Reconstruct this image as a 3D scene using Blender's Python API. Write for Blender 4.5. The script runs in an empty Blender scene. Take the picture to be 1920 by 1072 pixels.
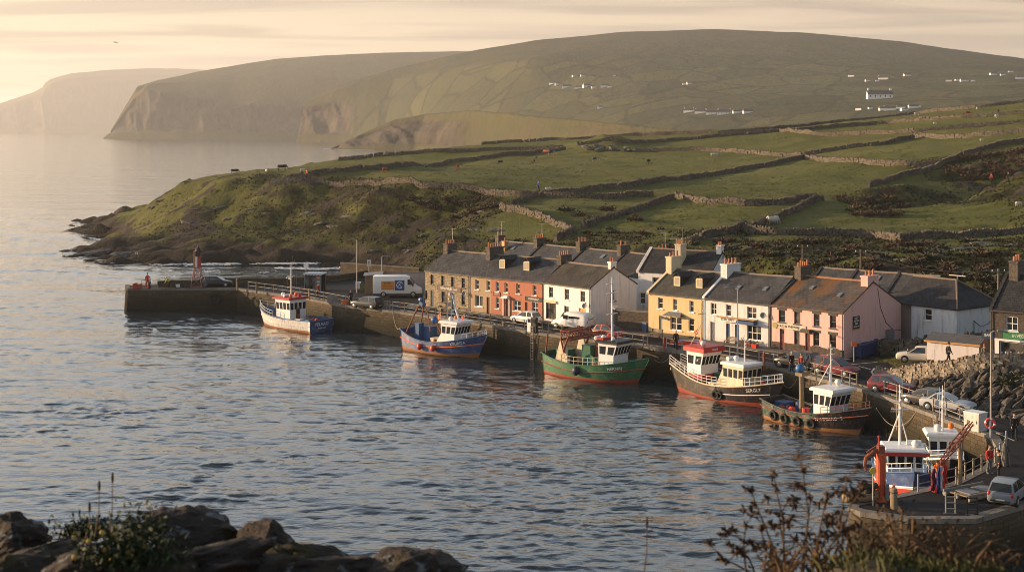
import bpy, bmesh, math, random
import numpy as np
from mathutils import Vector, Matrix
from mathutils.bvhtree import BVHTree
random.seed(7)
rng = np.random.default_rng(7)
SC = bpy.context.scene
R = math.radians
# ------------------------------------------------------------------ camera
FPX, CXP, HYP, HC = 2666.667, 960.0, 243.0, 26.2      # focal length and horizon in photo pixels, eye height above the sea
cam = bpy.data.cameras.new('camera')
camo = bpy.data.objects.new('camera', cam)
SC.collection.objects.link(camo)
camo.location = (0, 0, HC)
camo.rotation_euler = (R(90), 0, 0)
cam.lens = 50; cam.sensor_width = 36
cam.shift_y = -(536 - HYP) / 1920
cam.clip_start = 0.1; cam.clip_end = 80000
cam.dof.use_dof = True; cam.dof.focus_distance = 165; cam.dof.aperture_fstop = 4.0
SC.camera = camo
# ------------------------------------------------------------------ light
SUN_EL, SUN_AZ = R(9.4), R(-75)         # azimuth clockwise from +Y: the sun stands to the left, a little beyond the houses
sdir = Vector((math.sin(SUN_AZ) * math.cos(SUN_EL), math.cos(SUN_AZ) * math.cos(SUN_EL), math.sin(SUN_EL)))
sun = bpy.data.lights.new('sun', 'SUN'); suno = bpy.data.objects.new('sun', sun)
SC.collection.objects.link(suno)
sun.energy = 5.0; sun.angle = R(0.5); sun.color = (1.0, 0.69, 0.41)
suno.rotation_euler = (-sdir).to_track_quat('-Z', 'Y').to_euler()
world = bpy.data.worlds.new("World"); SC.world = world; world.use_nodes = True
def build_world():
    nt = world.node_tree; N = nt.nodes; L = nt.links
    bg = N['Background']
    sky = N.new('ShaderNodeTexSky'); sky.sky_type = 'NISHITA'; sky.sun_disc = False
    sky.sun_elevation = SUN_EL; sky.sun_rotation = SUN_AZ
    sky.air_density = 1.0; sky.dust_density = 2.2; sky.ozone_density = 1.0; sky.altitude = 30
    tc = N.new('ShaderNodeTexCoord')
    sep = N.new('ShaderNodeSeparateXYZ'); L.new(tc.outputs['Generated'], sep.inputs[0])
    # cloud sheet: directions projected on a high plane, so that the bands crowd towards the horizon
    den = N.new('ShaderNodeMath'); den.operation = 'MAXIMUM'; L.new(sep.outputs[2], den.inputs[0]); den.inputs[1].default_value = 0.0
    den2 = N.new('ShaderNodeMath'); den2.operation = 'ADD'; L.new(den.outputs[0], den2.inputs[0]); den2.inputs[1].default_value = 0.045
    px = N.new('ShaderNodeMath'); px.operation = 'DIVIDE'; L.new(sep.outputs[0], px.inputs[0]); L.new(den2.outputs[0], px.inputs[1])
    py = N.new('ShaderNodeMath'); py.operation = 'DIVIDE'; L.new(sep.outputs[1], py.inputs[0]); L.new(den2.outputs[0], py.inputs[1])
    cmb = N.new('ShaderNodeCombineXYZ'); L.new(px.outputs[0], cmb.inputs[0]); L.new(py.outputs[0], cmb.inputs[1])
    mp = N.new('ShaderNodeMapping'); mp.inputs['Scale'].default_value = (0.42, 1.25, 1); mp.inputs['Rotation'].default_value = (0, 0, R(-9)); mp.inputs['Location'].default_value = (3.3, 1.45, 0)
    L.new(cmb.outputs[0], mp.inputs[0])
    no = N.new('ShaderNodeTexNoise'); no.inputs['Scale'].default_value = 1.0; no.inputs['Detail'].default_value = 7; no.inputs['Roughness'].default_value = 0.52; no.inputs['Distortion'].default_value = 0.5
    L.new(mp.outputs[0], no.inputs['Vector'])
    rp = N.new('ShaderNodeValToRGB'); rp.color_ramp.elements[0].position = 0.44; rp.color_ramp.elements[1].position = 0.58
    L.new(no.outputs['Fac'], rp.inputs[0])
    fac = N.new('ShaderNodeMath'); fac.operation = 'MULTIPLY'; fac.inputs[1].default_value = 0.85; L.new(rp.outputs[0], fac.inputs[0])
    tint = N.new('ShaderNodeMixRGB'); tint.blend_type = 'MULTIPLY'; tint.inputs[0].default_value = 1.0; tint.inputs[2].default_value = (0.56, 0.57, 0.66, 1)
    L.new(sky.outputs[0], tint.inputs[1])
    mx = N.new('ShaderNodeMixRGB'); L.new(fac.outputs[0], mx.inputs[0]); L.new(sky.outputs[0], mx.inputs[1]); L.new(tint.outputs[0], mx.inputs[2])
    # a thin high veil, brighter towards the sun
    dt = N.new('ShaderNodeVectorMath'); dt.operation = 'DOT_PRODUCT'; L.new(tc.outputs['Generated'], dt.inputs[0]); dt.inputs[1].default_value = sdir
    vr = N.new('ShaderNodeMapRange'); L.new(dt.outputs['Value'], vr.inputs[0]); vr.inputs[1].default_value = -0.4; vr.inputs[2].default_value = 0.9; vr.inputs[3].default_value = 2.1; vr.inputs[4].default_value = 5.6
    vc = N.new('ShaderNodeMixRGB'); vc.blend_type = 'MULTIPLY'; vc.inputs[0].default_value = 1.0; el = N.new('ShaderNodeMapRange'); L.new(sep.outputs[2], el.inputs[0]); el.inputs[1].default_value = 0.09; el.inputs[2].default_value = 0.30
    vt = N.new('ShaderNodeMixRGB'); L.new(el.outputs[0], vt.inputs[0]); vt.inputs[1].default_value = (1.0, 0.85, 0.67, 1); vt.inputs[2].default_value = (1.75, 2.1, 2.3, 1); L.new(vt.outputs[0], vc.inputs[1]); L.new(vr.outputs[0], vc.inputs[2])
    mp2 = N.new('ShaderNodeMapping'); mp2.inputs['Scale'].default_value = (0.11, 0.34, 1); mp2.inputs['Rotation'].default_value = (0, 0, R(6)); mp2.inputs['Location'].default_value = (0.4, 0.2, 0); L.new(cmb.outputs[0], mp2.inputs[0])
    n2 = N.new('ShaderNodeTexNoise'); n2.inputs['Scale'].default_value = 1.0; n2.inputs['Detail'].default_value = 6; n2.inputs['Roughness'].default_value = 0.55; L.new(mp2.outputs[0], n2.inputs['Vector'])
    r2 = N.new('ShaderNodeValToRGB'); r2.color_ramp.elements[0].position = 0.16; r2.color_ramp.elements[1].position = 0.58; L.new(n2.outputs['Fac'], r2.inputs[0])
    hz = N.new('ShaderNodeMapRange'); L.new(sep.outputs[2], hz.inputs[0]); hz.interpolation_type = 'SMOOTHSTEP'; hz.inputs[1].default_value = 0.22; hz.inputs[2].default_value = 0.62; hz.inputs[3].default_value = 0.92; hz.inputs[4].default_value = 0.0
    vf = N.new('ShaderNodeMath'); vf.operation = 'MULTIPLY'; L.new(r2.outputs[0], vf.inputs[0]); L.new(hz.outputs[0], vf.inputs[1])
    mv = N.new('ShaderNodeMixRGB'); L.new(vf.outputs[0], mv.inputs[0]); L.new(sky.outputs[0], mv.inputs[1]); L.new(vc.outputs[0], mv.inputs[2])
    L.new(mv.outputs[0], tint.inputs[1]); L.new(mv.outputs[0], mx.inputs[1])
    warm = N.new('ShaderNodeMixRGB'); warm.blend_type = 'MULTIPLY'; we = N.new('ShaderNodeMapRange'); L.new(sep.outputs[2], we.inputs[0]); we.inputs[1].default_value = 0.08; we.inputs[2].default_value = 0.35; we.inputs[3].default_value = 1.0; we.inputs[4].default_value = 0.0; L.new(we.outputs[0], warm.inputs[0]); warm.inputs[2].default_value = (1.0, 0.91, 0.82, 1)
    L.new(mx.outputs[0], warm.inputs[1])
    L.new(warm.outputs[0], bg.inputs[0]); bg.inputs[1].default_value = 0.105
build_world()
SC.view_settings.view_transform = 'Standard'; SC.view_settings.look = 'None'
SC.view_settings.exposure = 1.08; SC.view_settings.gamma = 1.0
SC.render.engine = 'CYCLES'
cy = SC.cycles
cy.use_denoising = True; cy.filter_width = 0.95; cy.max_bounces = 6; cy.diffuse_bounces = 3; cy.glossy_bounces = 3; cy.transmission_bounces = 3; cy.volume_bounces = 1; cy.transparent_max_bounces = 8
cy.sample_clamp_indirect = 4.0; cy.caustics_reflective = False; cy.caustics_refractive = False
# ------------------------------------------------------------------ helpers
def G(px, py, z=3.2):
    """point at height z seen at photo pixel (px, py)"""
    Y = FPX * (HC - z) / (py - HYP)
    return Vector(((px - CXP) * Y / FPX, Y, z))
def W(px, py, Y):
    return Vector(((px - CXP) * Y / FPX, Y, HC - (py - HYP) * Y / FPX))
def sm(a, b, x):
    t = np.clip((x - a) / (b - a), 0, 1); return t * t * (3 - 2 * t)
def _h(i, j, s):
    n = (i * 374761393 + j * 668265263 + s * 974634777) & 0x7fffffff
    n = ((n ^ (n >> 13)) * 1274126177) & 0x7fffffff
    return ((n ^ (n >> 16)) & 0xffff) / 65535.0
def vnoise(x, y, s=0):
    x = np.asarray(x, float); y = np.asarray(y, float)
    i = np.floor(x).astype(np.int64); j = np.floor(y).astype(np.int64); u = x - i; v = y - j
    u = u * u * (3 - 2 * u); v = v * v * (3 - 2 * v)
    return (_h(i, j, s) * (1 - u) + _h(i + 1, j, s) * u) * (1 - v) + (_h(i, j + 1, s) * (1 - u) + _h(i + 1, j + 1, s) * u) * v - 0.5
def fbm(x, y, o=4, s=0, g=0.5):
    r = 0; a = 1.0
    for k in range(o):
        r = r + a * vnoise(x * 2 ** k + 17.3 * k, y * 2 ** k - 9.1 * k, s + k); a *= g
    return r
MAT = {}
def rgba(c): return (c[0], c[1], c[2], 1.0)
class NG:
    """small helper to wire node graphs"""
    def __init__(s, name):
        s.m = bpy.data.materials.new(name); s.m.use_nodes = True
        s.nt = s.m.node_tree; s.N = s.nt.nodes; s.L = s.nt.links
        s.b = s.N['Principled BSDF']
        s._obj = None
    def new(s, t, ins=None, **kw):
        n = s.N.new('ShaderNode' + t)
        for k, v in kw.items(): setattr(n, k, v)
        for k, v in (ins or {}).items(): s.put(n.inputs[k], v)
        return n
    def put(s, sock, v):
        if hasattr(v, 'is_output'): s.L.new(v, sock)
        elif isinstance(v, (tuple, list)) and len(v) == 3 and sock.type == 'RGBA': sock.default_value = rgba(v)
        else: sock.default_value = v
    def co(s, scale=(1, 1, 1), rot=(0, 0, 0), src='Object', loc=(0, 0, 0)):
        if src == 'Position': o = s.new('NewGeometry').outputs['Position']
        else: o = s.new('TexCoord').outputs[src]
        return s.new('Mapping', {'Vector': o, 'Scale': scale, 'Rotation': rot, 'Location': loc}).outputs[0]
    def noise(s, v, scale=1.0, det=4, rough=0.55, dist=0.0):
        return s.new('TexNoise', {'Vector': v, 'Scale': scale, 'Detail': det, 'Roughness': rough, 'Distortion': dist}).outputs['Fac']
    def ramp(s, f, *stops):
        n = s.new('ValToRGB', {'Fac': f}); cr = n.color_ramp
        while len(cr.elements) < len(stops): cr.elements.new(0.5)
        for e, (p, c) in zip(cr.elements, stops):
            e.position = p; e.color = rgba(c) if isinstance(c, (tuple, list)) else (c, c, c, 1)
        return n.outputs[0]
    def mix(s, f, a, b, mode='MIX'):
        n = s.new('MixRGB', blend_type=mode); s.put(n.inputs[0], f); s.put(n.inputs[1], a); s.put(n.inputs[2], b); return n.outputs[0]
    def math(s, op, a, b=0.0, clamp=False):
        n = s.new('Math', operation=op, use_clamp=clamp); s.put(n.inputs[0], a); s.put(n.inputs[1], b); return n.outputs[0]
    def bump(s, h, strength=0.5, dist=0.1, nrm=None):
        n = s.new('Bump', {'Height': h, 'Strength': strength, 'Distance': dist})
        if nrm is not None: s.L.new(nrm, n.inputs['Normal'])
        return n.outputs[0]
    def fin(s, col=None, rough=None, nrm=None, spec=None, metal=None):
        if col is not None: s.put(s.b.inputs['Base Color'], col)
        if rough is not None: s.put(s.b.inputs['Roughness'], rough)
        if nrm is not None: s.L.new(nrm, s.b.inputs['Normal'])
        if spec is not None: s.put(s.b.inputs['Specular IOR Level'], spec)
        if metal is not None: s.put(s.b.inputs['Metallic'], metal)
        MAT[s.m.name] = s.m
        return s.m
def simple(name, c, rough=0.6, var=0.18, scale=3.0, bump=0.0, bs=20.0, metal=0.0, spec=0.4, dirt=None, dl=0.58):
    """painted or plain surface with slight wear; dirt = colour of patches of wear"""
    if name in MAT: return MAT[name]
    g = NG(name); v = g.co()
    n = g.noise(v, scale, 5)
    col = g.mix(n, tuple(x * (1 - var) for x in c), tuple(min(1, x * (1 + var)) for x in c))
    if dirt:
        d = g.noise(g.co((1.2, 1.2, 0.55)), scale * 0.9, 8, 0.72)
        col = g.mix(g.ramp(d, (dl - 0.06, 0.0), (dl + 0.07, 0.85)), col, dirt)
    nr = g.bump(g.noise(v, bs, 4), bump, 0.05) if bump else None
    return g.fin(col, rough, nr, spec, metal)
class MB:
    def __init__(s): s.v = []; s.f = []; s.m = []
    def add(s, vs, fs, mi=0):
        b = len(s.v); s.v += [tuple(v) for v in vs]; s.f += [tuple(i + b for i in f) for f in fs]; s.m += [mi] * len(fs); return s
    def bx(s, x0, x1, y0, y1, z0, z1, mi=0, T=None):
        vs = [Vector(p) for p in ((x0, y0, z0), (x1, y0, z0), (x1, y1, z0), (x0, y1, z0), (x0, y0, z1), (x1, y0, z1), (x1, y1, z1), (x0, y1, z1))]
        if T: vs = [T @ v for v in vs]
        return s.add(vs, [(3, 2, 1, 0), (4, 5, 6, 7), (0, 1, 5, 4), (1, 2, 6, 5), (2, 3, 7, 6), (3, 0, 4, 7)], mi)
    def ring(s, rings, mi=0, caps=True, closed=True):
        n = len(rings[0]); vs = [p for r in rings for p in r]; fs = []
        for a in range(len(rings) - 1):
            for k in range(n if closed else n - 1):
                k2 = (k + 1) % n
                fs.append((a * n + k, a * n + k2, (a + 1) * n + k2, (a + 1) * n + k))
        if caps:
            fs.append(tuple(range(n - 1, -1, -1))); o = (len(rings) - 1) * n; fs.append(tuple(range(o, o + n)))
        return s.add(vs, fs, mi)
    def cyl(s, p0, p1, r0, r1=None, n=8, mi=0):
        p0 = Vector(p0); p1 = Vector(p1); r1 = r0 if r1 is None else r1
        return s.tube([p0, p1], [r0, r1], n, mi)
    def tube(s, pts, r, n=6, mi=0, caps=True):
        pts = [Vector(p) for p in pts]; rs = r if isinstance(r, (list, tuple)) else [r] * len(pts); rings = []
        for i, p in enumerate(pts):
            d = (pts[min(i + 1, len(pts) - 1)] - pts[max(i - 1, 0)]).normalized()
            a = d.cross(Vector((0, 0, 1)) if abs(d.z) < 0.95 else Vector((1, 0, 0))).normalized(); b = a.cross(d)
            rings.append([p + (a * math.cos(t) + b * math.sin(t)) * rs[i] for t in [2 * math.pi * k / n for k in range(n)]])
        return s.ring(rings, mi, caps)
    def ball(s, c, r, nu=10, nv=6, mi=0, sq=(1, 1, 1)):
        c = Vector(c); vs = [c + Vector((0, 0, -r * sq[2]))]
        for j in range(1, nv):
            t = math.pi * j / nv - math.pi / 2
            for i in range(nu):
                a = 2 * math.pi * i / nu
                vs.append(c + Vector((r * sq[0] * math.cos(t) * math.cos(a), r * sq[1] * math.cos(t) * math.sin(a), r * sq[2] * math.sin(t))))
        vs.append(c + Vector((0, 0, r * sq[2]))); fs = []
        for i in range(nu): fs.append((0, 1 + (i + 1) % nu, 1 + i))
        for j in range(nv - 2):
            for i in range(nu):
                a = 1 + j * nu + i; b = 1 + j * nu + (i + 1) % nu; fs.append((a, b, b + nu, a + nu))
        o = 1 + (nv - 2) * nu
        for i in range(nu): fs.append((o + i, o + (i + 1) % nu, len(vs) - 1))
        return s.add(vs, fs, mi)
    def torus(s, c, ax, R_, r, nu=16, nv=7, mi=0):
        c = Vector(c); ax = Vector(ax).normalized(); a = ax.orthogonal().normalized(); b = ax.cross(a); rings = []
        for i in range(nu + 1):
            t = 2 * math.pi * i / nu; d = a * math.cos(t) + b * math.sin(t)
            rings.append([c + d * (R_ + r * math.cos(q)) + ax * (r * math.sin(q)) for q in [2 * math.pi * k / nv for k in range(nv)]])
        return s.ring(rings, mi, caps=False)
    def build(s, name, mats, parent=None, smooth=False, bevel=0.0, loc=None, rz=None):
        me = bpy.data.meshes.new(name); me.from_pydata(s.v, [], s.f)
        if not isinstance(mats, (list, tuple)): mats = [mats]
        for m in mats: me.materials.append(m)
        if len(mats) > 1: me.polygons.foreach_set('material_index', s.m)
        if smooth: me.polygons.foreach_set('use_smooth', [True] * len(me.polygons))
        me.update()
        o = bpy.data.objects.new(name, me); SC.collection.objects.link(o)
        if parent: o.parent = parent
        if loc is not None: o.location = loc
        if rz is not None: o.rotation_euler[2] = rz
        if bevel:
            md = o.modifiers.new('bevel', 'BEVEL'); md.width = bevel; md.segments = 2; md.limit_method = 'ANGLE'; md.angle_limit = R(40)
        return o
def npmesh(name, verts, faces, mats, parent=None, smooth=True, mi=None):
    me = bpy.data.meshes.new(name)
    verts = np.asarray(verts, np.float32); faces = np.asarray(faces, np.int32); k = faces.shape[1]
    me.vertices.add(len(verts)); me.vertices.foreach_set('co', verts.ravel())
    me.loops.add(faces.size); me.loops.foreach_set('vertex_index', faces.ravel())
    me.polygons.add(len(faces)); me.polygons.foreach_set('loop_start', np.arange(0, faces.size, k, dtype=np.int32))
    try: me.polygons.foreach_set('loop_total', np.full(len(faces), k, np.int32))
    except Exception: pass
    me.polygons.foreach_set('use_smooth', np.full(len(faces), smooth))
    for m in (mats if isinstance(mats, (list, tuple)) else [mats]): me.materials.append(m)
    if mi is not None: me.polygons.foreach_set('material_index', np.asarray(mi, np.int32))
    me.update(calc_edges=True); me.validate()
    o = bpy.data.objects.new(name, me); SC.collection.objects.link(o)
    if parent: o.parent = parent
    return o
def tag(o, label, cat=None, group=None):
    o['label'] = label
    if cat: o['category'] = cat
    if group: o['group'] = group
    return o
def struct(o, kind='structure'): o['kind'] = kind; return o
def empty(name, loc, label, cat, rz=0.0, group=None):
    o = bpy.data.objects.new(name, None); SC.collection.objects.link(o); o.empty_display_size = 0.3
    o.location = loc; o.rotation_euler = (0, 0, rz); return tag(o, label, cat, group)
def copy_tree(o, parent=None):
    c = o.copy(); SC.collection.objects.link(c)
    if parent: c.parent = parent
    for ch in list(o.children): copy_tree(ch, c)
    return c
def lettering(name, s, size, O, U, N, mat, parent, depth=0.012, up=None):
    """raised letters, centred at O, running along U and facing N"""
    cu = bpy.data.curves.new(name, 'FONT'); cu.body = s; cu.size = size; cu.align_x = 'CENTER'; cu.align_y = 'CENTER'; cu.extrude = depth; cu.resolution_u = 2
    to = bpy.data.objects.new(name + '_tmp', cu)
    me = bpy.data.meshes.new_from_object(to); bpy.data.objects.remove(to); bpy.data.curves.remove(cu)
    U = Vector(U).normalized(); N = Vector(N).normalized(); V = (Vector(up) if up is not None else N.cross(U)).normalized(); N2 = U.cross(V)
    M = Matrix(((U.x, V.x, N2.x, 0), (U.y, V.y, N2.y, 0), (U.z, V.z, N2.z, 0), (0, 0, 0, 1))); M.translation = Vector(O)
    me.transform(M); me.materials.clear(); me.materials.append(mat); me.name = name
    o = bpy.data.objects.new(name, me); SC.collection.objects.link(o); o.parent = parent
    return o
def ang(v): return math.atan2(v[1], v[0])
# ------------------------------------------------------------------ land materials
def mat_grass():
    g = NG('pasture'); P = g.co(src='Position')
    big = g.noise(g.co((0.02, 0.03, 0.02), src='Position'), 1.0, 5, 0.6)
    mid = g.noise(g.co((0.35, 0.2, 0.3), src='Position'), 1.0, 5, 0.65)
    fine = g.noise(g.co((2.4, 1.5, 2.0), src='Position'), 1.0, 5, 0.7)
    grass = g.mix(mid, (0.048, 0.066, 0.010), (0.125, 0.124, 0.022))
    grass = g.mix(g.ramp(big, (0.35, 0), (0.7, 1)), grass, (0.130, 0.125, 0.032))
    grass = g.mix(g.ramp(fine, (0.45, 0), (0.75, 0.55)), grass, (0.15, 0.135, 0.05))
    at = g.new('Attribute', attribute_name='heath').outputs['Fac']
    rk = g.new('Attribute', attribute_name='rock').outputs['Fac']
    heath = g.mix(fine, (0.011, 0.009, 0.004), (0.030, 0.021, 0.009))  # heath and scrub, darkened to stand in for shade on the steep ground
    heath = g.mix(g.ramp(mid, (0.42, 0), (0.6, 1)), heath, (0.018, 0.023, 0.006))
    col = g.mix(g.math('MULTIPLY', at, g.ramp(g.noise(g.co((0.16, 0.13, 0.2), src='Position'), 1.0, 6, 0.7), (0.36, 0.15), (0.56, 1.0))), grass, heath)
    st = g.new('TexVoronoi', {'Vector': g.co((0.35, 0.35, 1.6), (0.25, 0.1, 0), src='Position'), 'Scale': 1.0}, feature='F1')
    rock = g.mix(g.noise(g.co((0.6, 0.6, 2.6), src='Position'), 1.0, 7, 0.7), (0.015, 0.012, 0.009), (0.066, 0.052, 0.038))
    col = g.mix(g.math('MULTIPLY', g.ramp(g.math('ADD', rk, g.math('MULTIPLY', g.math('SUBTRACT', fine, 0.5), 0.9)), (0.42, 0), (0.6, 1)), 1.0), col, rock)
    sep = g.new('SeparateXYZ', {'Vector': g.new('NewGeometry').outputs['Position']}).outputs[2]
    wet = g.ramp(g.math('ADD', g.math('MULTIPLY', sep, 0.25), g.math('MULTIPLY', fine, 0.35)), (0.25, 1), (0.55, 0))
    col = g.mix(wet, col, (0.022, 0.018, 0.012))
    n1 = g.bump(g.noise(g.co((1.1, 0.75, 1.0), src='Position'), 1.0, 3, 0.6), 0.55, 0.6)
    n2 = g.bump(g.noise(g.co((4.5, 3.0, 4.0), src='Position'), 1.0, 4, 0.7), 0.8, 0.22, n1)
    return g.fin(col, 0.92, n2, 0.15)
def mat_hill(name, ga, gb, rocky):
    g = NG(name)
    big = g.noise(g.co((0.004, 0.003, 0.006), src='Position'), 1.0, 6, 0.6)
    mid = g.noise(g.co((0.02, 0.008, 0.03), src='Position'), 1.0, 6, 0.65)
    col = g.mix(big, ga, gb)
    col = g.mix(g.ramp(mid, (0.42, 0), (0.62, 0.8)), col, (0.085, 0.07, 0.028))
    # field walls far off: the edges of stretched, warped cells
    wv = g.new('TexNoise', {'Vector': g.co((0.006, 0.006, 0.0), src='Position'), 'Scale': 1.0, 'Detail': 2}).outputs['Color']
    cs = g.new('MixRGB', blend_type='ADD'); g.put(cs.inputs[0], 0.55); g.L.new(g.co((0.015, 0.0085, 0.0), (0, 0, 0.5), src='Position'), cs.inputs[1]); g.L.new(wv, cs.inputs[2])
    vor = g.new('TexVoronoi', {'Vector': cs.outputs[0], 'Scale': 1.0}, feature='DISTANCE_TO_EDGE').outputs['Distance']
    cell = g.new('TexVoronoi', {'Vector': cs.outputs[0], 'Scale': 1.0}, feature='F1').outputs['Color']
    fa = g.new('Attribute', attribute_name='fields').outputs['Fac']
    line = g.math('MULTIPLY', g.ramp(vor, (0.018, 1), (0.05, 0)), fa)
    ct = g.new('SeparateXYZ', {'Vector': cell}).outputs[0]
    col = g.mix(g.math('MULTIPLY', fa, 0.6), col, g.mix(ct, ga, (0.105, 0.105, 0.042)))
    col = g.mix(g.math('MULTIPLY', line, 0.6), col, (0.022, 0.024, 0.014))
    rk = g.new('Attribute', attribute_name='rock').outputs['Fac']
    strat = g.noise(g.co((0.035, 0.035, 0.012), src='Position'), 1.0, 7, 0.75)
    rock = g.mix(g.ramp(strat, (0.35, 0), (0.68, 1)), (0.028, 0.024, 0.019), (0.115, 0.092, 0.066))
    col = g.mix(g.ramp(g.math('ADD', rk, g.math('MULTIPLY', g.math('SUBTRACT', mid, 0.5), 0.8)), (0.4, 0), (0.62, 1)), col, rock)
    nb = g.bump(g.noise(g.co((0.05, 0.03, 0.03), src='Position'), 1.0, 6, 0.7), 0.8, 6.0)
    return g.fin(col, 0.95, nb, 0.1)
M_grass = mat_grass()
M_hill = mat_hill('hill_pasture', (0.042, 0.047, 0.026), (0.070, 0.070, 0.036), 0)
M_cliff = mat_hill('cliff_land', (0.050, 0.054, 0.024), (0.085, 0.080, 0.034), 1)
# ------------------------------------------------------------------ the near headland: one height field through surveyed points
edge = [(-56.4, 208.3), (-55.6, 205.8), (-39.7, 205.8), (-28.8, 195.2), (-21.6, 185.6), (-14.1, 179.6), (-3.1, 168.0), (2.9, 161.2), (14.3, 150.6), (20.9, 144.4), (25.6, 137.8), (31.2, 125.8), (32.4, 122.0), (33.4, 117.7), (35.1, 110.2), (36.0, 107.0), (35.0, 102.2), (32.3, 97.2), (28.6, 92.6), (24.2, 89.6), (20.9, 87.6), (20.5, 86.6), (21.0, 85.7), (23.4, 84.1), (27.4, 84.1), (31.5, 87.4), (42, 94.5)]
def inpoly(x, y, poly):
    x = np.asarray(x, float); y = np.asarray(y, float); r = np.zeros(x.shape, bool); j = len(poly) - 1
    for i in range(len(poly)):
        xi, yi = poly[i]; xj, yj = poly[j]
        if yi != yj:
            c = ((yi > y) != (yj > y)) & (x < (xj - xi) * (y - yi) / (yj - yi) + xi); r ^= c
        j = i
    return r
harbour = edge + [(60, 60), (-200, 60), (-200, 206), (-56.4, 208.3)]
pier_back = [(-56.9, 210.2), (-40, 214.0), (-29, 217.5), (-24, 229), (-19, 233)]
CP = []
def cp(px, py, Y): CP.append(tuple(W(px, py, Y)))
for px, py in ((130, 432), (210, 452), (122, 470), (190, 489), (260, 493), (340, 494), (430, 494), (520, 492), (600, 493), (690, 499)): CP.append(tuple(G(px, py, 0.0)))
for x, y in ((-130, 300), (-130, 360), (-90, 270), (-62, 270), (-45, 268), (-30, 262), (-70, 230), (-40, 240), (-130, 430), (-120, 470), (-60, 610), (0, 680), (80, 720), (-22, 247), (-150, 400), (-105, 309), (-101, 290), (-123, 374), (-113, 340)): CP.append((x, y, -4.0))
for a in ((215, 432, 355), (250, 410, 345), (300, 400, 335), (420, 410, 318), (545, 418, 307), (620, 424, 299), (700, 425, 289), (780, 428, 284), (850, 432, 279), (500, 460, 293), (620, 468, 284), (700, 462, 279), (300, 450, 306), (420, 465, 294), (560, 470, 283), (330, 345, 350), (300, 362, 345), (420, 340, 330), (545, 343, 318), (700, 353, 299), (850, 362, 290), (920, 376, 282), (1000, 366, 290),
          (800, 455, 246), (850, 436, 252), (905, 412, 257), (1000, 420, 246), (950, 450, 231), (880, 464, 226), (780, 478, 243), (1060, 430, 234), (942, 389, 268), (1250, 374, 276), (1150, 402, 256), (1090, 468, 206), (1240, 462, 205), (1180, 430, 232),
          (1420, 432, 222), (1530, 380, 262), (1300, 470, 201), (1420, 480, 191), (1500, 474, 190), (1650, 443, 220), (1700, 474, 185), (1600, 500, 170), (1800, 520, 160), (1850, 500, 163), (1900, 442, 225), (1920, 382, 298), (1800, 400, 284), (1700, 405, 274), (1920, 316, 272), (1750, 360, 298), (1600, 395, 252), (1700, 345, 291), (1800, 292, 330), (1895, 268, 345),
          (1510, 291, 400), (1300, 331, 340), (1100, 341, 352), (1000, 301, 430), (800, 311, 430), (640, 321, 425), (600, 301, 480), (480, 325, 440), (840, 279, 520), (1240, 253, 560), (1040, 265, 545), (1500, 241, 560), (1700, 217, 560), (1920, 191, 540), (2050, 180, 540), (2050, 330, 280), (2050, 450, 190)): cp(*a)
for x, y, z in ((-70, 545, 4), (0, 640, 12), (80, 660, 17), (150, 660, 24), (200, 640, 30), (-30, 600, 7), (120, 420, 26), (150, 300, 24), (120, 200, 17),
                (-11, 194, 2.4), (-5, 200, 2.9), (5, 188, 2.6), (12, 180, 2.6), (0, 206, 3.6), (22, 176, 2.8), (30, 170, 3.2), (12, 193, 3.2), (24, 184, 3.9), (32, 160, 3.0), (40, 158, 3.6), (46, 151, 3.8), (55, 146, 5.0), (60, 152, 7), (-20, 225, 2.4), (-14, 226, 2.8), (-10, 214, 2.4), (-25, 205, 2.0),
                (30, 140, 2.6), (34, 128, 2.7), (36, 118, 2.7), (38, 112, 2.8), (36, 134, 3.05), (38.6, 137.5, 4.1), (42, 134, 5.0), (39.5, 124, 5.0), (42, 118, 5.3), (47, 124.5, 6.0), (46, 113, 5.2), (43, 108.5, 3.6), (53, 117, 5.8), (50, 108, 4.0), (42, 146, 4.1), (47, 140, 5.0), (56, 130, 6.6), (70, 130, 8.5), (70, 112, 6.5), (60, 100, 3.5), (40, 98, 2.5)): CP.append((x, y, z))
CPA = np.array(CP)
def rbf_fit(P):
    X = P[:, :2] / 100.0
    d = np.sqrt(((X[:, None] - X[None]) ** 2).sum(-1))
    K = d + np.eye(len(P)) * -0.004                       # a linear kernel does not overshoot
    A = np.zeros((len(P) + 3, len(P) + 3)); A[:-3, :-3] = K
    A[:-3, -3] = 1; A[:-3, -2:] = X; A[-3:, :-3] = A[:-3, -3:].T
    return np.linalg.solve(A, np.concatenate([P[:, 2], np.zeros(3)]))
RW = rbf_fit(CPA)
def land_z(x, y):
    x = np.atleast_1d(np.asarray(x, float)); y = np.atleast_1d(np.asarray(y, float))
    q = np.stack([x, y], -1) / 100.0; X = CPA[:, :2] / 100.0; z = np.empty(len(q))
    for a in range(0, len(q), 20000):
        s = q[a:a + 20000]; d = np.sqrt(((s[:, None] - X[None]) ** 2).sum(-1))
        z[a:a + 20000] = d @ RW[:-3] + RW[-3] + s @ RW[-2:]
    return z
quay_core = [(p[0], p[1]) for p in edge[:19]] + [(40, 99), (41, 108), (38.6, 114), (37, 121), (35.3, 131), (37, 139), (32, 147), (24, 158), (14, 172), (0, 188), (-9, 200), (-18, 232)] + pier_back[::-1]
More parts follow.
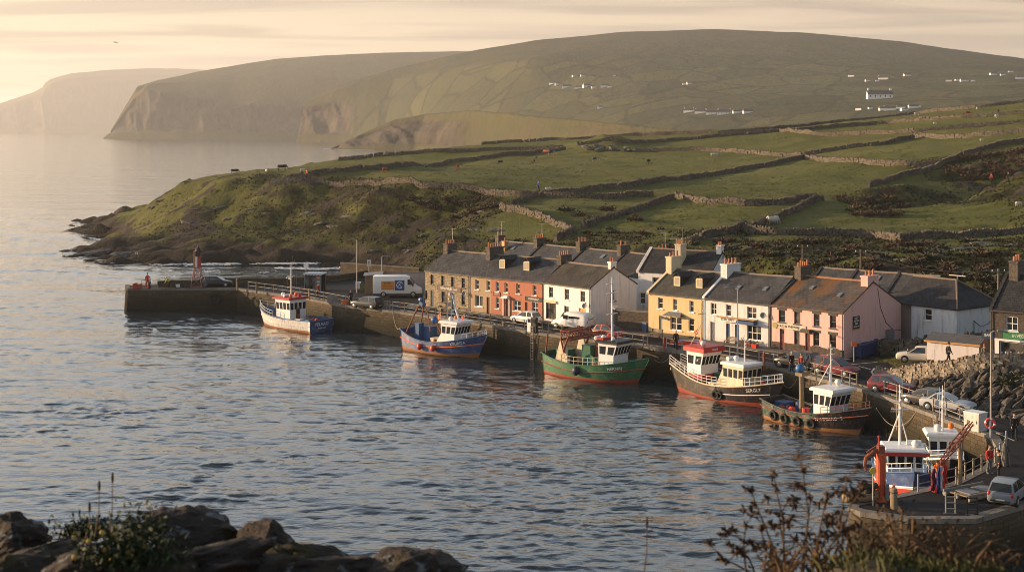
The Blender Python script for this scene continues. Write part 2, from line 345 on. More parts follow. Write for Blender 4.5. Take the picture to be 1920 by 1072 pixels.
def build_land():
    xs = np.arange(-150, 215, 1.25); ys = np.concatenate([np.arange(96, 300, 1.0), np.arange(300, 700, 1.7)])
    X, Y = np.meshgrid(xs, ys); sh = X.shape; x = X.ravel(); y = Y.ravel()
    z = land_z(x, y)
    # smooth the survey a little, then add natural unevenness
    Z = z.reshape(sh)
    for _ in range(3): Z[1:-1, 1:-1] = (Z[1:-1, 1:-1] * 2 + Z[:-2, 1:-1] + Z[2:, 1:-1] + Z[1:-1, :-2] + Z[1:-1, 2:]) / 6
    gy, gx = np.gradient(Z, ys, xs); slope = np.sqrt(gx ** 2 + gy ** 2).ravel(); z = Z.ravel().copy()
    rough = sm(0.10, 0.34, slope); shore = 1 - sm(1.5, 4.5, z)
    town = sm(1.0, 12.0, np.sqrt(np.maximum(z - 2.4, 0)) * 6)
    z = z + fbm(x / 7.0, y / 7.0, 4, 3, 0.55) * (0.30 + 1.0 * rough) * town + fbm(x / 24.0, y / 24.0, 3, 9) * (0.7 + 1.0 * rough) * town
    z = z + fbm(x / 1.7, y / 1.2, 2, 21) * (0.16 + 0.30 * rough) * town + fbm(x / 8.0 + y / 30, y / 2.2, 3, 91) * 0.42 * town * (1 - rough)
    ledge = np.abs(fbm(x / 9.0 + y / 40.0, y / 4.0, 4, 31)) * 2
    z = z + (ledge - 0.4) * 2.2 * shore * (z > -3) * sm(245, 265, y)
    outc = sm(0.16, 0.34, fbm(x / 6.5, y / 4.0, 4, 77)) * sm(0.12, 0.3, slope) * (z > 2)
    z = z + outc * (0.35 + 0.8 * vnoise(x / 1.6, y / 1.6, 5))
    z = z + 3.0 * np.exp(-(((x - 30.5) / 9.0) ** 2 + ((y - 462) / 14.0) ** 2)) * (1 + .5 * vnoise(x / 2.5, y / 2.5, 8))
    far = inpoly(x, y, harbour); z = np.where(far, np.minimum(z, -3.0), z)
    core = inpoly(x, y, quay_core); z = np.where(core, np.minimum(z, 2.55), z)
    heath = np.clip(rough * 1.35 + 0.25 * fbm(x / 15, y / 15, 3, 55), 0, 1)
    # scrub on the shaded flank and behind the houses; its dark colour adds shade
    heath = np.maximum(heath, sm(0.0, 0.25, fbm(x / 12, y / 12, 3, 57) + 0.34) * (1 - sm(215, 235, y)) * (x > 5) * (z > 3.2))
    heath = heath * (1 - .75 * sm(.06, .26, gx.ravel()) * (y > 270) * sm(-48, -66, x))  # dark heath thinned on slopes facing the sun: lit turf by colour
    rock = np.clip(0.95 * (1 - sm(1.4, 4.6, z + 1.4 * fbm(x / 5, y / 5, 3, 41))) * (y > 236) + outc * 0.8, 0, 1)
    global LG; LG = (xs, ys, z.reshape(sh), heath.reshape(sh), rock.reshape(sh))
    nx, ny = len(xs), len(ys)
    idx = np.arange(nx * ny).reshape(ny, nx)
    f = np.stack([idx[:-1, :-1], idx[:-1, 1:], idx[1:, 1:], idx[1:, :-1]], -1).reshape(-1, 4)
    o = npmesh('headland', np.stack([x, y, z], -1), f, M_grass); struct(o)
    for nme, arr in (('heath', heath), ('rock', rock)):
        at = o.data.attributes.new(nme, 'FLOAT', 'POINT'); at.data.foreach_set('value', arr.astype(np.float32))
    return o, BVHTree.FromPolygons([tuple(p) for p in np.stack([x, y, z], -1)], [tuple(q) for q in f])
land, LAND = build_land()
CAMP = Vector((0, 0, HC))
def hit(px, py, tree=None, z=None):
    d = Vector(((px - CXP) / FPX, 1, -(py - HYP) / FPX)).normalized()
    h = (tree or LAND).ray_cast(CAMP, d, 60000)
    return h[0]
def drop(x, y, tree=None):
    h = (tree or LAND).ray_cast(Vector((x, y, 900)), Vector((0, 0, -1)), 2000)
    return h[0].z if h[0] is not None else 0.0
def hit_far(px, py):
    """the land point seen there, however far down the line of sight has to bend to meet it"""
    for k in range(0, 40):
        h = hit(px, py + k * 0.5)
        if h is not None: return h
    return None
# ------------------------------------------------------------------ far hills: sheets lofted between surveyed contour lines
def loft(name, rows, nu, nv, mat, rough=1.0, rockf=None, fieldf=None, seed=0, lam=60.0, us=12):
    """rows: list of contour lines from the water up, each a list of (px, py, Y)"""
    cur = []
    for r in rows:
        P = np.array([tuple(W(*p)) for p in r]); t = np.linspace(0, 1, len(P)); u = np.linspace(0, 1, nu)
        C = np.stack([np.interp(u, t, P[:, k]) for k in range(3)], -1)
        for _ in range(max(1, nu // us // len(P))):
            C[1:-1] = (C[:-2] + 2 * C[1:-1] + C[2:]) / 4
        cur.append(C)
    cur = np.array(cur); vt = np.linspace(0, len(rows) - 1, nv); out = np.empty((nv, nu, 3))
    for k in range(3):
        for i in range(nu): out[:, i, k] = np.interp(vt, np.arange(len(rows)), cur[:, i, k])
    for _ in range(2): out[1:-1] = (out[:-2] + 2 * out[1:-1] + out[2:]) / 4
    x, y, z = out[..., 0], out[..., 1], out[..., 2]
    V = np.linspace(0, 1, nv)[:, None] * np.ones((1, nu)); U = np.linspace(0, 1, nu)[None] * np.ones((nv, 1))
    rk = rockf(U, V, x, y, z) if rockf is not None else np.zeros_like(x)
    amp = rough * (0.35 + 1.0 * rk) * sm(0, 0.06, V)
    n1 = fbm(x / lam, y / lam * 0.6 + z / lam, 5, seed + 1, 0.55)
    gul = np.abs(fbm(x / (lam * 0.55) + y / (lam * 1.2), z / (lam * 3.0), 4, seed + 5)) * rk
    d = n1 * amp * 9 - gul * rough * 22
    z = z + d * 0.55; y = y - d * 1.3 * rk
    z[0] = np.minimum(z[0], -1.0)
    idx = np.arange(nu * nv).reshape(nv, nu)
    f = np.stack([idx[:-1, :-1], idx[:-1, 1:], idx[1:, 1:], idx[1:, :-1]], -1).reshape(-1, 4)
    pts = np.stack([x, y, z], -1).reshape(-1, 3)
    o = npmesh(name, pts, f, mat); struct(o)
    fl = fieldf(U, V, x, y, z) if fieldf is not None else np.zeros_like(x)
    for nme, arr in (('rock', rk), ('fields', fl)):
        at = o.data.attributes.new(nme, 'FLOAT', 'POINT'); at.data.foreach_set('value', arr.ravel().astype(np.float32))
    return o, BVHTree.FromPolygons([tuple(p) for p in pts], [tuple(q) for q in f])
def zl(px, Y): return (px, HYP + FPX * (HC + 1) / Y, Y)       # a contour point at the waterline
def drp(r, dy, dY): return [(p[0], p[1] + dy, p[2] + dY) for p in r]
sky_a = [(-260, 225, 11315), (-120, 222, 11237), (-60, 212, 11160), (0, 193, 11082), (32, 183, 11005), (62, 173, 11005), (80, 163, 10943), (84, 155, 10943), (95, 147, 10943), (132, 137, 11005), (200, 130, 11160), (280, 127, 11315), (340, 128, 11315), (400, 131, 11315), (520, 134, 11315), (640, 140, 11315)]
far_headland, _ = loft('far_headland', [[zl(p[0], p[2] - 420) for p in sky_a], [(p[0], p[1] * 0.45 + 249 * 0.55, p[2] - 330) for p in sky_a], [(p[0], p[1] * 0.9 + 24.9, p[2] - 200) for p in sky_a], sky_a, drp(sky_a, 40, 1500)], 260, 60, M_cliff, 2.2, lambda U, V, x, y, z: sm(0.02, 0.1, V) * (1 - sm(0.4, 0.5, V)), seed=40, lam=160)
c_px = [192, 226, 262, 330, 420, 500, 580, 680, 800]; c_Y = [4060, 4030, 4000, 3960, 3930, 3900, 3880, 3860, 3860]
def c_row(py, dy): return [(x, y, Y + dy) for x, y, Y in zip((196, 230, 262, 332, 421, 500, 580, 680, 800), py, c_Y)]
c_base = [zl(x, Y) for x, Y in zip(c_px, c_Y)]
c_low = [(204, 249, 4075), (238, 222, 4045), (266, 226, 4020), (333, 228, 3985), (421, 230, 3955), (500, 232, 3925), (580, 234, 3905), (680, 235, 3890), (800, 235, 3890)]
c_top = [(207, 246, 4080), (252, 185, 4060), (268, 168, 4035), (334, 178, 4010), (423, 190, 3985), (500, 196, 3955), (580, 205, 3935), (680, 205, 3920), (800, 205, 3920)]
c_mid = [(208, 244, 4085), (256, 164, 4085), (282, 156, 4120), (350, 152, 4200), (440, 148, 4250), (510, 146, 4200), (590, 148, 4150), (690, 148, 4150), (800, 148, 4150)]
c_sky = [(209, 242, 4095), (258, 161, 4110), (298, 150, 4300), (368, 135, 4550), (445, 121, 4650), (515, 110, 4700), (600, 103, 4700), (720, 97, 4700), (900, 95, 4700)]
sea_cliffs, T_cliff = loft('sea_cliffs', [c_base, c_low, c_top, c_mid, c_sky, drp(c_sky, 30, 900)], 420, 110, M_cliff, 1.3, lambda U, V, x, y, z: np.clip(sm(0.06, 0.14, V) * (1 - sm(0.36, 0.46, V)) * (1 - 0.5 * sm(0.5, 0.9, U)), 0, 1), lambda U, V, x, y, z: 0.35 * sm(0.5, 0.6, V), seed=10, lam=110)
m_base = [zl(555, 3050), zl(640, 2960), zl(720, 2820), (850, 272, 2250), (1000, 272, 1800), (1200, 268, 1420), (1500, 258, 1100), (1920, 240, 900), (2150, 232, 880)]
m_low = [(562, 230, 3060), (642, 226, 2980), (725, 236, 2850), (850, 238, 2330), (1000, 236, 1930), (1200, 228, 1570), (1500, 217, 1280), (1920, 196, 1120), (2150, 190, 1100)]
m_mid = [(566, 200, 3075), (646, 186, 3010), (730, 190, 2890), (860, 176, 2520), (1000, 172, 2200), (1200, 168, 1930), (1500, 166, 1720), (1920, 150, 1600), (2150, 150, 1550)]
m_up = [(570, 192, 3090), (650, 163, 3050), (740, 149, 2980), (870, 125, 2700), (1000, 112, 2400), (1200, 102, 2350), (1500, 105, 2250), (1920, 124, 2050), (2150, 150, 1950)]
m_sky = [(572, 188, 3110), (652, 154, 3110), (738, 129, 3080), (880, 96, 2980), (1010, 74, 2950), (1180, 59, 3000), (1330, 54, 3000), (1520, 61, 2900), (1700, 79, 2750), (1920, 110, 2500), (2150, 160, 2300)]
mountain, T_mnt = loft('mountain', [m_base, m_low, m_mid, m_up, m_sky, drp(m_sky, 30, 600)], 620, 190, M_hill, 0.85, lambda U, V, x, y, z: np.clip(sm(0.05, 0.12, V) * (1 - sm(0.34, 0.44, V)) * (1 - sm(0.10, 0.22, U)), 0, 1), lambda U, V, x, y, z: sm(0.08, 0.2, U) * (1 - sm(0.52, 0.74, V + 0.1 * fbm(x / 200, y / 200, 2, 4))), seed=20, lam=75, us=1)
p_base = [zl(612, 1900), zl(655, 1870), zl(700, 1840), zl(780, 1800), zl(900, 1620), zl(1100, 1340), zl(1300, 1130)]
p_mid = [(618, 279, 1906), (668, 262, 1890), (706, 250, 1865), (780, 244, 1825), (900, 246, 1650), (1100, 252, 1360), (1300, 258, 1150)]
p_top = [(622, 278, 1912), (690, 245, 1915), (738, 224, 1900), (800, 212, 1880), (890, 206, 1690), (1090, 224, 1400), (1300, 246, 1180)]
promontory, T_prom = loft('promontory', [p_base, p_mid, p_top, drp(p_top, 10, 150), drp(p_top, 40, 260)], 260, 60, M_cliff, 0.6, lambda U, V, x, y, z: np.clip(sm(0.05, 0.12, V) * (1 - sm(0.36, 0.48, V)) * (1 - 0.6 * sm(0.4, 0.7, U)), 0, 1), seed=30, lam=45)
# ------------------------------------------------------------------ the sea
def mat_water():
    g = NG('sea_water')
    p = g.co((1, 1, 1), src='Position')
    a = g.noise(g.co((0.55, 1.0, 1), (0, 0, 0.22), src='Position'), 1.0, 3, 0.6, 0.4)
    b = g.noise(g.co((1.9, 3.2, 1), (0, 0, -0.15), src='Position'), 1.0, 4, 0.62, 0.5)
    far = g.noise(g.co((0.02, 0.05, 1), (0, 0, 0.1), src='Position'), 1.0, 4, 0.6)
    n = g.bump(a, 0.5, 0.05)
    n = g.bump(b, 0.5, 0.034, n)
    c = g.noise(g.co((0.10, 0.26, 1), (0, 0, 0.12), src='Position'), 1.0, 4, 0.6)
    n = g.bump(c, 0.5, 0.42, n)
    n = g.bump(far, 0.4, 2.2, n)
    g.put(g.b.inputs['IOR'], 1.42)
    return g.fin((0.016, 0.028, 0.038), 0.07, n, 0.5)
M_water = mat_water()
def ocean_tile(n, L, wind, amp, seed, pw=4.0, align=2):
    r = np.random.default_rng(seed)
    k = np.fft.fftfreq(n, L / n) * 2 * np.pi; kx, ky = np.meshgrid(k, k); kk = np.sqrt(kx ** 2 + ky ** 2); kk[0, 0] = 1e9
    w = np.array(wind) / np.linalg.norm(wind); Lw = np.dot(wind, wind) / 9.81
    d = np.abs((kx * w[0] + ky * w[1]) / kk) ** align
    S = np.exp(-1 / (kk * Lw) ** 2) / kk ** pw * (0.12 + d); S[0, 0] = 0
    S *= np.exp(-(kk * 0.05) ** 2)
    h = np.fft.ifft2(np.sqrt(S) * (r.normal(size=(n, n)) + 1j * r.normal(size=(n, n)))).real
    return h / h.std() * amp
def samp(tile, L, x, y):
    n = tile.shape[0]; u = (x / L % 1) * n; v = (y / L % 1) * n
    i = np.floor(u).astype(int); j = np.floor(v).astype(int); fu = u - i; fv = v - j; i1 = (i + 1) % n; j1 = (j + 1) % n; i %= n; j %= n
    return (tile[j, i] * (1 - fu) + tile[j, i1] * fu) * (1 - fv) + (tile[j1, i] * (1 - fu) + tile[j1, i1] * fu) * fv
def build_water():
    t1 = ocean_tile(512, 61.0, (1.5, 2.9), 0.050, 3, 4.0, 5); t2 = ocean_tile(512, 23.7, (0.9, 1.85), 0.033, 5, 4.0, 4); t3 = ocean_tile(256, 330.0, (3.0, 7.5), 0.10, 8)
    # rows follow distance so that nearby waves are meshed finely; the sheet itself is one plane in the world
    Y = np.concatenate([1 / np.linspace(1 / 48.0, 1 / 620.0, 700), np.array([680, 760, 860, 1000, 1200, 1500, 1900, 2500, 3300, 4500, 6500, 10000, 16000, 30000.])])
    c = np.linspace(-0.47, 0.47, 620)
    yy, cc = np.meshgrid(Y, c, indexing='ij'); x = cc * yy; y = yy.copy()
    x[yy > 600] = (cc * yy)[yy > 600]
    fade = 1 - sm(300, 620, yy); calm = 0.7 + 0.3 * sm(-5, -45, x + (y - 170) * 0.35)
    gust = 0.62 + 0.75 * sm(-.28, .30, fbm(x / 34, y / 52, 3, 61)); calm = calm * gust
    open_ = sm(190, 330, y) * sm(-20, -70, x)
    z = (samp(t1, 61.0, x, y) * (0.8 + 0.6 * open_) + samp(t2, 23.7, x * 0.92 + y * 0.39, y * 0.92 - x * 0.39)) * calm * fade + samp(t3, 330.0, x, y) * (0.35 + open_) * fade
    ny, nx = x.shape; idx = np.arange(nx * ny).reshape(ny, nx)
    f = np.stack([idx[:-1, :-1], idx[:-1, 1:], idx[1:, 1:], idx[1:, :-1]], -1).reshape(-1, 4)
    struct(npmesh('sea', np.stack([x, y, z], -1).reshape(-1, 3), f, M_water))
build_water()
# ------------------------------------------------------------------ quay, pier and jetty
def mat_asphalt():
    g = NG('asphalt'); v = g.co(src='Position')
    n = g.noise(g.co((0.35, 0.35, 0.35), src='Position'), 1.0, 5, 0.6); f = g.noise(g.co((9, 9, 9), src='Position'), 1.0, 3, 0.7)
    col = g.mix(n, (0.014, 0.014, 0.015), (0.034, 0.033, 0.033)); col = g.mix(g.math('MULTIPLY', f, 0.25), col, (0.07, 0.068, 0.066))
    pt = g.new('TexVoronoi', {'Vector': g.co((0.16, 0.07, 1), (0, 0, 0.6), src='Position'), 'Scale': 1.0}).outputs['Color']
    col = g.mix(g.math('MULTIPLY', g.new('SeparateXYZ', {'Vector': pt}).outputs[0], 0.35), col, (0.035, 0.034, 0.036))
    r = g.ramp(n, (0.3, 0.72), (0.7, 0.95))
    return g.fin(col, r, g.bump(f, 0.25, 0.03), 0.06)
def mat_masonry(name, a, b, mortar, sx, sz, src='Object', wet=False, bump=0.9, flip=False):
    """coursed, irregular stone: brick courses bent by noise"""
    g = NG(name)
    o = g.new('NewGeometry').outputs['Position'] if src == 'Position' else g.new('TexCoord').outputs['Object']
    s = g.new('SeparateXYZ', {'Vector': o})
    along = g.math('ADD', g.math('MULTIPLY', s.outputs[0], 0.8 if src == 'Position' else 1.0), g.math('MULTIPLY', s.outputs[1], -0.62 if src == 'Position' else 0.93))
    wob = g.new('TexNoise', {'Vector': o, 'Scale': 0.9, 'Detail': 2}).outputs['Fac']
    c = g.new('CombineXYZ', {0: along, 1: g.math('ADD', s.outputs[2], g.math('MULTIPLY', wob, 0.35)), 2: 0.0}).outputs[0]
    br = g.new('TexBrick', {'Vector': c, 'Color1': a, 'Color2': b, 'Mortar': mortar, 'Scale': 1.0, 'Mortar Size': 0.015, 'Mortar Smooth': 0.4, 'Bias': -0.1, 'Brick Width': sx, 'Row Height': sz}, offset=0.42, squash=0.75, squash_frequency=3)
    n = g.noise(g.new('Mapping', {'Vector': o, 'Scale': (2.2, 2.2, 2.2)}).outputs[0], 1.0, 6, 0.7)
    col = g.mix(g.ramp(n, (0.3, 0.0), (0.75, 0.75)), br.outputs['Color'], tuple(x * 0.45 for x in a))
    if wet:
        w = g.math('ADD', s.outputs[2], g.math('MULTIPLY', g.noise(g.new('Mapping', {'Vector': o, 'Scale': (0.5, 0.5, 0.2)}).outputs[0], 1.0, 5, 0.6), 1.6))
        col = g.mix(g.ramp(g.math('MULTIPLY', w, 0.25), (0.50, 1), (0.92, 0)), col, (0.030, 0.026, 0.014))
        col = g.mix(g.ramp(g.math('MULTIPLY', w, 0.25), (0.22, 0.9), (0.45, 0)), col, (0.013, 0.012, 0.010))
    h = g.math('ADD', g.math('MULTIPLY', br.outputs['Fac'], -0.9), g.math('MULTIPLY', n, 0.9))
    return g.fin(col, 0.9, g.bump(h, bump, 0.09), 0.2)
M_asph = mat_asphalt()
M_quaystone = mat_masonry('quay_masonry', (0.135, 0.102, 0.064), (0.066, 0.053, 0.039), (0.035, 0.03, 0.024), 0.72, 0.34, 'Position', True)
M_cope = mat_masonry('cope_stone', (0.24, 0.215, 0.18), (0.17, 0.155, 0.135), (0.07, 0.06, 0.05), 1.5, 0.6, 'Position')
M_conc = simple('concrete', (0.26, 0.24, 0.21), 0.85, 0.25, 0.5, 0.3, 12, dirt=(0.11, 0.10, 0.085))
M_white_line = simple('road_paint', (0.62, 0.6, 0.55), 0.7, 0.1, 2.0, dirt=(0.2, 0.19, 0.18))
QZ = 3.2
E2 = [Vector((p[0], p[1])) for p in edge]
def sheet(name, poly, z, mat, kind='structure'):
    bm = bmesh.new(); vs = [bm.verts.new((p[0], p[1], z)) for p in poly]; f = bm.faces.new(vs); f.normal_update()
    if f.normal.z < 0: f.normal_flip(); f.normal_update()
    bmesh.ops.triangulate(bm, faces=[f]); me = bpy.data.meshes.new(name); bm.to_mesh(me); bm.free(); me.materials.append(mat)
    o = bpy.data.objects.new(name, me); SC.collection.objects.link(o); o['kind'] = kind; return o
def nrm_poly(pts):
    """unit normals to the left of a polyline"""
    out = []
    for i in range(len(pts)):
        d = (pts[min(i + 1, len(pts) - 1)] - pts[max(i - 1, 0)]).normalized(); out.append(Vector((-d.y, d.x)))
    return out
def dense(pts, step):
    out = []
    for a, b in zip(pts[:-1], pts[1:]):
        n = max(1, int(round((b - a).length / step))); out += [a.lerp(b, k / n) for k in range(n)]
    return out + [pts[-1]]
def wall_run(name, pts, z0, z1, th, mat, label, cat='harbour wall', batter=0.35, cope=0.28, group=None):
    """a solid masonry wall along pts, sea face on the right-hand side, with a cope of stone"""
    P = dense([Vector((p[0], p[1])) for p in pts], 2.0); Nn = nrm_poly(P); root = empty(name, (P[0].x, P[0].y, 0), label, cat, group=group); O = Vector((P[0].x, P[0].y, 0))
    def r3(p, n, o, z): q = p + n * o; return Vector((q.x, q.y, z)) - O
    m = MB(); rows = []
    for p, n in zip(P, Nn): rows.append([r3(p, n, -batter, z0), r3(p, n, th, z0), r3(p, n, th, z1 - cope), r3(p, n, 0.02, z1 - cope)])
    m.ring(rows); m.build('wall_face', mat, root)
    m = MB(); rows = []
    for p, n in zip(P, Nn): rows.append([r3(p, n, -0.06, z1 - cope), r3(p, n, th * 0.5, z1 - cope), r3(p, n, th * 0.5, z1 + 0.03), r3(p, n, -0.06, z1 + 0.03)])
    m.ring(rows); m.build('cope', M_cope, root)
    return root
quay_poly = [(p.x, p.y) for p in E2] + [(66, 108), (62, 116), (48, 140), (40, 158), (22, 190), (0, 200), (-9, 214), (-18, 233)] + pier_back[::-1]
quay = sheet('quay', quay_poly, QZ, M_asph)
wall_run('harbour_wall', E2[1:4], -3.2, QZ, 1.2, M_quaystone, 'dark stone front wall of the far pier facing the harbour')
wall_run('harbour_wall', [Vector((-57.4, 211.2)), Vector((-56.0, 206.0)), E2[1]], -3.2, QZ, 1.2, M_quaystone, 'sunlit golden stone end of the far pier')
wall_run('harbour_wall', E2[3:9], -3.2, QZ, 1.2, M_quaystone, 'long quay wall below the railing, in front of the stone and orange houses')
wall_run('harbour_wall', E2[8:16], -3.2, QZ, 1.2, M_quaystone, 'quay wall behind the black boats, running down to the white fish bin')
wall_run('harbour_wall', E2[15:20], -3.2, QZ, 1.2, M_quaystone, 'curved inner wall of the jetty behind the small white boats')
wall_run('harbour_wall', E2[19:] + [Vector((60, 104))], -3.2, QZ, 1.2, M_quaystone, 'round-ended stone jetty wall beyond the dry brambles')
def dry_sheet(): pass
# sea wall at the back of the pier
PB = [(-56.0, 210.9), (-40, 214.9), (-29, 218.5), (-24, 230), (-19, 234.5)]
pw = [G(295, 539), G(440, 534.5), G(560, 533), G(632, 527), G(700, 517), G(765, 510)]
def parapet():
    P = dense([Vector((p.x, p.y)) for p in pw], 1.0); Nn = nrm_poly(P); m = MB(); rows = []
    O = Vector((P[0].x, P[0].y, 0)); root = empty('parapet_wall', O, 'low stone parapet along the seaward side of the pier', 'sea wall')
    for i, (p, n) in enumerate(zip(P, Nn)):
        h = 1.0 + 0.12 * (fbm(i * 0.4, 1.0, 2).item()) ; a = p - n * 0.35; b = p + n * 0.35
        rows.append([Vector((a.x, a.y, -2)) - O, Vector((b.x, b.y, -2)) - O, Vector((b.x, b.y, QZ + h)) - O, Vector((a.x, a.y, QZ + h)) - O])
    m.ring(rows); m.build('wall_face', M_quaystone, root)
parapet()
# pavement in front of the houses, with a real kerb
HA, HB, HCp, HD = Vector((-11.3, 185.4)), Vector((-5.3, 179.3)), Vector((3.8, 171.0)), Vector((9.1, 164.6))
HE, HF, HG, HH = Vector((15.4, 160.5)), Vector((20.9, 155.2)), Vector((27.1, 149.3)), Vector((33.3, 142.7))
def strip(name, pts, w, z0, z1, mat):
    P = dense([Vector(p) for p in pts], 3.0); Nn = nrm_poly(P); m = MB(); rows = []
    for p, n in zip(P, Nn):
        a = p; b = p - n * w
        rows.append([Vector((b.x, b.y, z0)), Vector((a.x, a.y, z0)), Vector((a.x, a.y, z1)), Vector((b.x, b.y, z1))])
    m.ring(rows); return struct(m.build(name, mat))
M_pave = simple('paving', (0.12, 0.11, 0.098), 0.85, 0.25, 0.8, 0.3, 6, dirt=(0.07, 0.065, 0.06))
strip('pavement', [HA + Vector((-1.2, 1.2)), HB, HCp, HD, HE, HF, HG, HH + Vector((0.6, -0.6))], 1.7, QZ - 0.2, QZ + 0.12, M_pave)
strip('quay_kerb', [p + n * 1.15 for p, n in zip(E2[3:16], nrm_poly(E2[3:16]))], 0.3, QZ - 0.3, QZ + 0.1, M_cope)
def paint(name, pts, w, z=QZ + 0.008, dash=None):
    m = MB(); P = dense([Vector((p[0], p[1])) for p in pts], 1.0); Nn = nrm_poly(P); d = 0
    for i in range(len(P) - 1):
        d += (P[i + 1] - P[i]).length
        if dash and (d % (dash * 2)) > dash: continue
        q = [P[i] - Nn[i] * w / 2, P[i + 1] - Nn[i + 1] * w / 2, P[i + 1] + Nn[i + 1] * w / 2, P[i] + Nn[i] * w / 2]
        m.add([(a.x, a.y, z) for a in q], [(0, 1, 2, 3)])
    return struct(m.build(name, M_white_line))
paint('road_edge_line', [G(1700, 722), G(1750, 750), G(1800, 778), G(1850, 803), G(1902, 826)], 0.13)
paint('road_centre_line', [G(1610, 686), G(1632, 692)], 0.14)
paint('road_kerb_line', [G(1640, 690), G(1634, 697), G(1640, 704), G(1652, 709)], 0.2)
paint('road_middle_line', [G(730, 571), G(905, 601), G(1010, 618), G(1180, 643), G(1320, 662), G(1440, 683)], 0.11, dash=2.5)
paint('road_lane_line', [G(1583, 684), G(1640, 679), G(1690, 671)], 0.12)
# ------------------------------------------------------------------ houses
def mat_render(name, c, stain=(0.25, 0.22, 0.18), amt=0.5, bump=0.25, bs=14.0):
    """painted render with damp streaks and patched repairs"""
    g = NG(name); v = g.co()
    st = g.noise(g.co((2.2, 2.2, 0.25)), 1.0, 7, 0.7); bl = g.noise(g.co((0.8, 0.8, 0.8)), 1.0, 6, 0.65)
    col = g.mix(bl, tuple(x * 0.90 for x in c), tuple(min(1, x * 1.08) for x in c))
    col = g.mix(g.math('MULTIPLY', g.ramp(st, (0.52, 0), (0.72, 1)), amt), col, stain)
    z = g.new('SeparateXYZ', {'Vector': v}).outputs[2]
    low = g.ramp(g.math('ADD', g.math('MULTIPLY', z, 0.5), g.math('MULTIPLY', bl, 0.5)), (0.25, 0.55), (0.6, 0))
    col = g.mix(low, col, stain)
    return g.fin(col, 0.88, g.bump(g.noise(v, bs, 4, 0.65), bump, 0.04), 0.2)
def mat_slate(name, a, b, lichen=None, lich=0.6, row=0.36, metal=False):
    g = NG(name); s = g.new('SeparateXYZ', {'Vector': g.new('TexCoord').outputs['Object']})
    c = g.new('CombineXYZ', {0: s.outputs[0], 1: g.math('MULTIPLY', s.outputs[2], 1.9), 2: 0.0}).outputs[0]
    br = g.new('TexBrick', {'Vector': c, 'Color1': a, 'Color2': b, 'Mortar': tuple(x * 0.2 for x in a), 'Scale': 1.0, 'Mortar Size': 0.03, 'Mortar Smooth': 0.2, 'Bias': 0.0, 'Brick Width': 0.5, 'Row Height': row}, offset=0.5)
    n = g.noise(g.co((0.7, 0.7, 0.35)), 1.0, 7, 0.7); n2 = g.noise(g.co((4, 4, 4)), 1.0, 4, 0.7)
    col = g.mix(g.ramp(n, (0.35, 0), (0.7, 0.65)), br.outputs['Color'], tuple(x * 1.9 for x in b))
    if lichen:
        d = g.noise(g.co((0.55, 0.3, 0.22), loc=(3, 1, 2)), 1.0, 6, 0.7)
        col = g.mix(g.math('MULTIPLY', g.ramp(d, (0.46, 0), (0.62, 1)), lich), col, lichen)
    h = g.math('ADD', g.math('MULTIPLY', br.outputs['Fac'], -1.0), g.math('MULTIPLY', n2, 0.8))
    return g.fin(g.mix(0.28, col, (0.0, 0.0, 0.0)), 0.7, g.bump(h, 0.9, 0.06), 0.2)
M_slate = mat_slate('grey_slate', (0.048, 0.048, 0.052), (0.090, 0.087, 0.088))
M_slate_dk = mat_slate('dark_slate', (0.035, 0.035, 0.038), (0.052, 0.050, 0.050))
M_slate_old = mat_slate('mossy_slate', (0.050, 0.044, 0.036), (0.075, 0.065, 0.052), (0.13, 0.115, 0.08), 0.5)
M_slate_rust = mat_slate('lichened_slate', (0.070, 0.066, 0.062), (0.10, 0.092, 0.085), (0.26, 0.115, 0.035), 0.85)
M_slate_green = mat_slate('weathered_slate', (0.065, 0.066, 0.055), (0.095, 0.092, 0.075), (0.12, 0.11, 0.075), 0.4)
M_slate_rear = mat_slate('rear_slate', (0.055, 0.060, 0.066), (0.080, 0.084, 0.088), (0.14, 0.11, 0.07), 0.25)
M_bluetin = simple('blue_tin', (0.025, 0.05, 0.085), 0.45, 0.15, 0.8, 0.1, 3, 0.0, 0.5)
M_whitewash = mat_render('white_render', (0.74, 0.72, 0.69), (0.36, 0.33, 0.29), 0.55)
M_peb = mat_render('white_pebbledash', (0.72, 0.68, 0.65), (0.33, 0.29, 0.26), 0.75, 0.9, 9.0)
M_yellow = mat_render('yellow_render', (0.68, 0.49, 0.26), (0.42, 0.30, 0.16), 0.55)
M_pink = mat_render('pink_render', (0.72, 0.44, 0.38), (0.33, 0.22, 0.20), 0.6)
M_orange = mat_render('terracotta_render', (0.44, 0.175, 0.105), (0.30, 0.13, 0.085), 0.6)
M_tan = mat_render('tan_render', (0.40, 0.285, 0.18), (0.20, 0.15, 0.11), 0.6)
M_cream = mat_render('cream_render', (0.66, 0.55, 0.36), (0.30, 0.24, 0.16), 0.5)
M_greyren = mat_render('grey_render', (0.33, 0.28, 0.26), (0.17, 0.14, 0.13), 0.6)
M_oldwhite = mat_render('stained_white_render', (0.62, 0.62, 0.62), (0.20, 0.19, 0.18), 0.85)
M_rubble = mat_masonry('rubble_stone', (0.47, 0.37, 0.235), (0.22, 0.165, 0.115), (0.33, 0.27, 0.19), 0.42, 0.2)
M_darkstone = mat_masonry('brown_stone', (0.135, 0.105, 0.082), (0.085, 0.068, 0.056), (0.12, 0.10, 0.085), 0.3, 0.17)
M_chimstone = mat_masonry('chimney_stone', (0.20, 0.165, 0.13), (0.12, 0.10, 0.085), (0.10, 0.085, 0.07), 0.35, 0.2)
M_pot = simple('clay_pot', (0.42, 0.17, 0.085), 0.8, 0.25, 3.0, 0.2)
M_frame = simple('white_paint_wood', (0.74, 0.73, 0.70), 0.5, 0.06, 4.0)
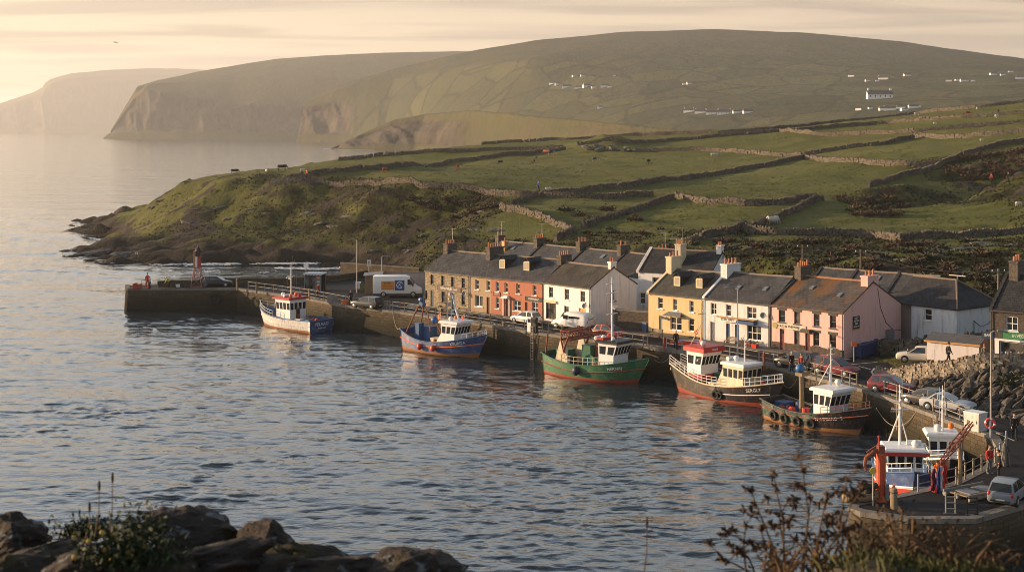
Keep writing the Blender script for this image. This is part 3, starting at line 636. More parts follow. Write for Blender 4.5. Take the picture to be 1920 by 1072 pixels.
M_frame_red = simple('maroon_paint', (0.13, 0.028, 0.026), 0.45, 0.15, 3.0)
M_blue_door = simple('blue_paint', (0.035, 0.085, 0.19), 0.45, 0.12, 3.0)
M_navy = simple('navy_paint', (0.022, 0.04, 0.08), 0.45, 0.12, 3.0)
M_green_door = simple('sage_paint', (0.30, 0.33, 0.25), 0.5, 0.1, 3.0)
M_oak = simple('varnished_wood', (0.50, 0.26, 0.075), 0.4, 0.2, 4.0)
M_door_red = simple('red_brown_paint', (0.19, 0.055, 0.035), 0.5, 0.15, 3.0)
M_black = simple('black_paint', (0.016, 0.016, 0.017), 0.45, 0.1, 3.0)
M_iron = simple('weathered_iron', (0.055, 0.05, 0.046), 0.6, 0.25, 6.0)
M_lintel = simple('dark_stone_trim', (0.085, 0.072, 0.06), 0.85, 0.25, 3.0, 0.3)
M_signtext = simple('sign_white', (0.78, 0.75, 0.68), 0.5, 0.04, 2.0)
M_lead = simple('lead_grey', (0.16, 0.165, 0.175), 0.55, 0.15, 3.0)
M_alu = simple('galvanised', (0.33, 0.32, 0.31), 0.5, 0.2, 5.0, metal=0.5)
def mat_pane():
    g = NG('window_glass'); n = g.noise(g.co((0.9, 0.9, 0.5)), 1.0, 3); f = g.noise(g.co((1.5, 1.5, 1.5)), 1.0, 2)
    col = g.mix(g.ramp(n, (0.45, 0), (0.6, 1)), (0.012, 0.013, 0.014), (0.10, 0.092, 0.08))
    return g.fin(col, 0.07, g.bump(f, 0.05, 0.05), 0.5)
M_pane = mat_pane()
M_litpane = simple('curtained_glass', (0.42, 0.36, 0.26), 0.15, 0.3, 3.0)
Z3 = Vector((0, 0, 1))
class Fr:
    """a wall's own frame: origin, direction along the wall, outward normal"""
    def __init__(s, O, U, N): s.O = Vector(O); s.U = Vector(U); s.N = Vector(N)
    def p(s, u, z, n=0.0): return s.O + s.U * u + Z3 * z + s.N * n
    def box(s, m, u0, u1, z0, z1, n0, n1, mi=0):
        c = [(u0, z0, n0), (u1, z0, n0), (u1, z0, n1), (u0, z0, n1), (u0, z1, n0), (u1, z1, n0), (u1, z1, n1), (u0, z1, n1)]
        v = [s.p(a, b, d) for a, b, d in c]
        m.add(v, [(0, 1, 2, 3), (7, 6, 5, 4), (4, 5, 1, 0), (5, 6, 2, 1), (6, 7, 3, 2), (7, 4, 0, 3)], mi)
def wall_panel(m, fr, W_, H_, ops, dep=0.16, u_off=0.0, mi=0):
    us = sorted(set([u_off, u_off + W_] + [o[0] for o in ops] + [o[1] for o in ops])); zs = sorted(set([0, H_] + [o[2] for o in ops] + [o[3] for o in ops]))
    for a, b in zip(us[:-1], us[1:]):
        for c, d in zip(zs[:-1], zs[1:]):
            um, zm = (a + b) / 2, (c + d) / 2
            if any(o[0] < um < o[1] and o[2] < zm < o[3] for o in ops): continue
            m.add([fr.p(a, c), fr.p(b, c), fr.p(b, d), fr.p(a, d)], [(0, 1, 2, 3)], mi)
    for o in ops:
        u0, u1, z0, z1 = o[:4]; q = [(u0, z0), (u1, z0), (u1, z1), (u0, z1)]
        for k in range(4):
            (a, b), (c, d) = q[k], q[(k + 1) % 4]
            m.add([fr.p(a, b), fr.p(c, d), fr.p(c, d, -dep), fr.p(a, b, -dep)], [(0, 1, 2, 3)], mi)
def window(root, fr, u0, u1, z0, z1, vert=0, horiz=1, frame=None, dep=0.13, sill=True, sillm=None, lintel=False, pane=None):
    frame = frame or M_frame; m = MB(); t = 0.075
    for a, b, c, d in ((u0, u0 + t, z0, z1), (u1 - t, u1, z0, z1), (u0 + t, u1 - t, z0, z0 + t), (u0 + t, u1 - t, z1 - t, z1)): fr.box(m, a, b, c, d, -dep - 0.05, -dep + 0.02)
    for k in range(horiz):
        zc = z0 + (z1 - z0) * (k + 1) / (horiz + 1); fr.box(m, u0 + t, u1 - t, zc - 0.03, zc + 0.03, -dep - 0.045, -dep + 0.012)
    for k in range(vert):
        uc = u0 + (u1 - u0) * (k + 1) / (vert + 1); fr.box(m, uc - 0.03, uc + 0.03, z0 + t, z1 - t, -dep - 0.042, -dep + 0.016)
    w = m.build('window', frame, root)
    m = MB(); fr.box(m, u0 + t * .6, u1 - t * .6, z0 + t * .6, z1 - t * .6, -dep - 0.035, -dep - 0.02); m.build('pane', pane or M_pane, w)
    if sill:
        m = MB(); fr.box(m, u0 - 0.1, u1 + 0.1, z0 - 0.1, z0 - 0.004, -dep, 0.11); m.build('window_sill', sillm or M_frame, root)
    if lintel:
        m = MB(); fr.box(m, u0 - 0.16, u1 + 0.16, z1 + 0.004, z1 + 0.26, -0.05, 0.045); m.build('lintel', M_lintel, root)
def door(root, fr, u0, u1, z1, mat, dep=0.13, glass=False, z0=0.06, trim=None):
    m = MB(); fr.box(m, u0 + .04, u1 - .04, z0, z1 - .04, -dep - 0.05, -dep)
    w = (u1 - u0)
    for a, b in ((0.14, 0.44), (0.56, 0.86)):
        for c, d in ((0.1, 0.42), (0.52, 0.9)): fr.box(m, u0 + w * a, u0 + w * b, z0 + (z1 - z0) * c, z0 + (z1 - z0) * d, -dep - 0.001, -dep + 0.018)
    dr = m.build('door', mat, root)
    m = MB(); m.ball(fr.p(u0 + w * .86, (z0 + z1) / 2, -dep + .04), 0.04, 6, 4); m.build('handle', M_alu, dr)
    if glass:
        m = MB(); fr.box(m, u0 + w * .2, u0 + w * .8, z1 - .5, z1 - .12, -dep, -dep + 0.02); m.build('fanlight', M_pane, dr)
    m = MB()
    for a, b, c, d in ((u0, u0 + .05, 0, z1), (u1 - .05, u1, 0, z1), (u0 + .05, u1 - .05, z1 - .05, z1)): fr.box(m, a, b, c, d, -dep - .04, -dep + .03)
    fr.box(m, u0 - .05, u1 + .05, -.02, .06, -dep, .25); m.build('door_frame', trim or M_frame, root)
def roof(root, W_, D, ze, zr, mat, over=0.18, ends=(0.06, 0.06), ridge_y=None, ridge_mat=None, skylights=(), parapets=(), pmat=None):
    ry = D / 2 if ridge_y is None else ridge_y; th = 0.13; m = MB()
    sl = (zr - ze) / ry; sb = (zr - ze) / (D - ry); xa, xb = -ends[0], W_ + ends[1]
    nseg = max(4, int(W_ / 0.6)); rows = []
    for k in range(nseg + 1):
        x = xa + (xb - xa) * k / nseg; sag = -0.05 * math.sin(math.pi * k / nseg) + 0.018 * math.sin(k * 2.3)
        rows.append([(x, -over, ze - over * sl), (x, ry, zr + sag), (x, D + over, ze - over * sb), (x, D + over, ze - over * sb + th), (x, ry, zr + th * 1.15 + sag), (x, -over, ze - over * sl + th)])
    m.ring(rows); rf = m.build('roof', mat, root)
    m = MB(); n = int(W_ / 0.45)
    for k in range(n):
        x0 = xa + (xb - xa) * k / n; x1 = xa + (xb - xa) * (k + 1) / n - 0.012; kk = (k + .5) / n; sag = -0.05 * math.sin(math.pi * kk)
        zz = zr + th * 1.1 + sag + random.uniform(-.008, .008)
        m.ring([[(x, ry - .17, zz - .07), (x, ry - .1, zz + .05), (x, ry, zz + .1), (x, ry + .1, zz + .05), (x, ry + .17, zz - .07)] for x in (x0, x1)])
    m.build('ridge_tiles', ridge_mat or M_cope_tile, root)
    for u, y, w, l in skylights:
        z = ze + sl * y + th; m = MB(); T = Matrix.Translation((u, y, z + .02)) @ Matrix.Rotation(math.atan(sl), 4, 'X')
        m.bx(-w / 2, w / 2, -l / 2, l / 2, 0, .07, T=T); sk = m.build('skylight', M_lead, root)
        m = MB(); m.bx(-w / 2 + .06, w / 2 - .06, -l / 2 + .06, l / 2 - .06, .065, .085, T=T); m.build('pane', M_skyglass, sk)
    for u in parapets:
        m = MB(); rows = []
        for y, z in ((-.2, ze - .2 * sl), (ry, zr), (D + .2, ze - .2 * sb)): rows.append([(u - .16, y, z - .1), (u + .16, y, z - .1), (u + .16, y, z + th + .15), (u - .16, y, z + th + .15)])
        m.ring(rows); m.build('verge', pmat or M_lead, root)
    return rf
M_cope_tile = simple('ridge_clay', (0.20, 0.155, 0.115), 0.8, 0.3, 2.0, 0.3)
M_skyglass = simple('skylight_glass', (0.16, 0.19, 0.22), 0.08, 0.2, 2.0)
def chimney(root, x, y, zb, zt, wx, wy, mat, pots=4, aerial=0, potm=None):
    m = MB(); m.bx(x - wx / 2, x + wx / 2, y - wy / 2, y + wy / 2, zb, zt - .16)
    m.bx(x - wx / 2 - .07, x + wx / 2 + .07, y - wy / 2 - .07, y + wy / 2 + .07, zt - .16, zt)
    c = m.build('chimney', mat, root)
    for k in range(pots):
        py = y - wy / 2 + wy * (k + .5) / pots; h = random.choice((.42, .5, .58)); m = MB()
        m.tube([(x, py, zt - .02), (x, py, zt + h * .8), (x, py, zt + h * .82), (x, py, zt + h)], [.13, .105, .135, .12], 9); m.build('chimney_pot', potm or M_pot, c)
    if aerial:
        m = MB(); ax, ay = x + .1, y + wy * .2
        m.cyl((ax, ay, zt - .1), (ax, ay, zt + 1.5 + .5 * aerial), .022, n=5)
        zz = zt + 1.4 + .5 * aerial; m.cyl((ax - .9, ay, zz), (ax + .7, ay, zz), .016, n=5)
        for k in range(7): m.cyl((ax - .8 + .22 * k, ay - .3, zz), (ax - .8 + .22 * k, ay + .3, zz), .009, n=4)
        m.build('aerial', M_alu, root)
def gutter(root, fr, W_, ze, side='r', pipe=True):
    m = MB(); fr.box(m, -.02, W_ + .02, ze - .16, ze - .05, .10, .22)
    m.build('gutter', M_iron, root)
    if pipe:
        u = W_ - .12 if side == 'r' else .12; m = MB(); m.tube([fr.p(u, ze - .1, .16), fr.p(u, ze - .35, .09), fr.p(u, .05, .09)], .045, 6); m.build('downpipe', M_iron, root)
def dish(root, fr, u, z, r=.32):
    m = MB(); c = fr.p(u, z, .42); d = (fr.N + fr.U * .35 + Z3 * .35).normalized(); a = d.orthogonal().normalized(); b = d.cross(a); rings = []
    for rr, dd in ((.02, -.09), (r * .6, -.05), (r, .03), (r * .98, .05), (r * .5, -.02), (.01, -.06)): rings.append([c + d * dd + (a * math.cos(t) + b * math.sin(t)) * rr for t in [2 * math.pi * k / 12 for k in range(12)]])
    m.ring(rings, caps=False); m.cyl(fr.p(u, z - .1, 0), c - d * .08, .025, n=5); m.cyl(c - b * r * .6, c + d * .3, .012, n=4)
    m.build('satellite_dish', M_lead, root)
def sign_board(root, fr, u0, u1, z0, z1, mat, text, tm, size, n=.06, name='shop_sign'):
    m = MB(); fr.box(m, u0, u1, z0, z1, 0.002, n); t = .04
    for a, b, c, d in ((u0 - t, u1 + t, z1, z1 + t), (u0 - t, u1 + t, z0 - t, z0), (u0 - t, u0, z0, z1), (u1, u1 + t, z0, z1)): fr.box(m, a, b, c, d, .002, n + .02)
    s = m.build(name, mat, root)
    if text: lettering('lettering', text, size, fr.p((u0 + u1) / 2, (z0 + z1) / 2, n + .01), fr.U, fr.N, tm, s)
    return s
def dormer(root, u, y0, zb, w, h, sl, cheek, front, roofm):
    """gabled dormer; y0 = where its front stands, zb = roof height there"""
    gh = .34; zt = zb + h; yb = y0 + (h) / sl; ybr = y0 + (h + gh) / sl; m = MB()
    m.add([(u - w / 2, y0, zb - .1), (u + w / 2, y0, zb - .1), (u + w / 2, y0, zt), (u, y0, zt + gh), (u - w / 2, y0, zt), (u - w / 2, yb, zt), (u + w / 2, yb, zt)], [(0, 1, 2, 3, 4), (1, 6, 2), (0, 4, 5)])
    d = m.build('dormer', cheek, root); t = .07; o = .14
    m = MB()
    for s in (-1, 1):
        e = (u + s * (w / 2 + o), zt - .1)
        m.ring([[(u, y, zt + gh + t + .02), (e[0], y, e[1] + t), (e[0], y, e[1]), (u, y, zt + gh + .02)] for y in (y0 - .16, ybr + .1)])
    m.build('dormer_roof', roofm, d)
    fr = Fr((u - w / 2, y0, zb), (1, 0, 0), (0, -1, 0)); m = MB()
    fr.box(m, .03, w - .03, .0, h - .02, .003, .05); m.build('dormer_front', front, d)
    m = MB()
    for a, b in ((.17, .47), (.53, .83)): fr.box(m, w * a, w * b, .14, h - .14, .048, .062)
    m.build('dormer_window', M_litpane, d)
    return d
def house(name, A, B, D, label, wallm, roofm, ops=(), ze=4.65, zr=6.95, z0=QZ, gables=(True, True), gable_ops=(), rops=dict(), walls=None, gutter_side='r', cat='house', frame=None, sillm=None, lintel=False, back=True):
    """A, B: ends of the front wall on the ground. ops: (kind, u0, u1, z0, z1, extra) in metres along the front, u as a fraction of its length"""
    A = Vector((A[0], A[1])); B = Vector((B[0], B[1])); d = B - A; W_ = d.length
    root = empty(name, (A.x, A.y, z0), label, cat, ang(d))
    fr = Fr((0, 0, 0), (1, 0, 0), (0, -1, 0)); gr = Fr((W_, 0, 0), (0, 1, 0), (1, 0, 0)); gl = Fr((0, D, 0), (0, -1, 0), (-1, 0, 0)); bk = Fr((W_, D, 0), (-1, 0, 0), (0, 1, 0))
    O = [(o[0], o[1] * W_, o[2] * W_, o[3], o[4], o[5] if len(o) > 5 else {}) for o in ops]
    rects = [o[1:5] for o in O]
    if walls:
        for (a, b, mt, lab) in walls:
            m = MB(); sub = [r for r in rects if a * W_ <= (r[0] + r[1]) / 2 < b * W_]; wall_panel(m, fr, (b - a) * W_, ze, sub, u_off=a * W_); w = m.build('wall', mt, root); w['label'] = lab
    m = MB()
    if not walls: wall_panel(m, fr, W_, ze, rects)
    wall_panel(m, gr, D, ze, [o[1:5] for o in gable_ops]); wall_panel(m, gl, D, ze, []); wall_panel(m, bk, W_, ze, [])
    ry = rops.get('ridge_y', D / 2)
    m.add([(W_, 0, ze), (W_, D, ze), (W_, ry, zr)], [(0, 1, 2)]); m.add([(0, 0, ze), (0, D, ze), (0, ry, zr)], [(1, 0, 2)])
    m.build('wall', wallm, root)
    for o in O:
        k, u0, u1, a, b, ex = o
        if k == 'w': window(root, fr, u0, u1, a, b, **{**dict(frame=frame, sillm=sillm, lintel=lintel), **ex})
        elif k == 'd': door(root, fr, u0, u1, b, **ex)
    for o in gable_ops: window(root, gr, o[1], o[2], o[3], o[4], **(o[5] if len(o) > 5 else {}))
    rf = roof(root, W_, D, ze, zr, roofm, **rops)
    if gutter_side: gutter(root, fr, W_, ze, gutter_side)
    return root, fr, gr, W_
UP = lambda a, b, z0=2.95, z1=4.2, **k: ('w', a, b, z0, z1, k)
LO = lambda a, b, z0=.95, z1=2.2, **k: ('w', a, b, z0, z1, k)
DR = lambda a, b, m, z1=2.15, **k: ('d', a, b, 0.0, z1, dict(mat=m, **k))
# stone house at the far end of the row
h, fr, gr, w = house('stone_house', HA, HB, 8.0, 'rough stone pub-house at the far end of the row with a brown name board', M_rubble, M_slate,
    [UP(.12, .19, frame=M_navy), UP(.365, .44, frame=M_navy), UP(.587, .66, frame=M_navy), UP(.817, .89, frame=M_navy), DR(.12, .2, M_navy), LO(.37, .46, .8, 2.2, frame=M_navy), DR(.585, .67, M_navy), LO(.815, .89, .8, 2.1, frame=M_navy)], sillm=M_cope)
sign_board(h, fr, w * .28, w * .80, 2.38, 2.86, simple('brown_board', (0.07, 0.032, 0.02), .5), 'BRANNELBI,  and', M_signtext, .42)
chimney(h, .4, 4, 6.2, 8.0, .8, 1.7, M_chimstone, 4, 1); chimney(h, w + .35, 4, 6.2, 8.05, .75, 2.5, M_chimstone, 6, 2); dish(h, fr, w * .93, 2.3)
# tan and terracotta house under one roof
s_ = .30
def T_(u): return u * s_
def O_(u): return s_ + u * (1 - s_)
h, fr, gr, w = house('terraced_house', HB, HCp, 8.0, 'tan and terracotta terraced house with two roof dormers', M_orange, M_slate,
    [UP(T_(.25), T_(.42)), UP(T_(.78), T_(.95)), LO(T_(.25), T_(.6), .85, 2.25, vert=1, horiz=0), DR(T_(.78), T_(.94), M_door_red, trim=M_door_red),
     UP(O_(.086), O_(.15)), UP(O_(.258), O_(.328)), UP(O_(.484), O_(.555)), UP(O_(.797), O_(.867)), LO(O_(.086), O_(.15), .85, 2.25), DR(O_(.262), O_(.342), M_frame_red, 2.2), LO(O_(.43), O_(.57), .85, 2.1, vert=1), DR(O_(.65), O_(.71), M_door_red, 2.05, trim=M_orange), LO(O_(.785), O_(.9), .75, 2.15, vert=1)],
    walls=[(0, s_, M_tan, 'tan rendered front wall'), (s_, 1, M_orange, 'terracotta rendered front wall')], ze=4.65, zr=6.95)
sl = 2.3 / 4
dormer(h, w * .335, 1.55, 4.65 + sl * 1.55 + .13, 1.0, 1.15, sl, M_slate_dk, M_cream, M_slate_dk); dormer(h, w * .665, 1.55, 4.65 + sl * 1.55 + .13, 1.0, 1.15, sl, M_slate_dk, M_cream, M_slate_dk)
sign_board(h, fr, w * O_(.665), w * O_(.985), 2.28, 2.72, M_black, 'VERYNEAD', M_signtext, .36)
sign_board(h, fr, w * O_(.05), w * O_(.17), 2.45, 2.9, M_door_red, 'BAR', simple('sign_gold', (0.62, 0.45, 0.18), .5), .34)
m = MB(); fr.box(m, w * O_(.24), w * O_(.365), 2.3, 2.36, 0, .75); fr.box(m, w * O_(.25), w * O_(.355), 2.36, 2.5, 0, .5); fr.box(m, w * O_(.265), w * O_(.34), 2.5, 2.62, 0, .25); m.build('door_canopy', M_frame, h)
m = MB()
for u in (O_(.244), O_(.36)): fr.box(m, w * u - .06, w * u + .06, 0, 2.3, 0, .14)
m.build('door_surround', M_frame, h)
chimney(h, w - .15, 4, 6.3, 7.7, .7, 2.0, M_chimstone, 5)
# white house with the plain gable
h, fr, gr, w = house('white_house', HCp, HD, 7.4, 'white house with a plain white gable and mossy brown roof', M_whitewash, M_slate_old,
    [UP(.114, .21, frame=M_lead), UP(.456, .55, frame=M_lead), UP(.79, .886, frame=M_lead), LO(.05, .27, .35, 2.3, vert=2, horiz=0, frame=M_black, sill=False), LO(.447, .544, .85, 2.2, frame=M_lead), DR(.754, .9, M_oak, 2.2)],
    gable_ops=[('w', 3.1, 3.95, 2.9, 4.2, dict(sillm=M_navy))], zr=6.75)
m = MB(); fr.box(m, w * .03, w * .29, 2.32, 2.6, 0, .22); m.build('shop_fascia', M_cream, h)
chimney(h, w - .28, 3.7, 6.2, 7.5, .5, .9, M_whitewash, 2); dish(h, fr, w * .93, 2.6)
# yellow house
h, fr, gr, w = house('yellow_house', HE, HF, 8.4, 'bright yellow house with two dormers and a slate awning', M_yellow, M_slate_green,
    [UP(.175, .265), UP(.45, .53), UP(.75, .825), DR(.195, .262, M_green_door, 2.15, trim=M_green_door), LO(.405, .61, .75, 2.2, vert=1, frame=M_frame), LO(.735, .83, .85, 2.25)], zr=6.95, rops=dict(parapets=(0.05,), pmat=M_cream))
m = MB(); fr.box(m, -.002, w + .002, 0, .3, 0, .035); m.build('plinth', M_lintel, h)
m = MB(); fr.box(m, w * .35, w * .66, 2.38, 2.46, 0, .15)
m.add([fr.p(w * .37, 2.75, 0), fr.p(w * .61, 2.75, 0), fr.p(w * .66, 2.4, .8), fr.p(w * .34, 2.4, .8), fr.p(w * .37, 2.70, 0), fr.p(w * .61, 2.70, 0), fr.p(w * .66, 2.34, .8), fr.p(w * .34, 2.34, .8)], [(0, 3, 2, 1), (4, 5, 6, 7), (3, 7, 6, 2), (0, 4, 7, 3), (1, 2, 6, 5)]); m.build('awning', M_lead, h)
m = MB(); m.ring([[fr.p(w * (.26 + .03 * k), 1.9 + (.0, .35, .0)[j] * (1 - k / 5), (.0, .3, .55)[j] * (1 - k / 6) + .02) for j in range(3)] for k in range(6)]); m.build('folded_awning', M_lead, h)
sl = 2.3 / 4.2
dormer(h, w * .40, 1.3, 4.65 + sl * 1.3 + .13, .95, 1.1, sl, M_slate_dk, M_cream, M_slate_dk); dormer(h, w * .80, 1.3, 4.65 + sl * 1.3 + .13, .95, 1.1, sl, M_slate_dk, M_cream, M_slate_dk)
chimney(h, .42, 4.1, 6.1, 8.5, .8, 1.9, M_cream, 3, 1)
# white pebbledashed house
h, fr, gr, w = house('pebbledash_house', HF, HG, 8.8, 'white pebbledashed shop-house with a blue and white canopy', M_peb, M_slate,
    [UP(.11, .20, frame=M_frame, vert=1), UP(.345, .425, frame=M_frame), UP(.66, .8, vert=1), DR(.105, .18, M_lead, 2.15), DR(.345, .405, M_blue_door, 2.15, trim=M_blue_door), DR(.48, .545, M_blue_door, 2.15, trim=M_blue_door), LO(.66, .87, .7, 2.25, vert=2)],
    zr=7.1, rops=dict(skylights=((w * 0 + 3.3, 1.9, .5, .75), (6.6, 2.1, .5, .75)), parapets=(.1,), pmat=M_frame))
m = MB(); fr.box(m, w * .275, w * .55, 2.42, 2.82, 0, .5); m.build('shop_canopy', M_frame, h)
m = MB(); fr.box(m, w * .553, w * .815, 2.36, 2.7, 0, .75); m.build('blue_fascia', M_blue_door, h)
m = MB(); fr.box(m, w * .265, w * .82, 2.83, 2.9, 0, .78); m.build('canopy_top', M_oak, h)
lettering('lettering', 'ETXO  PALTI', .3, fr.p(w * .41, 2.62, .51), fr.U, fr.N, M_black, h)
chimney(h, .5, 4.4, 6.2, 8.15, .85, 2.6, M_whitewash, 4); dish(h, fr, w * .93, 3.5)
m = MB(); fr.box(m, .02, .2, 0, 4.6, .002, .05); m.build('quoin_strip', simple('pale_blue_paint', (0.33, 0.42, 0.52), .6), h)
# pink pub
M_sash = simple('dark_sash', (0.10, 0.055, 0.05), .5)
h, fr, gr, w = house('pink_pub', HG, HH, 10.6, 'salmon pink pub with a rusty lichened roof and a big pink gable', M_pink, M_slate_rust,
    [UP(.12, .21, frame=M_sash), UP(.335, .42, frame=M_sash), UP(.60, .68, frame=M_sash), UP(.815, .90, frame=M_sash), DR(.135, .2, M_frame_red, 2.25, glass=True, trim=M_frame_red), LO(.335, .41, .8, 2.2, frame=M_frame_red), DR(.487, .555, M_frame_red, 2.15, trim=M_frame_red), LO(.595, .675, .95, 2.3, frame=M_sash), LO(.81, .90, .95, 2.3, frame=M_sash)],
    zr=7.25, lintel=True, sillm=M_lintel, rops=dict(skylights=((w * 0 + 3.0, 3.3, .45, .7), (6.9, 2.5, .45, .7)), parapets=(.08,), pmat=M_slate_dk, ridge_mat=simple('orange_ridge', (0.33, 0.15, 0.06), .8, .3)))
m = MB()
for a, b in ((0, .13), (.205, .482), (.56, 1.0)): fr.box(m, w * a, w * b, 0, .85, 0, .06)
m.build('plinth', M_darkstone, h)
s = sign_board(h, fr, w * .04, w * .495, 2.35, 2.78, simple('cream_board', (0.62, 0.53, 0.38), .6, dirt=(0.3, 0.24, 0.16)), 'OLT REYNEVERE', M_black, .36, .07)
m = MB(); m.cyl(fr.p(w * .075, 2.56, .07), fr.p(w * .075, 2.56, .12), .3, n=14); m.build('emblem', simple('olive_gold', (0.32, 0.26, 0.06), .5), h)
m = MB(); fr.box(m, w * .46, w * .58, 2.2, 2.55, 0, .55); m.build('porch_hood', M_lintel, h)
m = MB(); gr.box(m, 1.55, 2.75, 2.75, 4.1, .003, .06); gs = m.build('gable_sign', M_black, h)
m = MB(); gr.box(m, 1.55, 2.75, 2.72, 2.85, .06, .075); m.build('sign_band', M_oak, gs)
for k, t_ in enumerate(('NEBT', 'OROEN', 'BAR', 'MEALS  LIVE')): lettering('lettering', t_, .27 if k < 3 else .2, gr.p(2.15, 3.9 - .28 * k, .066), gr.U, gr.N, M_signtext, gs)
chimney(h, .4, 5.3, 6.4, 8.4, .8, 2.0, M_chimstone, 5); chimney(h, w - .42, 5.3, 6.6, 8.0, .82, 2.0, M_pink, 3)
m = MB(); m.tube([gr.p(6.1, 6.6, .03), gr.p(6.6, 4.6, .04), gr.p(7.6, 3.0, .04), gr.p(9.0, 2.1, .04), gr.p(10.5, 1.9, .03)], .028, 5); m.build('wall_cable', M_black, h)
m = MB(); gr.box(m, 7.6, 8.6, .5, 2.2, 0.01, .45); m.build('meter_box', M_lead, h)
m = MB(); m.bx(-.12, .05, -.12, .1, 0, 4.5); m.build('corner_pipe', M_iron, h)
# rear row, a street behind
rr = [(Vector((-4.0, 202.0)), Vector((2.0, 195.2)), M_slate_rear, 'grey slated rear house with a skylight behind the terracotta house', M_greyren), (Vector((2.1, 195.1)), Vector((7.6, 188.8)), M_slate_rear, 'second rear house with a plain blue-grey slate roof', M_greyren), (Vector((7.7, 188.7)), Vector((12.6, 183.0)), M_slate_rear, 'third rear house with a blue slate roof and bare chimney', M_whitewash), (Vector((12.7, 182.9)), Vector((17.0, 177.4)), M_slate_dk, 'dark slated rear house directly behind the white gable', M_whitewash)]
for k, (a, b, mt, lab, wm) in enumerate(rr):
    off = Vector((-.77, -.64)) * 1.0
    h, fr, gr, w = house('rear_house', a + off, b + off, 7.6, lab, wm, mt, [UP(.3, .45), UP(.65, .8)], ze=4.7, zr=7.1, z0=QZ - .1, gutter_side=None, rops=dict(skylights=((4.6, 2.6, .6, .8),) if k in (0, 2) else (), parapets=(.08,), pmat=M_slate_dk))
    chimney(h, w - .35, 3.8, 6.4, 8.1, .7, 1.7, M_chimstone, (4, 3, 2, 3)[k], 1 if k in (0, 3) else 0)
    if k == 0: chimney(h, .3, 3.8, 6.4, 8.0, .7, 1.3, M_chimstone, 2, 1); chimney(h, 3.2, 2.2, 5.6, 7.4, .6, .7, M_oak, 1)
h, fr, gr, w = house('white_rear_house', (15.6, 175.8), (23.8, 170.6), 7.0, 'white rear house with a brown-black roof, half hidden by the yellow house', M_whitewash, M_slate_dk, [('w', .2, .33, 3.6, 4.9, {}), ('w', .02, .1, 1.5, 2.9, {})], ze=5.55, zr=8.0, z0=QZ, gutter_side=None, rops=dict(parapets=(.05, 0), pmat=M_whitewash))
chimney(h, 5.0, 1.6, 6.5, 9.0, .75, 1.6, M_cream, 3, 1); chimney(h, w - .3, 3.5, 7.2, 8.9, .6, .9, M_whitewash, 2)
for k, (a, b, lab) in enumerate(((Vector((32.0, 158.4)), Vector((35.2, 155.2)), 'low slated rear outbuilding nearest the pub chimney stack'), (Vector((35.3, 155.1)), Vector((39.0, 151.6)), 'slated rear outbuilding with two skylights behind the pub'), (Vector((39.1, 151.5)), Vector((42.6, 148.3)), 'slated rear outbuilding at the top corner of the pink gable'))):
    h, fr, gr, w = house('rear_outbuilding', a + Vector((1.2, 1.6)), b + Vector((1.2, 1.6)), 6.0, lab, M_greyren, M_slate_rear, ze=5.3, zr=7.2, z0=QZ, gutter_side=None, rops=dict(skylights=((1.7, 2.0, .6, .8), (3.1, 2.0, .6, .8)) if k == 1 else (), parapets=(.05,), pmat=M_slate_dk), cat='outbuilding')
# white hipped house behind the pub, turned towards the lane
def hipped_house():
    A = Vector((41.9, 149.2)); B = Vector((45.3, 144.9)); d = (B - A); W_ = d.length; dn = d / W_; D = 7.6; z0 = 3.9; ze = 4.0; zr = 6.5
    root = empty('hipped_house', (A.x, A.y, z0), 'stained white house with a dark hipped roof beside the pink gable', 'house', ang(d))
    L2 = W_; m = MB(); fr = Fr((0, 0, -1), (1, 0, 0), (0, -1, 0)); gr = Fr((L2, 0, -1), (0, 1, 0), (1, 0, 0))
    wall_panel(m, fr, L2, ze + 1, [(1.6, 2.5, 3.5, 4.7)]); wall_panel(m, gr, D, ze + 1, []); wall_panel(m, Fr((0, D, -1), (0, -1, 0), (-1, 0, 0)), D, ze + 1, []); wall_panel(m, Fr((L2, D, -1), (-1, 0, 0), (0, 1, 0)), L2, ze + 1, [])
    m.build('wall', M_oldwhite, root); window(root, fr, 1.6, 2.5, 3.5, 4.7)
    o = .2; m = MB(); y = D / 2
    m.add([(-2.5, -o, ze), (L2 + o, -o, ze), (L2 + o, D + o, ze), (-2.5, D + o, ze), (-2.5, y, zr), (L2 - 2.6, y, zr), (-2.5, -o, ze - .12), (L2 + o, -o, ze - .12), (L2 + o, D + o, ze - .12), (-2.5, D + o, ze - .12)], [(0, 1, 5, 4), (1, 2, 5), (2, 3, 4, 5), (6, 7, 1, 0), (7, 8, 2, 1), (8, 9, 3, 2), (0, 4, 3, 9, 6), (9, 8, 7, 6)]); m.build('roof', M_slate_dk, root)
    m = MB(); m.tube([(L2 - 2.6, y, zr + .03), (L2 + o, -o, ze + .05)], .1, 6); m.tube([(L2 - 2.6, y, zr + .03), (L2 + o, D + o, ze + .05)], .1, 6); m.tube([(-2.5, y, zr + .03), (L2 - 2.6, y, zr + .03)], .1, 6); m.build('ridge_tiles', M_cope_tile, root)
    m = MB(); m.cyl((L2 - 2.5, y, zr), (L2 - 2.5, y, zr + .5), .05); m.bx(L2 - 3.5, L2 - 1.5, y - .05, y + .05, zr + .45, zr + .53); m.build('aerial', M_alu, root)
    m = MB(); m.tube([gr.p(3.0, 3.6, .03), gr.p(4.2, 2.9, .05), gr.p(5.6, 3.1, .05), gr.p(7.5, 4.6, .03)], .03, 5); m.tube([gr.p(3.0, 3.6, .03), gr.p(3.0, 1.2, .03)], .04, 5); m.build('wall_cable', M_black, root)
hipped_house()
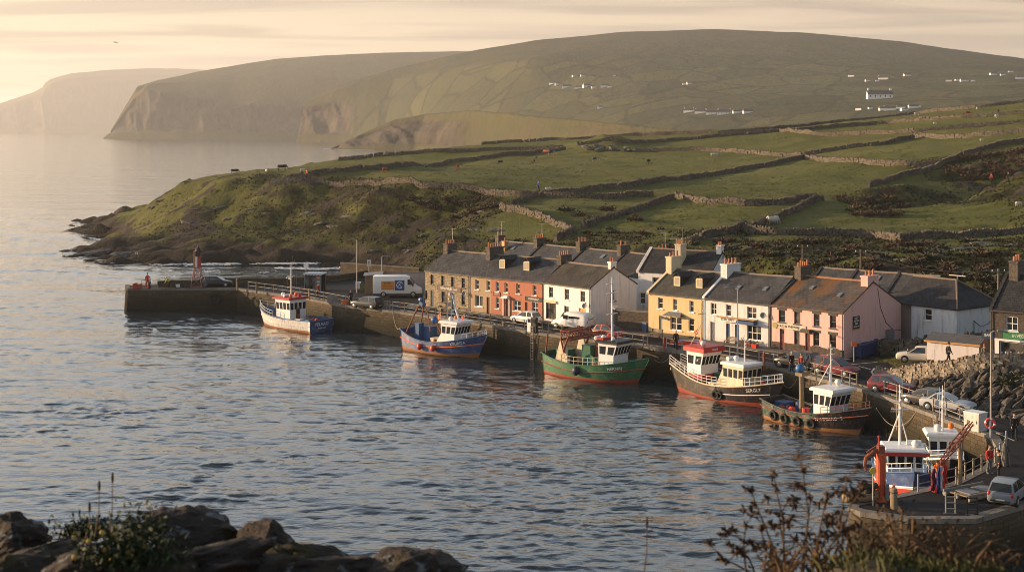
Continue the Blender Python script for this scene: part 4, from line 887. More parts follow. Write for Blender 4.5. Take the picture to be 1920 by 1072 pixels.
def blue_shed():
    A = G(1808, 605, 5.3); A = Vector((A.x + 1.2, A.y + 9)); root = empty('blue_roofed_shed', (A.x, A.y, 5.0), 'long white shed with a dark blue metal roof behind the hipped house', 'shed', R(-8))
    Wd, D = 8.2, 5.0; m = MB()
    for f, w in ((Fr((0, 0, -1), (1, 0, 0), (0, -1, 0)), Wd), (Fr((Wd, 0, -1), (0, 1, 0), (1, 0, 0)), D), (Fr((Wd, D, -1), (-1, 0, 0), (0, 1, 0)), Wd), (Fr((0, D, -1), (0, -1, 0), (-1, 0, 0)), D)): wall_panel(m, f, w, 3.5, [])
    m.build('wall', M_oldwhite, root); m = MB()
    m.ring([[(x, -.25, 2.45), (x, D / 2, 4.0), (x, D + .25, 2.45), (x, D + .25, 2.57), (x, D / 2, 4.12), (x, -.25, 2.57)] for x in (-.2, Wd + .2)])
    for k in range(28): x = -.15 + (Wd + .3) * k / 27; m.ring([[(x - .02, -.25, 2.57), (x - .02, D / 2, 4.12), (x - .02, D / 2, 4.16), (x - .02, -.25, 2.61)], [(x + .02, -.25, 2.57), (x + .02, D / 2, 4.12), (x + .02, D / 2, 4.16), (x + .02, -.25, 2.61)]])
    m.build('roof', M_bluetin, root)
blue_shed()
# small white garage by the lane
def garage():
    p = G(1738, 676, 4.7); root = empty('white_garage', (p.x, p.y, 4.3), 'small white garage with a shallow tin roof behind the roadside wall', 'garage', R(-38))
    W_, D, ze, zr = 4.9, 3.4, 2.35, 2.85; fr = Fr((0, 0, -.6), (1, 0, 0), (0, -1, 0)); gr = Fr((W_, 0, -.6), (0, 1, 0), (1, 0, 0)); m = MB()
    wall_panel(m, fr, W_, ze + .6, []); wall_panel(m, gr, D, ze + .6, [(1.2, 2.2, .6, 2.5)]); wall_panel(m, Fr((W_, D, -.6), (-1, 0, 0), (0, 1, 0)), W_, ze + .6, []); wall_panel(m, Fr((0, D, -.6), (0, -1, 0), (-1, 0, 0)), D, ze + .6, [])
    m.add([(W_, 0, ze), (W_, D, ze), (W_, D / 2, zr)], [(0, 1, 2)]); m.add([(0, 0, ze), (0, D, ze), (0, D / 2, zr)], [(1, 0, 2)])
    m.build('wall', mat_render('garage_render', (0.66, 0.60, 0.58), (0.32, 0.28, 0.26), .6), root)
    d = MB(); gr.box(d, 1.24, 2.16, .62, 2.46, -.16, -.12); d.build('door', M_lead, root)
    m = MB(); m.ring([[(x, -.2, ze - .06), (x, D / 2, zr), (x, D + .2, ze - .06), (x, D + .2, ze + .0), (x, D / 2, zr + .07), (x, -.2, ze + .0)] for x in (-.15, W_ + .15)])
    for k in range(24): x = -.1 + (W_ + .2) * k / 23; m.ring([[(x + s, -.2, ze), (x + s, D / 2, zr + .07), (x + s, D / 2, zr + .10), (x + s, -.2, ze + .035)] for s in (-.025, .025)])
    m.build('roof', simple('tin_roof', (0.19, 0.175, 0.16), .55, .3, 1.5, dirt=(0.12, 0.07, 0.045)), root)
    m = MB()
    fr.box(m, -.2, W_ + .2, ze + .44, ze + .6, .18, .24); gr.box(m, -.25, D + .25, ze + .46, ze + .56, .13, .16); m.build('barge_board', M_oak, root)
garage()
# dark stone shop at the right edge
p = G(1857, 668, 6.0)
h, fr, gr, w = house('stone_shop', (p.x, p.y), (p.x + 6.6, p.y - 5.2), 8.5, 'dark brown stone shop at the right edge with a green sign board', M_darkstone, M_slate_dk,
    [('w', .165, .29, 2.75, 4.0, dict(vert=1, frame=M_frame)), ('w', .62, .74, 2.75, 4.0, dict(vert=1)), ('w', .10, .38, .35, 1.75, dict(horiz=0, vert=0, sill=False)), ('w', .45, .72, .35, 1.75, dict(horiz=0, vert=1, sill=False))], ze=4.5, zr=7.3, z0=5.7, gutter_side='l', rops=dict(parapets=(.1,), pmat=M_slate_dk, skylights=((5.0, 1.9, .7, 1.0),)))
M_green_board = simple('green_board', (0.05, 0.20, 0.075), .5, .1)
sign_board(h, fr, w * .13, w * .80, 2.05, 2.6, M_green_board, 'INVEEMINN / DRAPERY', M_signtext, .38)
m = MB(); fr.box(m, w * .05, w * .85, 1.8, 1.98, 0, .14); fr.box(m, w * .05, w * .095, 0, 1.8, 0, .1); fr.box(m, w * .385, w * .445, 0, 1.8, 0, .1); m.build('shopfront_trim', M_frame, h)
chimney(h, .9, 4.2, 6.6, 8.6, .8, 1.8, M_chimstone, 3)
m = MB(); m.tube([fr.p(.25, 2.75, 0), fr.p(.25, 2.75, 1.0)], .03, 5); m.bx(-.2, .72, -1.45, -1.36, 2.05, 2.7, T=Matrix.Translation((-.0, 0, 0))); hs = m.build('hanging_sign', M_navy, h)
lettering('lettering', 'BAR', .3, (.26, -1.46, 2.38), fr.U, fr.N, M_signtext, hs)
# ------------------------------------------------------------------ dry-stone walls, boulders, outcrops
def mat_stone(name, a, b, c, bs=3.0):
    g = NG(name); v = g.co(src='Position')
    vr = g.new('TexVoronoi', {'Vector': g.co((1.9, 1.9, 2.6), src='Position'), 'Scale': 1.0}).outputs['Color']
    n = g.noise(g.co((1.5, 1.5, 1.5), src='Position'), bs, 6, 0.7)
    col = g.mix(g.new('SeparateXYZ', {'Vector': vr}).outputs[0], a, b)
    col = g.mix(g.ramp(n, (0.5, 0), (0.68, 1)), col, c)
    return g.fin(col, 0.93, g.bump(n, 0.8, 0.08), 0.15)
M_dry = mat_stone('drystone', (0.145, 0.118, 0.088), (0.060, 0.050, 0.039), (0.21, 0.19, 0.16))
M_rocks = mat_stone('rock_armour', (0.10, 0.086, 0.073), (0.042, 0.038, 0.035), (0.165, 0.135, 0.10))
M_outc = mat_stone('outcrop_rock', (0.17, 0.155, 0.135), (0.085, 0.078, 0.068), (0.33, 0.31, 0.28), 2.0)
BOXF = np.array([[0, 1, 2, 3], [7, 6, 5, 4], [4, 5, 1, 0], [5, 6, 2, 1], [6, 7, 3, 2], [7, 4, 0, 3]])
BOXV = np.array([[-1, -1, -1], [1, -1, -1], [1, 1, -1], [-1, 1, -1], [-1, -1, 1], [1, -1, 1], [1, 1, 1], [-1, 1, 1]], float) * .5
def stones(C, D, S, jit=0.16, seed=0):
    """boxes centred at C, lengthwise along D (unit xy), sizes S, every corner pushed about"""
    r = np.random.default_rng(seed); n = len(C)
    V = BOXV[None] * S[:, None] * (1 + r.uniform(-jit, jit, (n, 8, 3)))
    a = r.normal(0, .10, n); ca, sa = np.cos(a), np.sin(a)
    z = V[..., 2] * ca[:, None] - V[..., 0] * sa[:, None]; x = V[..., 0] * ca[:, None] + V[..., 2] * sa[:, None]
    X = x * D[:, 0:1] - V[..., 1] * D[:, 1:2]; Y = x * D[:, 1:2] + V[..., 1] * D[:, 0:1]
    P = np.stack([X, Y, z], -1) + C[:, None]
    F = (BOXF[None] + (np.arange(n) * 8)[:, None, None])
    return P.reshape(-1, 3), F.reshape(-1, 4)
wall_seed = 100
def dry_wall(pix, label, h=1.2, th=.55, name='drystone_wall', cat='stone wall', group='dry-stone field walls', world=None, mat=None):
    global wall_seed
    wall_seed += 1; rr = np.random.default_rng(wall_seed)
    P = world or [hit_far(a, b) for a, b in pix]; P = [p for p in P if p is not None]
    pts = dense([Vector((p.x, p.y)) for p in P], 2.0)
    for _ in range(3): pts = [pts[0]] + [(pts[i - 1] + pts[i] * 2 + pts[i + 1]) / 4 for i in range(1, len(pts) - 1)] + [pts[-1]]
    for i in range(1, len(pts) - 1): pts[i] = pts[i] + Vector((vnoise(i * .3, 1.0, wall_seed).item(), vnoise(i * .3, 7.0, wall_seed).item())) * .7
    far = pts[len(pts) // 2].y > 330; st = .75 if far else (.34 if name == 'roadside_wall' else .48); rows = 3 if far else (6 if name == 'roadside_wall' else 4)
    d = dense(pts, st); zs = [drop(p.x, p.y) for p in d]; C = []; D = []; S = []
    for i in range(len(d) - 1):
        q = d[i]; t = (d[i + 1] - d[i]).normalized(); hh = h * (1 + .16 * vnoise(i * .12, 3.0, wall_seed).item() + .1 * vnoise(i * .5, 9.0, wall_seed).item())
        if rr.random() < .012: hh *= .6
        for k in range(rows):
            off = rr.uniform(-.25, .25) * st; w = th * (1.25 - .4 * (k + .5) / rows) * rr.uniform(.9, 1.12)
            C.append((q.x + t.x * off - t.y * rr.normal(0, .03), q.y + t.y * off + t.x * rr.normal(0, .03), zs[i] - .12 + hh * (k + .5) / rows)); D.append((t.x, t.y)); S.append((st * rr.uniform(.85, 1.2), w, hh / rows * rr.uniform(.85, 1.15)))
        if rr.random() < .8: C.append((q.x, q.y, zs[i] - .08 + hh)); D.append((t.x, t.y)); S.append((st * rr.uniform(.25, .6), th * .75, rr.uniform(.16, .4)))
    v, f = stones(np.array(C), np.array(D), np.array(S), .27, wall_seed)
    o = npmesh(name, v, f, mat or M_dry, smooth=False); tag(o, label, cat, group); return o
WALLS = [
 ([(541, 342), (620, 344), (708, 348), (791, 355), (892, 358), (944, 367), (985, 371), (1015, 367)], 'field wall along the crest of the dark escarpment above the pier'),
 ([(541, 341), (544, 334), (590, 329), (660, 323), (740, 315), (840, 303), (944, 293), (1061, 280)], 'long dark wall slanting up behind the cattle field from the headland corner'),
 ([(636, 301), (725, 292), (781, 289), (840, 285), (965, 281), (1060, 277)], 'sunlit wall at the seaward skyline left of the grassy mound'),
 ([(905, 270), (960, 265), (1017, 262), (1194, 255), (1340, 250)], 'dark skyline wall in front of the hazy mountain foot'),
 ([(1085, 273), (1181, 270), (1240, 266), (1350, 257), (1464, 247)], 'dark wall rising right from the grassy mound'),
 ([(1348, 252), (1430, 245), (1507, 238), (1560, 230), (1717, 214), (1830, 203), (1925, 192)], 'topmost wall on the right-hand skyline with a small cairn'),
 ([(1462, 248), (1520, 253), (1600, 253), (1716, 249)], 'brightly sunlit wall between two dark walls, upper right fields'),
 ([(1490, 247), (1560, 239), (1660, 232), (1800, 222), (1925, 214)], 'second dark wall below the right-hand skyline wall'),
 ([(1716, 249), (1800, 241), (1925, 230)], 'short dark wall running right from the end of the sunlit wall'),
 ([(1716, 258), (1800, 259), (1850, 255), (1925, 247)], 'sunlit wall at the right edge above the brown scrub'),
 ([(1020, 367), (1100, 360), (1200, 349), (1307, 334), (1382, 322), (1475, 304), (1508, 296)], 'dark diagonal wall from the escarpment corner up to the central junction'),
 ([(1510, 292), (1560, 284), (1658, 272), (1716, 259)], 'dark wall continuing right from the central junction of walls'),
 ([(1195, 283), (1300, 282), (1350, 284), (1430, 291), (1503, 293)], 'reddish sunlit wall from the grassy mound to the central junction'),
 ([(1510, 297), (1560, 303), (1640, 310), (1700, 312), (1768, 308)], 'sunlit wall right of the central junction, above the long lit field'),
 ([(1629, 352), (1670, 338), (1717, 325), (1770, 310), (1805, 293), (1860, 277), (1925, 266)], 'dark wall along the brown scrub on the right-hand slope'),
 ([(1268, 372), (1320, 382), (1400, 387), (1480, 383), (1530, 374)], 'sagging pale wall under the long lit field, above the rear houses'),
 ([(1262, 374), (1240, 381), (1190, 396), (1140, 412), (1092, 429)], 'wall descending left from the sagging pale wall to the bend'),
 ([(940, 391), (985, 400), (1030, 414), (1058, 430), (1075, 438)], 'pale sunlit wall curving down the knoll above the terracotta house'),
 ([(1015, 370), (985, 378), (958, 386)], 'short shadowed link wall above the pale curving wall'),
 ([(1022, 370), (1100, 373), (1170, 372), (1225, 368)], 'low grey wall right of the blue-jacketed walker'),
 ([(1075, 437), (1058, 446), (1040, 455)], 'short wall stub dropping towards the rear roofs'),
 ([(1542, 377), (1500, 393), (1457, 412), (1387, 433), (1330, 447), (1290, 458)], 'long wall slanting down to the white rear chimney'),
 ([(1395, 433), (1454, 442), (1560, 441), (1640, 446), (1684, 455), (1730, 446), (1817, 445), (1925, 438)], 'lowest field wall above the pub, below the shaded pasture'),
]
for pix, lab in WALLS: dry_wall(pix, lab)
rw = [G(1646, 703, 3.35), G(1690, 702, 3.7), G(1730, 700, 4.2), G(1789, 695, 4.9), G(1856, 690, 5.4), G(1925, 686, 5.7)]
dry_wall(None, 'tall roadside wall of pale rubble above the boulder bank', 1.6, .7, 'roadside_wall', 'stone wall', None, rw, mat_stone('roadside_stone', (0.33, 0.27, 0.20), (0.17, 0.14, 0.105), (0.38, 0.33, 0.27)))
gw = [Vector((37.5, 146.5, 3.4)), Vector((41.2, 141.8, 4.2)), Vector((44.6, 139.6, 4.9)), Vector((48.5, 140.2, 5.4)), Vector((53, 138.5, 5.8))]
dry_wall(None, 'mossy garden wall below the hipped white house', 1.5, .6, 'garden_wall', 'stone wall', None, gw)
def yard_wall(name, a, b, h, label, mat=None, z=QZ):
    root = empty(name, (a.x, a.y, z), label, 'wall', ang(b - a)); L = (b - a).length; m = MB(); m.bx(0, L, -.22, .22, -.3, h); m.build('wall_face', mat or M_darkstone, root)
    m = MB(); m.bx(-.05, L + .05, -.28, .28, h + .003, h + .14); m.build('cope', M_cope, root)
yard_wall('yard_wall', Vector((11.6, 164.4)), Vector((15.6, 161.6)), 2.2, 'brown stone yard wall between the white gable and the yellow house')
yard_wall('yard_wall', Vector((-18.3, 200.5)), Vector((-12.0, 199.0)), 2.9, 'grey rendered yard wall behind the white delivery van', M_greyren)
yard_wall('retaining_wall', Vector((-27, 225)), Vector((-14, 216)), 1.9, 'low dark retaining wall at the foot of the hillside behind the van', M_quaystone)
# boulders: a few shapes, each boulder a thing
def boulder_mesh(seed, cuts=0, sq=(1, .7, .6), nz=.0, npt=15):
    """broken rock: the hull of scattered points, its flat faces kept; cuts and nz roughen them"""
    r = random.Random(seed); bm = bmesh.new()
    for _ in range(npt):
        d = Vector((r.gauss(0, 1), r.gauss(0, 1), r.gauss(0, 1))).normalized() * r.uniform(.5, .62); bm.verts.new((d.x * sq[0], d.y * sq[1], d.z * sq[2]))
    bmesh.ops.convex_hull(bm, input=bm.verts[:]); bmesh.ops.delete(bm, geom=[v for v in bm.verts if not v.link_faces], context='VERTS')
    if cuts:
        for _ in range(cuts): bmesh.ops.subdivide_edges(bm, edges=bm.edges[:], cuts=1, use_grid_fill=True, smooth=.12)
        for v in bm.verts:
            c = v.co; n = float(fbm(c.x * 4 + seed, c.y * 4 + c.z * 5, 4, seed, .6).item()); v.co += v.normal * n * nz if v.normal.length else v.co * 0
    bm.normal_update(); me = bpy.data.meshes.new('boulder'); bm.to_mesh(me); bm.free(); return me
def place(me, name, loc, s, rot, label, cat, group, mat=None):
    if mat and not me.materials: me.materials.append(mat)
    o = bpy.data.objects.new(name, me); SC.collection.objects.link(o); o.location = loc; o.scale = s if isinstance(s, tuple) else (s, s, s); o.rotation_euler = rot
    return tag(o, label, cat, group)
BM = [boulder_mesh(k, 1, (1.35, .8, .6), .06, 12) for k in range(8)]
rb = random.Random(5); bank = []
for _ in range(4000):
    px = rb.uniform(1662, 1925); t = (px - 1650) / 270; top = 708 - 14 * t; bot = 722 + 112 * t - 8
    if bot - top < 8: continue
    py = rb.uniform(top, bot); h_ = hit(px, py)
    if h_ is None or h_.z < 3.0 or (1870 < px and py > 735 and py < 775 and rb.random() < .8): continue
    if any((h_ - q[0]).length < (q[1] + .2) * .62 for q in bank): continue
    bank.append((h_, rb.uniform(.3, .95) * (1.0 + .5 * t)))
    if len(bank) > 230: break
for h_, s in bank: place(BM[rb.randrange(8)], 'boulder', h_ + Vector((0, 0, s * .12)), s, (rb.uniform(-.7, .1), rb.uniform(-.75, -.1), rb.uniform(.1, 1.0)), 'grey-brown angular boulder in the rock bank below the roadside wall', 'boulder', 'boulders of the rock bank', M_rocks)
OM = [boulder_mesh(50 + k, 2, (1.7, .9, .5), .16, 13) for k in range(5)]
ro = random.Random(9)
spots = [(x, y, s) for x, y, s in ((575, 398, 3.0), (590, 402, 2.4), (655, 405, 3.2), (680, 412, 2.6), (600, 418, 2.8), (625, 425, 3.4), (560, 432, 2.4), (500, 400, 2.0), (470, 392, 2.2), (410, 388, 2.6), (390, 395, 2.0), (430, 410, 2.4), (365, 392, 2.2), (350, 415, 3.0), (305, 375, 3.0), (290, 388, 2.6), (540, 440, 2.2), (700, 470, 2.4), (770, 470, 2.6), (800, 440, 2.6), (830, 432, 2.4), (890, 430, 2.6), (935, 432, 3.6), (870, 405, 2.2), (905, 396, 2.2), (1345, 455, 2.0), (1372, 462, 2.2), (1407, 465, 2.0), (1470, 475, 2.2), (1480, 478, 1.6), (1535, 470, 1.8), (1620, 478, 2.6), (1660, 485, 3.0), (1770, 470, 4.4), (1800, 468, 3.4), (1850, 458, 4.2), (1885, 462, 3.2), (1740, 482, 2.6), (1700, 488, 2.6), (1820, 480, 3.0), (1335, 448, 1.6), (1360, 447, 1.5), (1450, 418, 1.6), (1620, 408, 1.6))]
for x, y, s in spots:
    h_ = hit(x, y)
    if h_: place(OM[ro.randrange(5)], 'rock_outcrop', h_ - Vector((0, 0, s * .06)), (s * .72, s * .55, s * .5), (ro.uniform(-.2, .2), ro.uniform(-.25, .1), ro.uniform(-.5, .5)), 'pale grey rock breaking through the rough hillside grass', 'rock', 'rocks on the hillside', M_outc)
for k, (x, y, s) in enumerate(((1105, 281, 3), (1130, 283, 4), (1150, 284, 4), (1175, 283, 3.4))):
    h_ = hit_far(x, y); place(OM[k], 'mound_boulder', h_ + Vector((0, 0, .5)), (s, s, s), (.1 * k, .3, .5 * k), 'large boulder half buried in the grassy mound among the upper walls', 'boulder', 'boulders of the grassy mound', M_outc)
# shore skerries
for k, (x, y, s) in enumerate(((165, 447, 1.6), (150, 471, 3.2), (170, 478, 3.6), (215, 483, 3.4), (240, 478, 3.6), (200, 462, 3.4), (190, 470, 2.6), (260, 487, 3.0), (300, 489, 3.2))):
    p = G(x, y, 0); place(OM[k % 5], 'shore_rock', p + Vector((0, 0, .25)), (s * 1.7, s, s * .7), (.05 * k, -.15, .25 * k), 'dark wet rock at the foot of the low headland', 'rock', 'wet shore rocks', M_outc)

# ------------------------------------------------------------------ tussocks: ground cover nobody could count
def tufts(name, n, seed, pick, hr, wr, mat, flat):
    r = np.random.default_rng(seed); xs, ys, Z, HE, RK = LG
    y = 165 + (560 - 165) * r.random(n) ** 1.35; x = (r.uniform(-.36, .38, n)) * y
    def at(A):
        i = np.clip(np.searchsorted(xs, x) - 1, 0, len(xs) - 2); j = np.clip(np.searchsorted(ys, y) - 1, 0, len(ys) - 2); u = (x - xs[i]) / (xs[i + 1] - xs[i]); v = (y - ys[j]) / (ys[j + 1] - ys[j])
        return (A[j, i] * (1 - u) + A[j, i + 1] * u) * (1 - v) + (A[j + 1, i] * (1 - u) + A[j + 1, i + 1] * u) * v
    z, he, rk = at(Z), at(HE), at(RK); k = (z > 3.4) & pick(he, rk, r.random(n), x, y); x, y, z = x[k], y[k], z[k]; n = len(x)
    h = r.uniform(*hr, n); w = r.uniform(*wr, n); a = r.uniform(0, 1.57, n) if not flat else r.normal(0.25, .25, n); st = 1.0 if not flat else 1.9; V = np.zeros((n, 5, 3))
    for q in range(4):
        t = a + q * 1.5708; rr = w * r.uniform(.7, 1.2, n) * (st if q in (0, 2) else 1.0); V[:, q] = np.stack([x + rr * np.cos(t), y + rr * np.sin(t), z - .12], -1)
    V[:, 4] = np.stack([x + r.normal(0, .25, n) * w, y + r.normal(0, .25, n) * w, z + h], -1)
    F = np.array([[0, 1, 4], [1, 2, 4], [2, 3, 4], [3, 0, 4]])[None] + (np.arange(n) * 5)[:, None, None]
    o = npmesh(name, V.reshape(-1, 3), F.reshape(-1, 3), mat, smooth=False); struct(o, 'stuff')
def tuft_mat(name, a, b, c):
    g = NG(name); n = g.noise(g.co((.9, .9, .9), src='Position'), 1.0, 3, .7); bg_ = g.noise(g.co((.05, .05, .05), src='Position'), 1.0, 4, .6)
    return g.fin(g.mix(g.ramp(bg_, (.4, 0), (.62, .8)), g.mix(n, a, b), c), .95, None, .1)
tufts('grass_tussocks', 80000, 11, lambda he, rk, u, x, y: (he < .5) & (rk < .4) & (u < .85) & (fbm(x / 10, y / 2.5, 3, 4) > -.12), (.04, .17), (.16, .42), tuft_mat('tussock_green', (0.060, 0.074, 0.012), (0.150, 0.144, 0.028), (0.15, 0.13, 0.030)), True)
tufts('heath_tussocks', 90000, 12, lambda he, rk, u, x, y: (he >= .42) & (rk < .75), (.08, .34), (.16, .40), tuft_mat('tussock_heath', (0.011, 0.011, 0.004), (0.030, 0.026, 0.009), (0.020, 0.025, 0.007)), False)
# breaking water along the rocks
def foam(pts, w, seed):
    r = np.random.default_rng(seed); P = [G(a, b, .12) for a, b in pts]; D = dense([Vector((p.x, p.y)) for p in P], .35); C = []; Dr = []; S = []
    for i, p in enumerate(D):
        k = 2.2 * (fbm(i * .06, 1.0, 3, seed).item() + .30)
        for _ in range(int(max(0, k) * 11)): C.append((p.x + r.normal(0, w * .35), p.y + r.normal(0, w), .14 + abs(r.normal(0, .05)))); Dr.append((1.0, r.normal(0, .3))); S.append((r.uniform(.2, .9), r.uniform(.1, .35), r.uniform(.02, .07)))
    return np.array(C), np.array(Dr), np.array(S)
def build_foam():
    A = [foam(*q) for q in (([(122, 476), (170, 487), (200, 490)], .5, 1), ([(196, 491), (240, 495), (300, 496)], .7, 2), ([(300, 496), (380, 496), (440, 495), (520, 494), (600, 494), (690, 500)], .9, 3), ([(350, 508), (430, 510), (500, 511)], .8, 4), ([(120, 434), (170, 446), (205, 455)], .5, 5), ([(520, 503), (600, 505), (640, 503)], .7, 6), ([(610, 278.6), (655, 281), (700, 282)], 4.0, 7))]
    C, D_, S = (np.concatenate([a[k] for a in A]) for k in range(3)); v, f = stones(C, D_, S, .4, 5); struct(npmesh('sea_foam', v, f, simple('foam_white', (0.72, 0.72, 0.72), .7, .1, 3.0), smooth=False), 'stuff')
build_foam()
# ------------------------------------------------------------------ cars and vans
M_tyre = simple('rubber', (0.018, 0.017, 0.016), .85, .2, 6.0, .2)
M_rim = simple('alloy', (0.42, 0.41, 0.40), .35, .1, 5.0, metal=.7)
M_carglass = simple('car_glass', (0.014, 0.016, 0.018), .04, .1, 2.0, spec=.6)
M_headl = simple('headlamp_glass', (0.62, 0.62, 0.60), .1, .05, 3.0)
M_taill = simple('tail_lamp_red', (0.42, 0.015, 0.012), .15, .1, 3.0)
M_plate = simple('number_plate', (0.66, 0.60, 0.42), .4, .05, 3.0)
M_trim = simple('black_plastic', (0.02, 0.02, 0.021), .6, .1, 5.0)
def paint_mat(name, c, dust=.12):
    if name in MAT: return MAT[name]
    g = NG(name); z = g.new('SeparateXYZ', {'Vector': g.co()}).outputs[2]; n = g.noise(g.co(), 3.0, 5, .6)
    d = g.ramp(g.math('ADD', g.math('MULTIPLY', n, .5), g.math('MULTIPLY', z, .9)), (.35, 1), (.95, 0))
    col = g.mix(g.math('MULTIPLY', d, .10), c, (0.10, 0.088, 0.072))
    g.put(g.b.inputs['Coat Weight'], .2); g.put(g.b.inputs['Coat Roughness'], .08)
    return g.fin(col, .38, None, .3)
def wheels(root, L, wx, w, r):
    for x in wx:
        for s in (-1, 1):
            y = s * (w - .045); m = MB(); m.torus((x, y, r), (0, 1, 0), r * .76, r * .25, 18, 8); t = m.build('wheel', M_tyre, root, True)
            m = MB(); m.cyl((x, y - .06, r), (x, y + .06, r), r * .66, n=16)
            m.cyl((x, y + s * .06, r), (x, y + s * .085, r), r * .58, r * .3, 14)
            m.build('rim', M_rim, t)
def car(loc, heading, label, color, kind='hatch', roofbar=False, plate='06 KY 314'):
    L, w, zr = dict(hatch=(3.95, .87, 1.50), estate=(4.6, .89, 1.52), suv=(4.45, .92, 1.72), sedan=(4.4, .88, 1.42))[kind]
    root = empty('parked_car', loc, label, 'car', math.atan2(heading[1], heading[0])); h = L / 2; r = .31 if kind != 'suv' else .35
    zb = .24 if kind != 'suv' else .30; zs = .92 if kind != 'suv' else 1.02
    # lower body, section by section from tail to nose
    tail = {'hatch': .97, 'estate': .97, 'suv': .98, 'sedan': .93}[kind]
    st = [(-h, .80, zb + .12, zs * .86), (-h + .06, .93, zb + .04, zs * .95), (-h + .35, .985, zb, zs), (-.9, 1.0, zb - .02, zs), (.1, 1.0, zb - .02, zs), (h - 1.35, 1.0, zb - .02, zs), (h - 1.0, .99, zb, zs * .985), (h - .45, .965, zb + .02, zs * .90), (h - .12, .86, zb + .05, zs * .80), (h, .66, zb + .12, zs * .66)]
    m = MB(); rings = []
    for x, f, a, b in st:
        ww = w * f; mid = a + (b - a) * .45
        half = [(ww * .86, a), (ww * .98, a + .1), (ww, mid), (ww * .985, b - .1), (ww * .92, b - .02), (ww * .55, b + .025)]
        rings.append([(x, y, z) for y, z in half] + [(x, -y, z) for y, z in half[::-1]])
    m.ring(rings)
    # cabin
    xr, xrt, xft, xf = {'hatch': (-h + .06, -h + .42, h - 1.95, h - .98), 'estate': (-h + .06, -h + .42, h - 2.2, h - 1.18), 'suv': (-h + .05, -h + .32, h - 2.1, h - 1.15), 'sedan': (-h + .6, -h + 1.3, h - 2.45, h - 1.35)}[kind]
    wb, wt = w * .92, w * .74
    cab = [(xr, wb * .97, zs - .03), (xrt, wt, zr - .07), ((xrt + xft) / 2, wt * 1.03, zr), (xft, wt, zr - .05), (xf, wb, zs - .03)]
    rg = [[(x, yy, z) for yy, z in ((y, z), (y * .8, z + .02), (-y * .8, z + .02), (-y, z))] for x, y, z in cab]
    base = [(xr, wb * .97, zs - .04), (xrt, wb, zs - .04), ((xrt + xft) / 2, wb, zs - .04), (xft, wb, zs - .04), (xf, wb, zs - .045)]
    rings = [[(b[0], b[1], b[2])] + r_ + [(b[0], -b[1], b[2])] for b, r_ in zip(base, rg)]
    m.ring(rings, closed=False, caps=False)
    body = m.build('body', color, root, True); body.data.polygons.foreach_set('use_smooth', [True] * len(body.data.polygons))
    md = body.modifiers.new('weighted', 'EDGE_SPLIT'); md.split_angle = R(38)
    def pane(nm, q, off, inset=.07):
        q = [Vector(p) for p in q]; c = sum(q, Vector()) / 4; n = (q[1] - q[0]).cross(q[3] - q[0]).normalized()
        if n.dot(Vector(off)) < 0: n = -n
        q = [p.lerp(c, inset) + n * .012 for p in q]; mm = MB(); mm.add(q + [p - n * .03 for p in q], [(0, 1, 2, 3), (7, 6, 5, 4), (0, 4, 5, 1), (1, 5, 6, 2), (2, 6, 7, 3), (3, 7, 4, 0)]); mm.build(nm, M_carglass, root)
    zq = zs + .0
    pane('windscreen', [(xf, wb, zq), (xf, -wb, zq), (xft, -wt, zr - .05), (xft, wt, zr - .05)], (1, 0, .5), .09)
    pane('rear_window', [(xr, wb * .97, zq), (xr, -wb * .97, zq), (xrt, -wt, zr - .07), (xrt, wt, zr - .07)], (-1, 0, .5), .13)
    xm = (xrt + xft) / 2 - .05
    for s in (-1, 1):
        pane('side_window', [(xf - .18, s * wb, zq), (xm + .04, s * wb, zq), (xm + .04, s * wt * 1.03, zr - .02), (xft - .02, s * wt, zr - .05)], (0, s, 0), .08)
        pane('side_window', [(xm - .04, s * wb, zq), (xr + .25, s * wb, zq), (xrt + .1, s * wt, zr - .07), (xm - .04, s * wt * 1.03, zr - .02)], (0, s, 0), .08)
        m = MB(); m.ball((h - .2, s * w * .66, zs * .72), .17, 8, 5, sq=(.8, 1.05, .55)); m.build('headlight', M_headl, root, True)
        m = MB(); m.ball((-h + .07, s * w * .78, zs * .83), .15, 8, 5, sq=(.6, .8, 1.15)); m.build('tail_light', M_taill, root, True)
        m = MB(); m.ball((xf - .1, s * (wb + .1), zs + .06), .1, 7, 5, sq=(.7, 1.1, .7)); m.build('mirror', color, root, True)
    for x in (h - .012, -h - .0):
        m = MB(); m.bx(x - .02, x + .02, -.26, .26, zs * .42, zs * .42 + .12); m.build('number_plate', M_plate, root)
    m = MB(); m.bx(h - .06, h + .02, -w * .45, w * .45, zs * .5, zs * .62); m.bx(h - .12, h + .01, -w * .62, w * .62, zb + .05, zb + .16); m.bx(-h - .02, -h + .1, -w * .7, w * .7, zb + .1, zb + .2); m.build('bumper_trim', M_trim, root)
    wheels(root, L, (-h + .78, h - .82), w, r)
    for x in (-h + .78, h - .82):
        for s in (-1, 1): m = MB(); m.cyl((x, s * (w * .55), r + .02), (x, s * (w + .006), r + .02), r * 1.17, n=18); m.build('wheel_arch', M_trim, root)
    return root
C_black = paint_mat('black_car_paint', (0.012, 0.013, 0.016)); C_darkg = paint_mat('dark_green_car_paint', (0.02, 0.026, 0.024)); C_white = paint_mat('white_car_paint', (0.70, 0.69, 0.66)); C_red = paint_mat('red_car_paint', (0.30, 0.028, 0.022)); C_dkred = paint_mat('dark_red_car_paint', (0.17, 0.018, 0.022)); C_silver = paint_mat('silver_car_paint', (0.42, 0.43, 0.44)); C_cream = paint_mat('cream_car_paint', (0.60, 0.53, 0.42))
AW, TO = Vector((-.71, .70)), Vector((.72, -.69))
car(G(407, 536.5), (1, -.04), 'black estate car alone on the far pier beside the red and white beacon', C_black, 'estate')
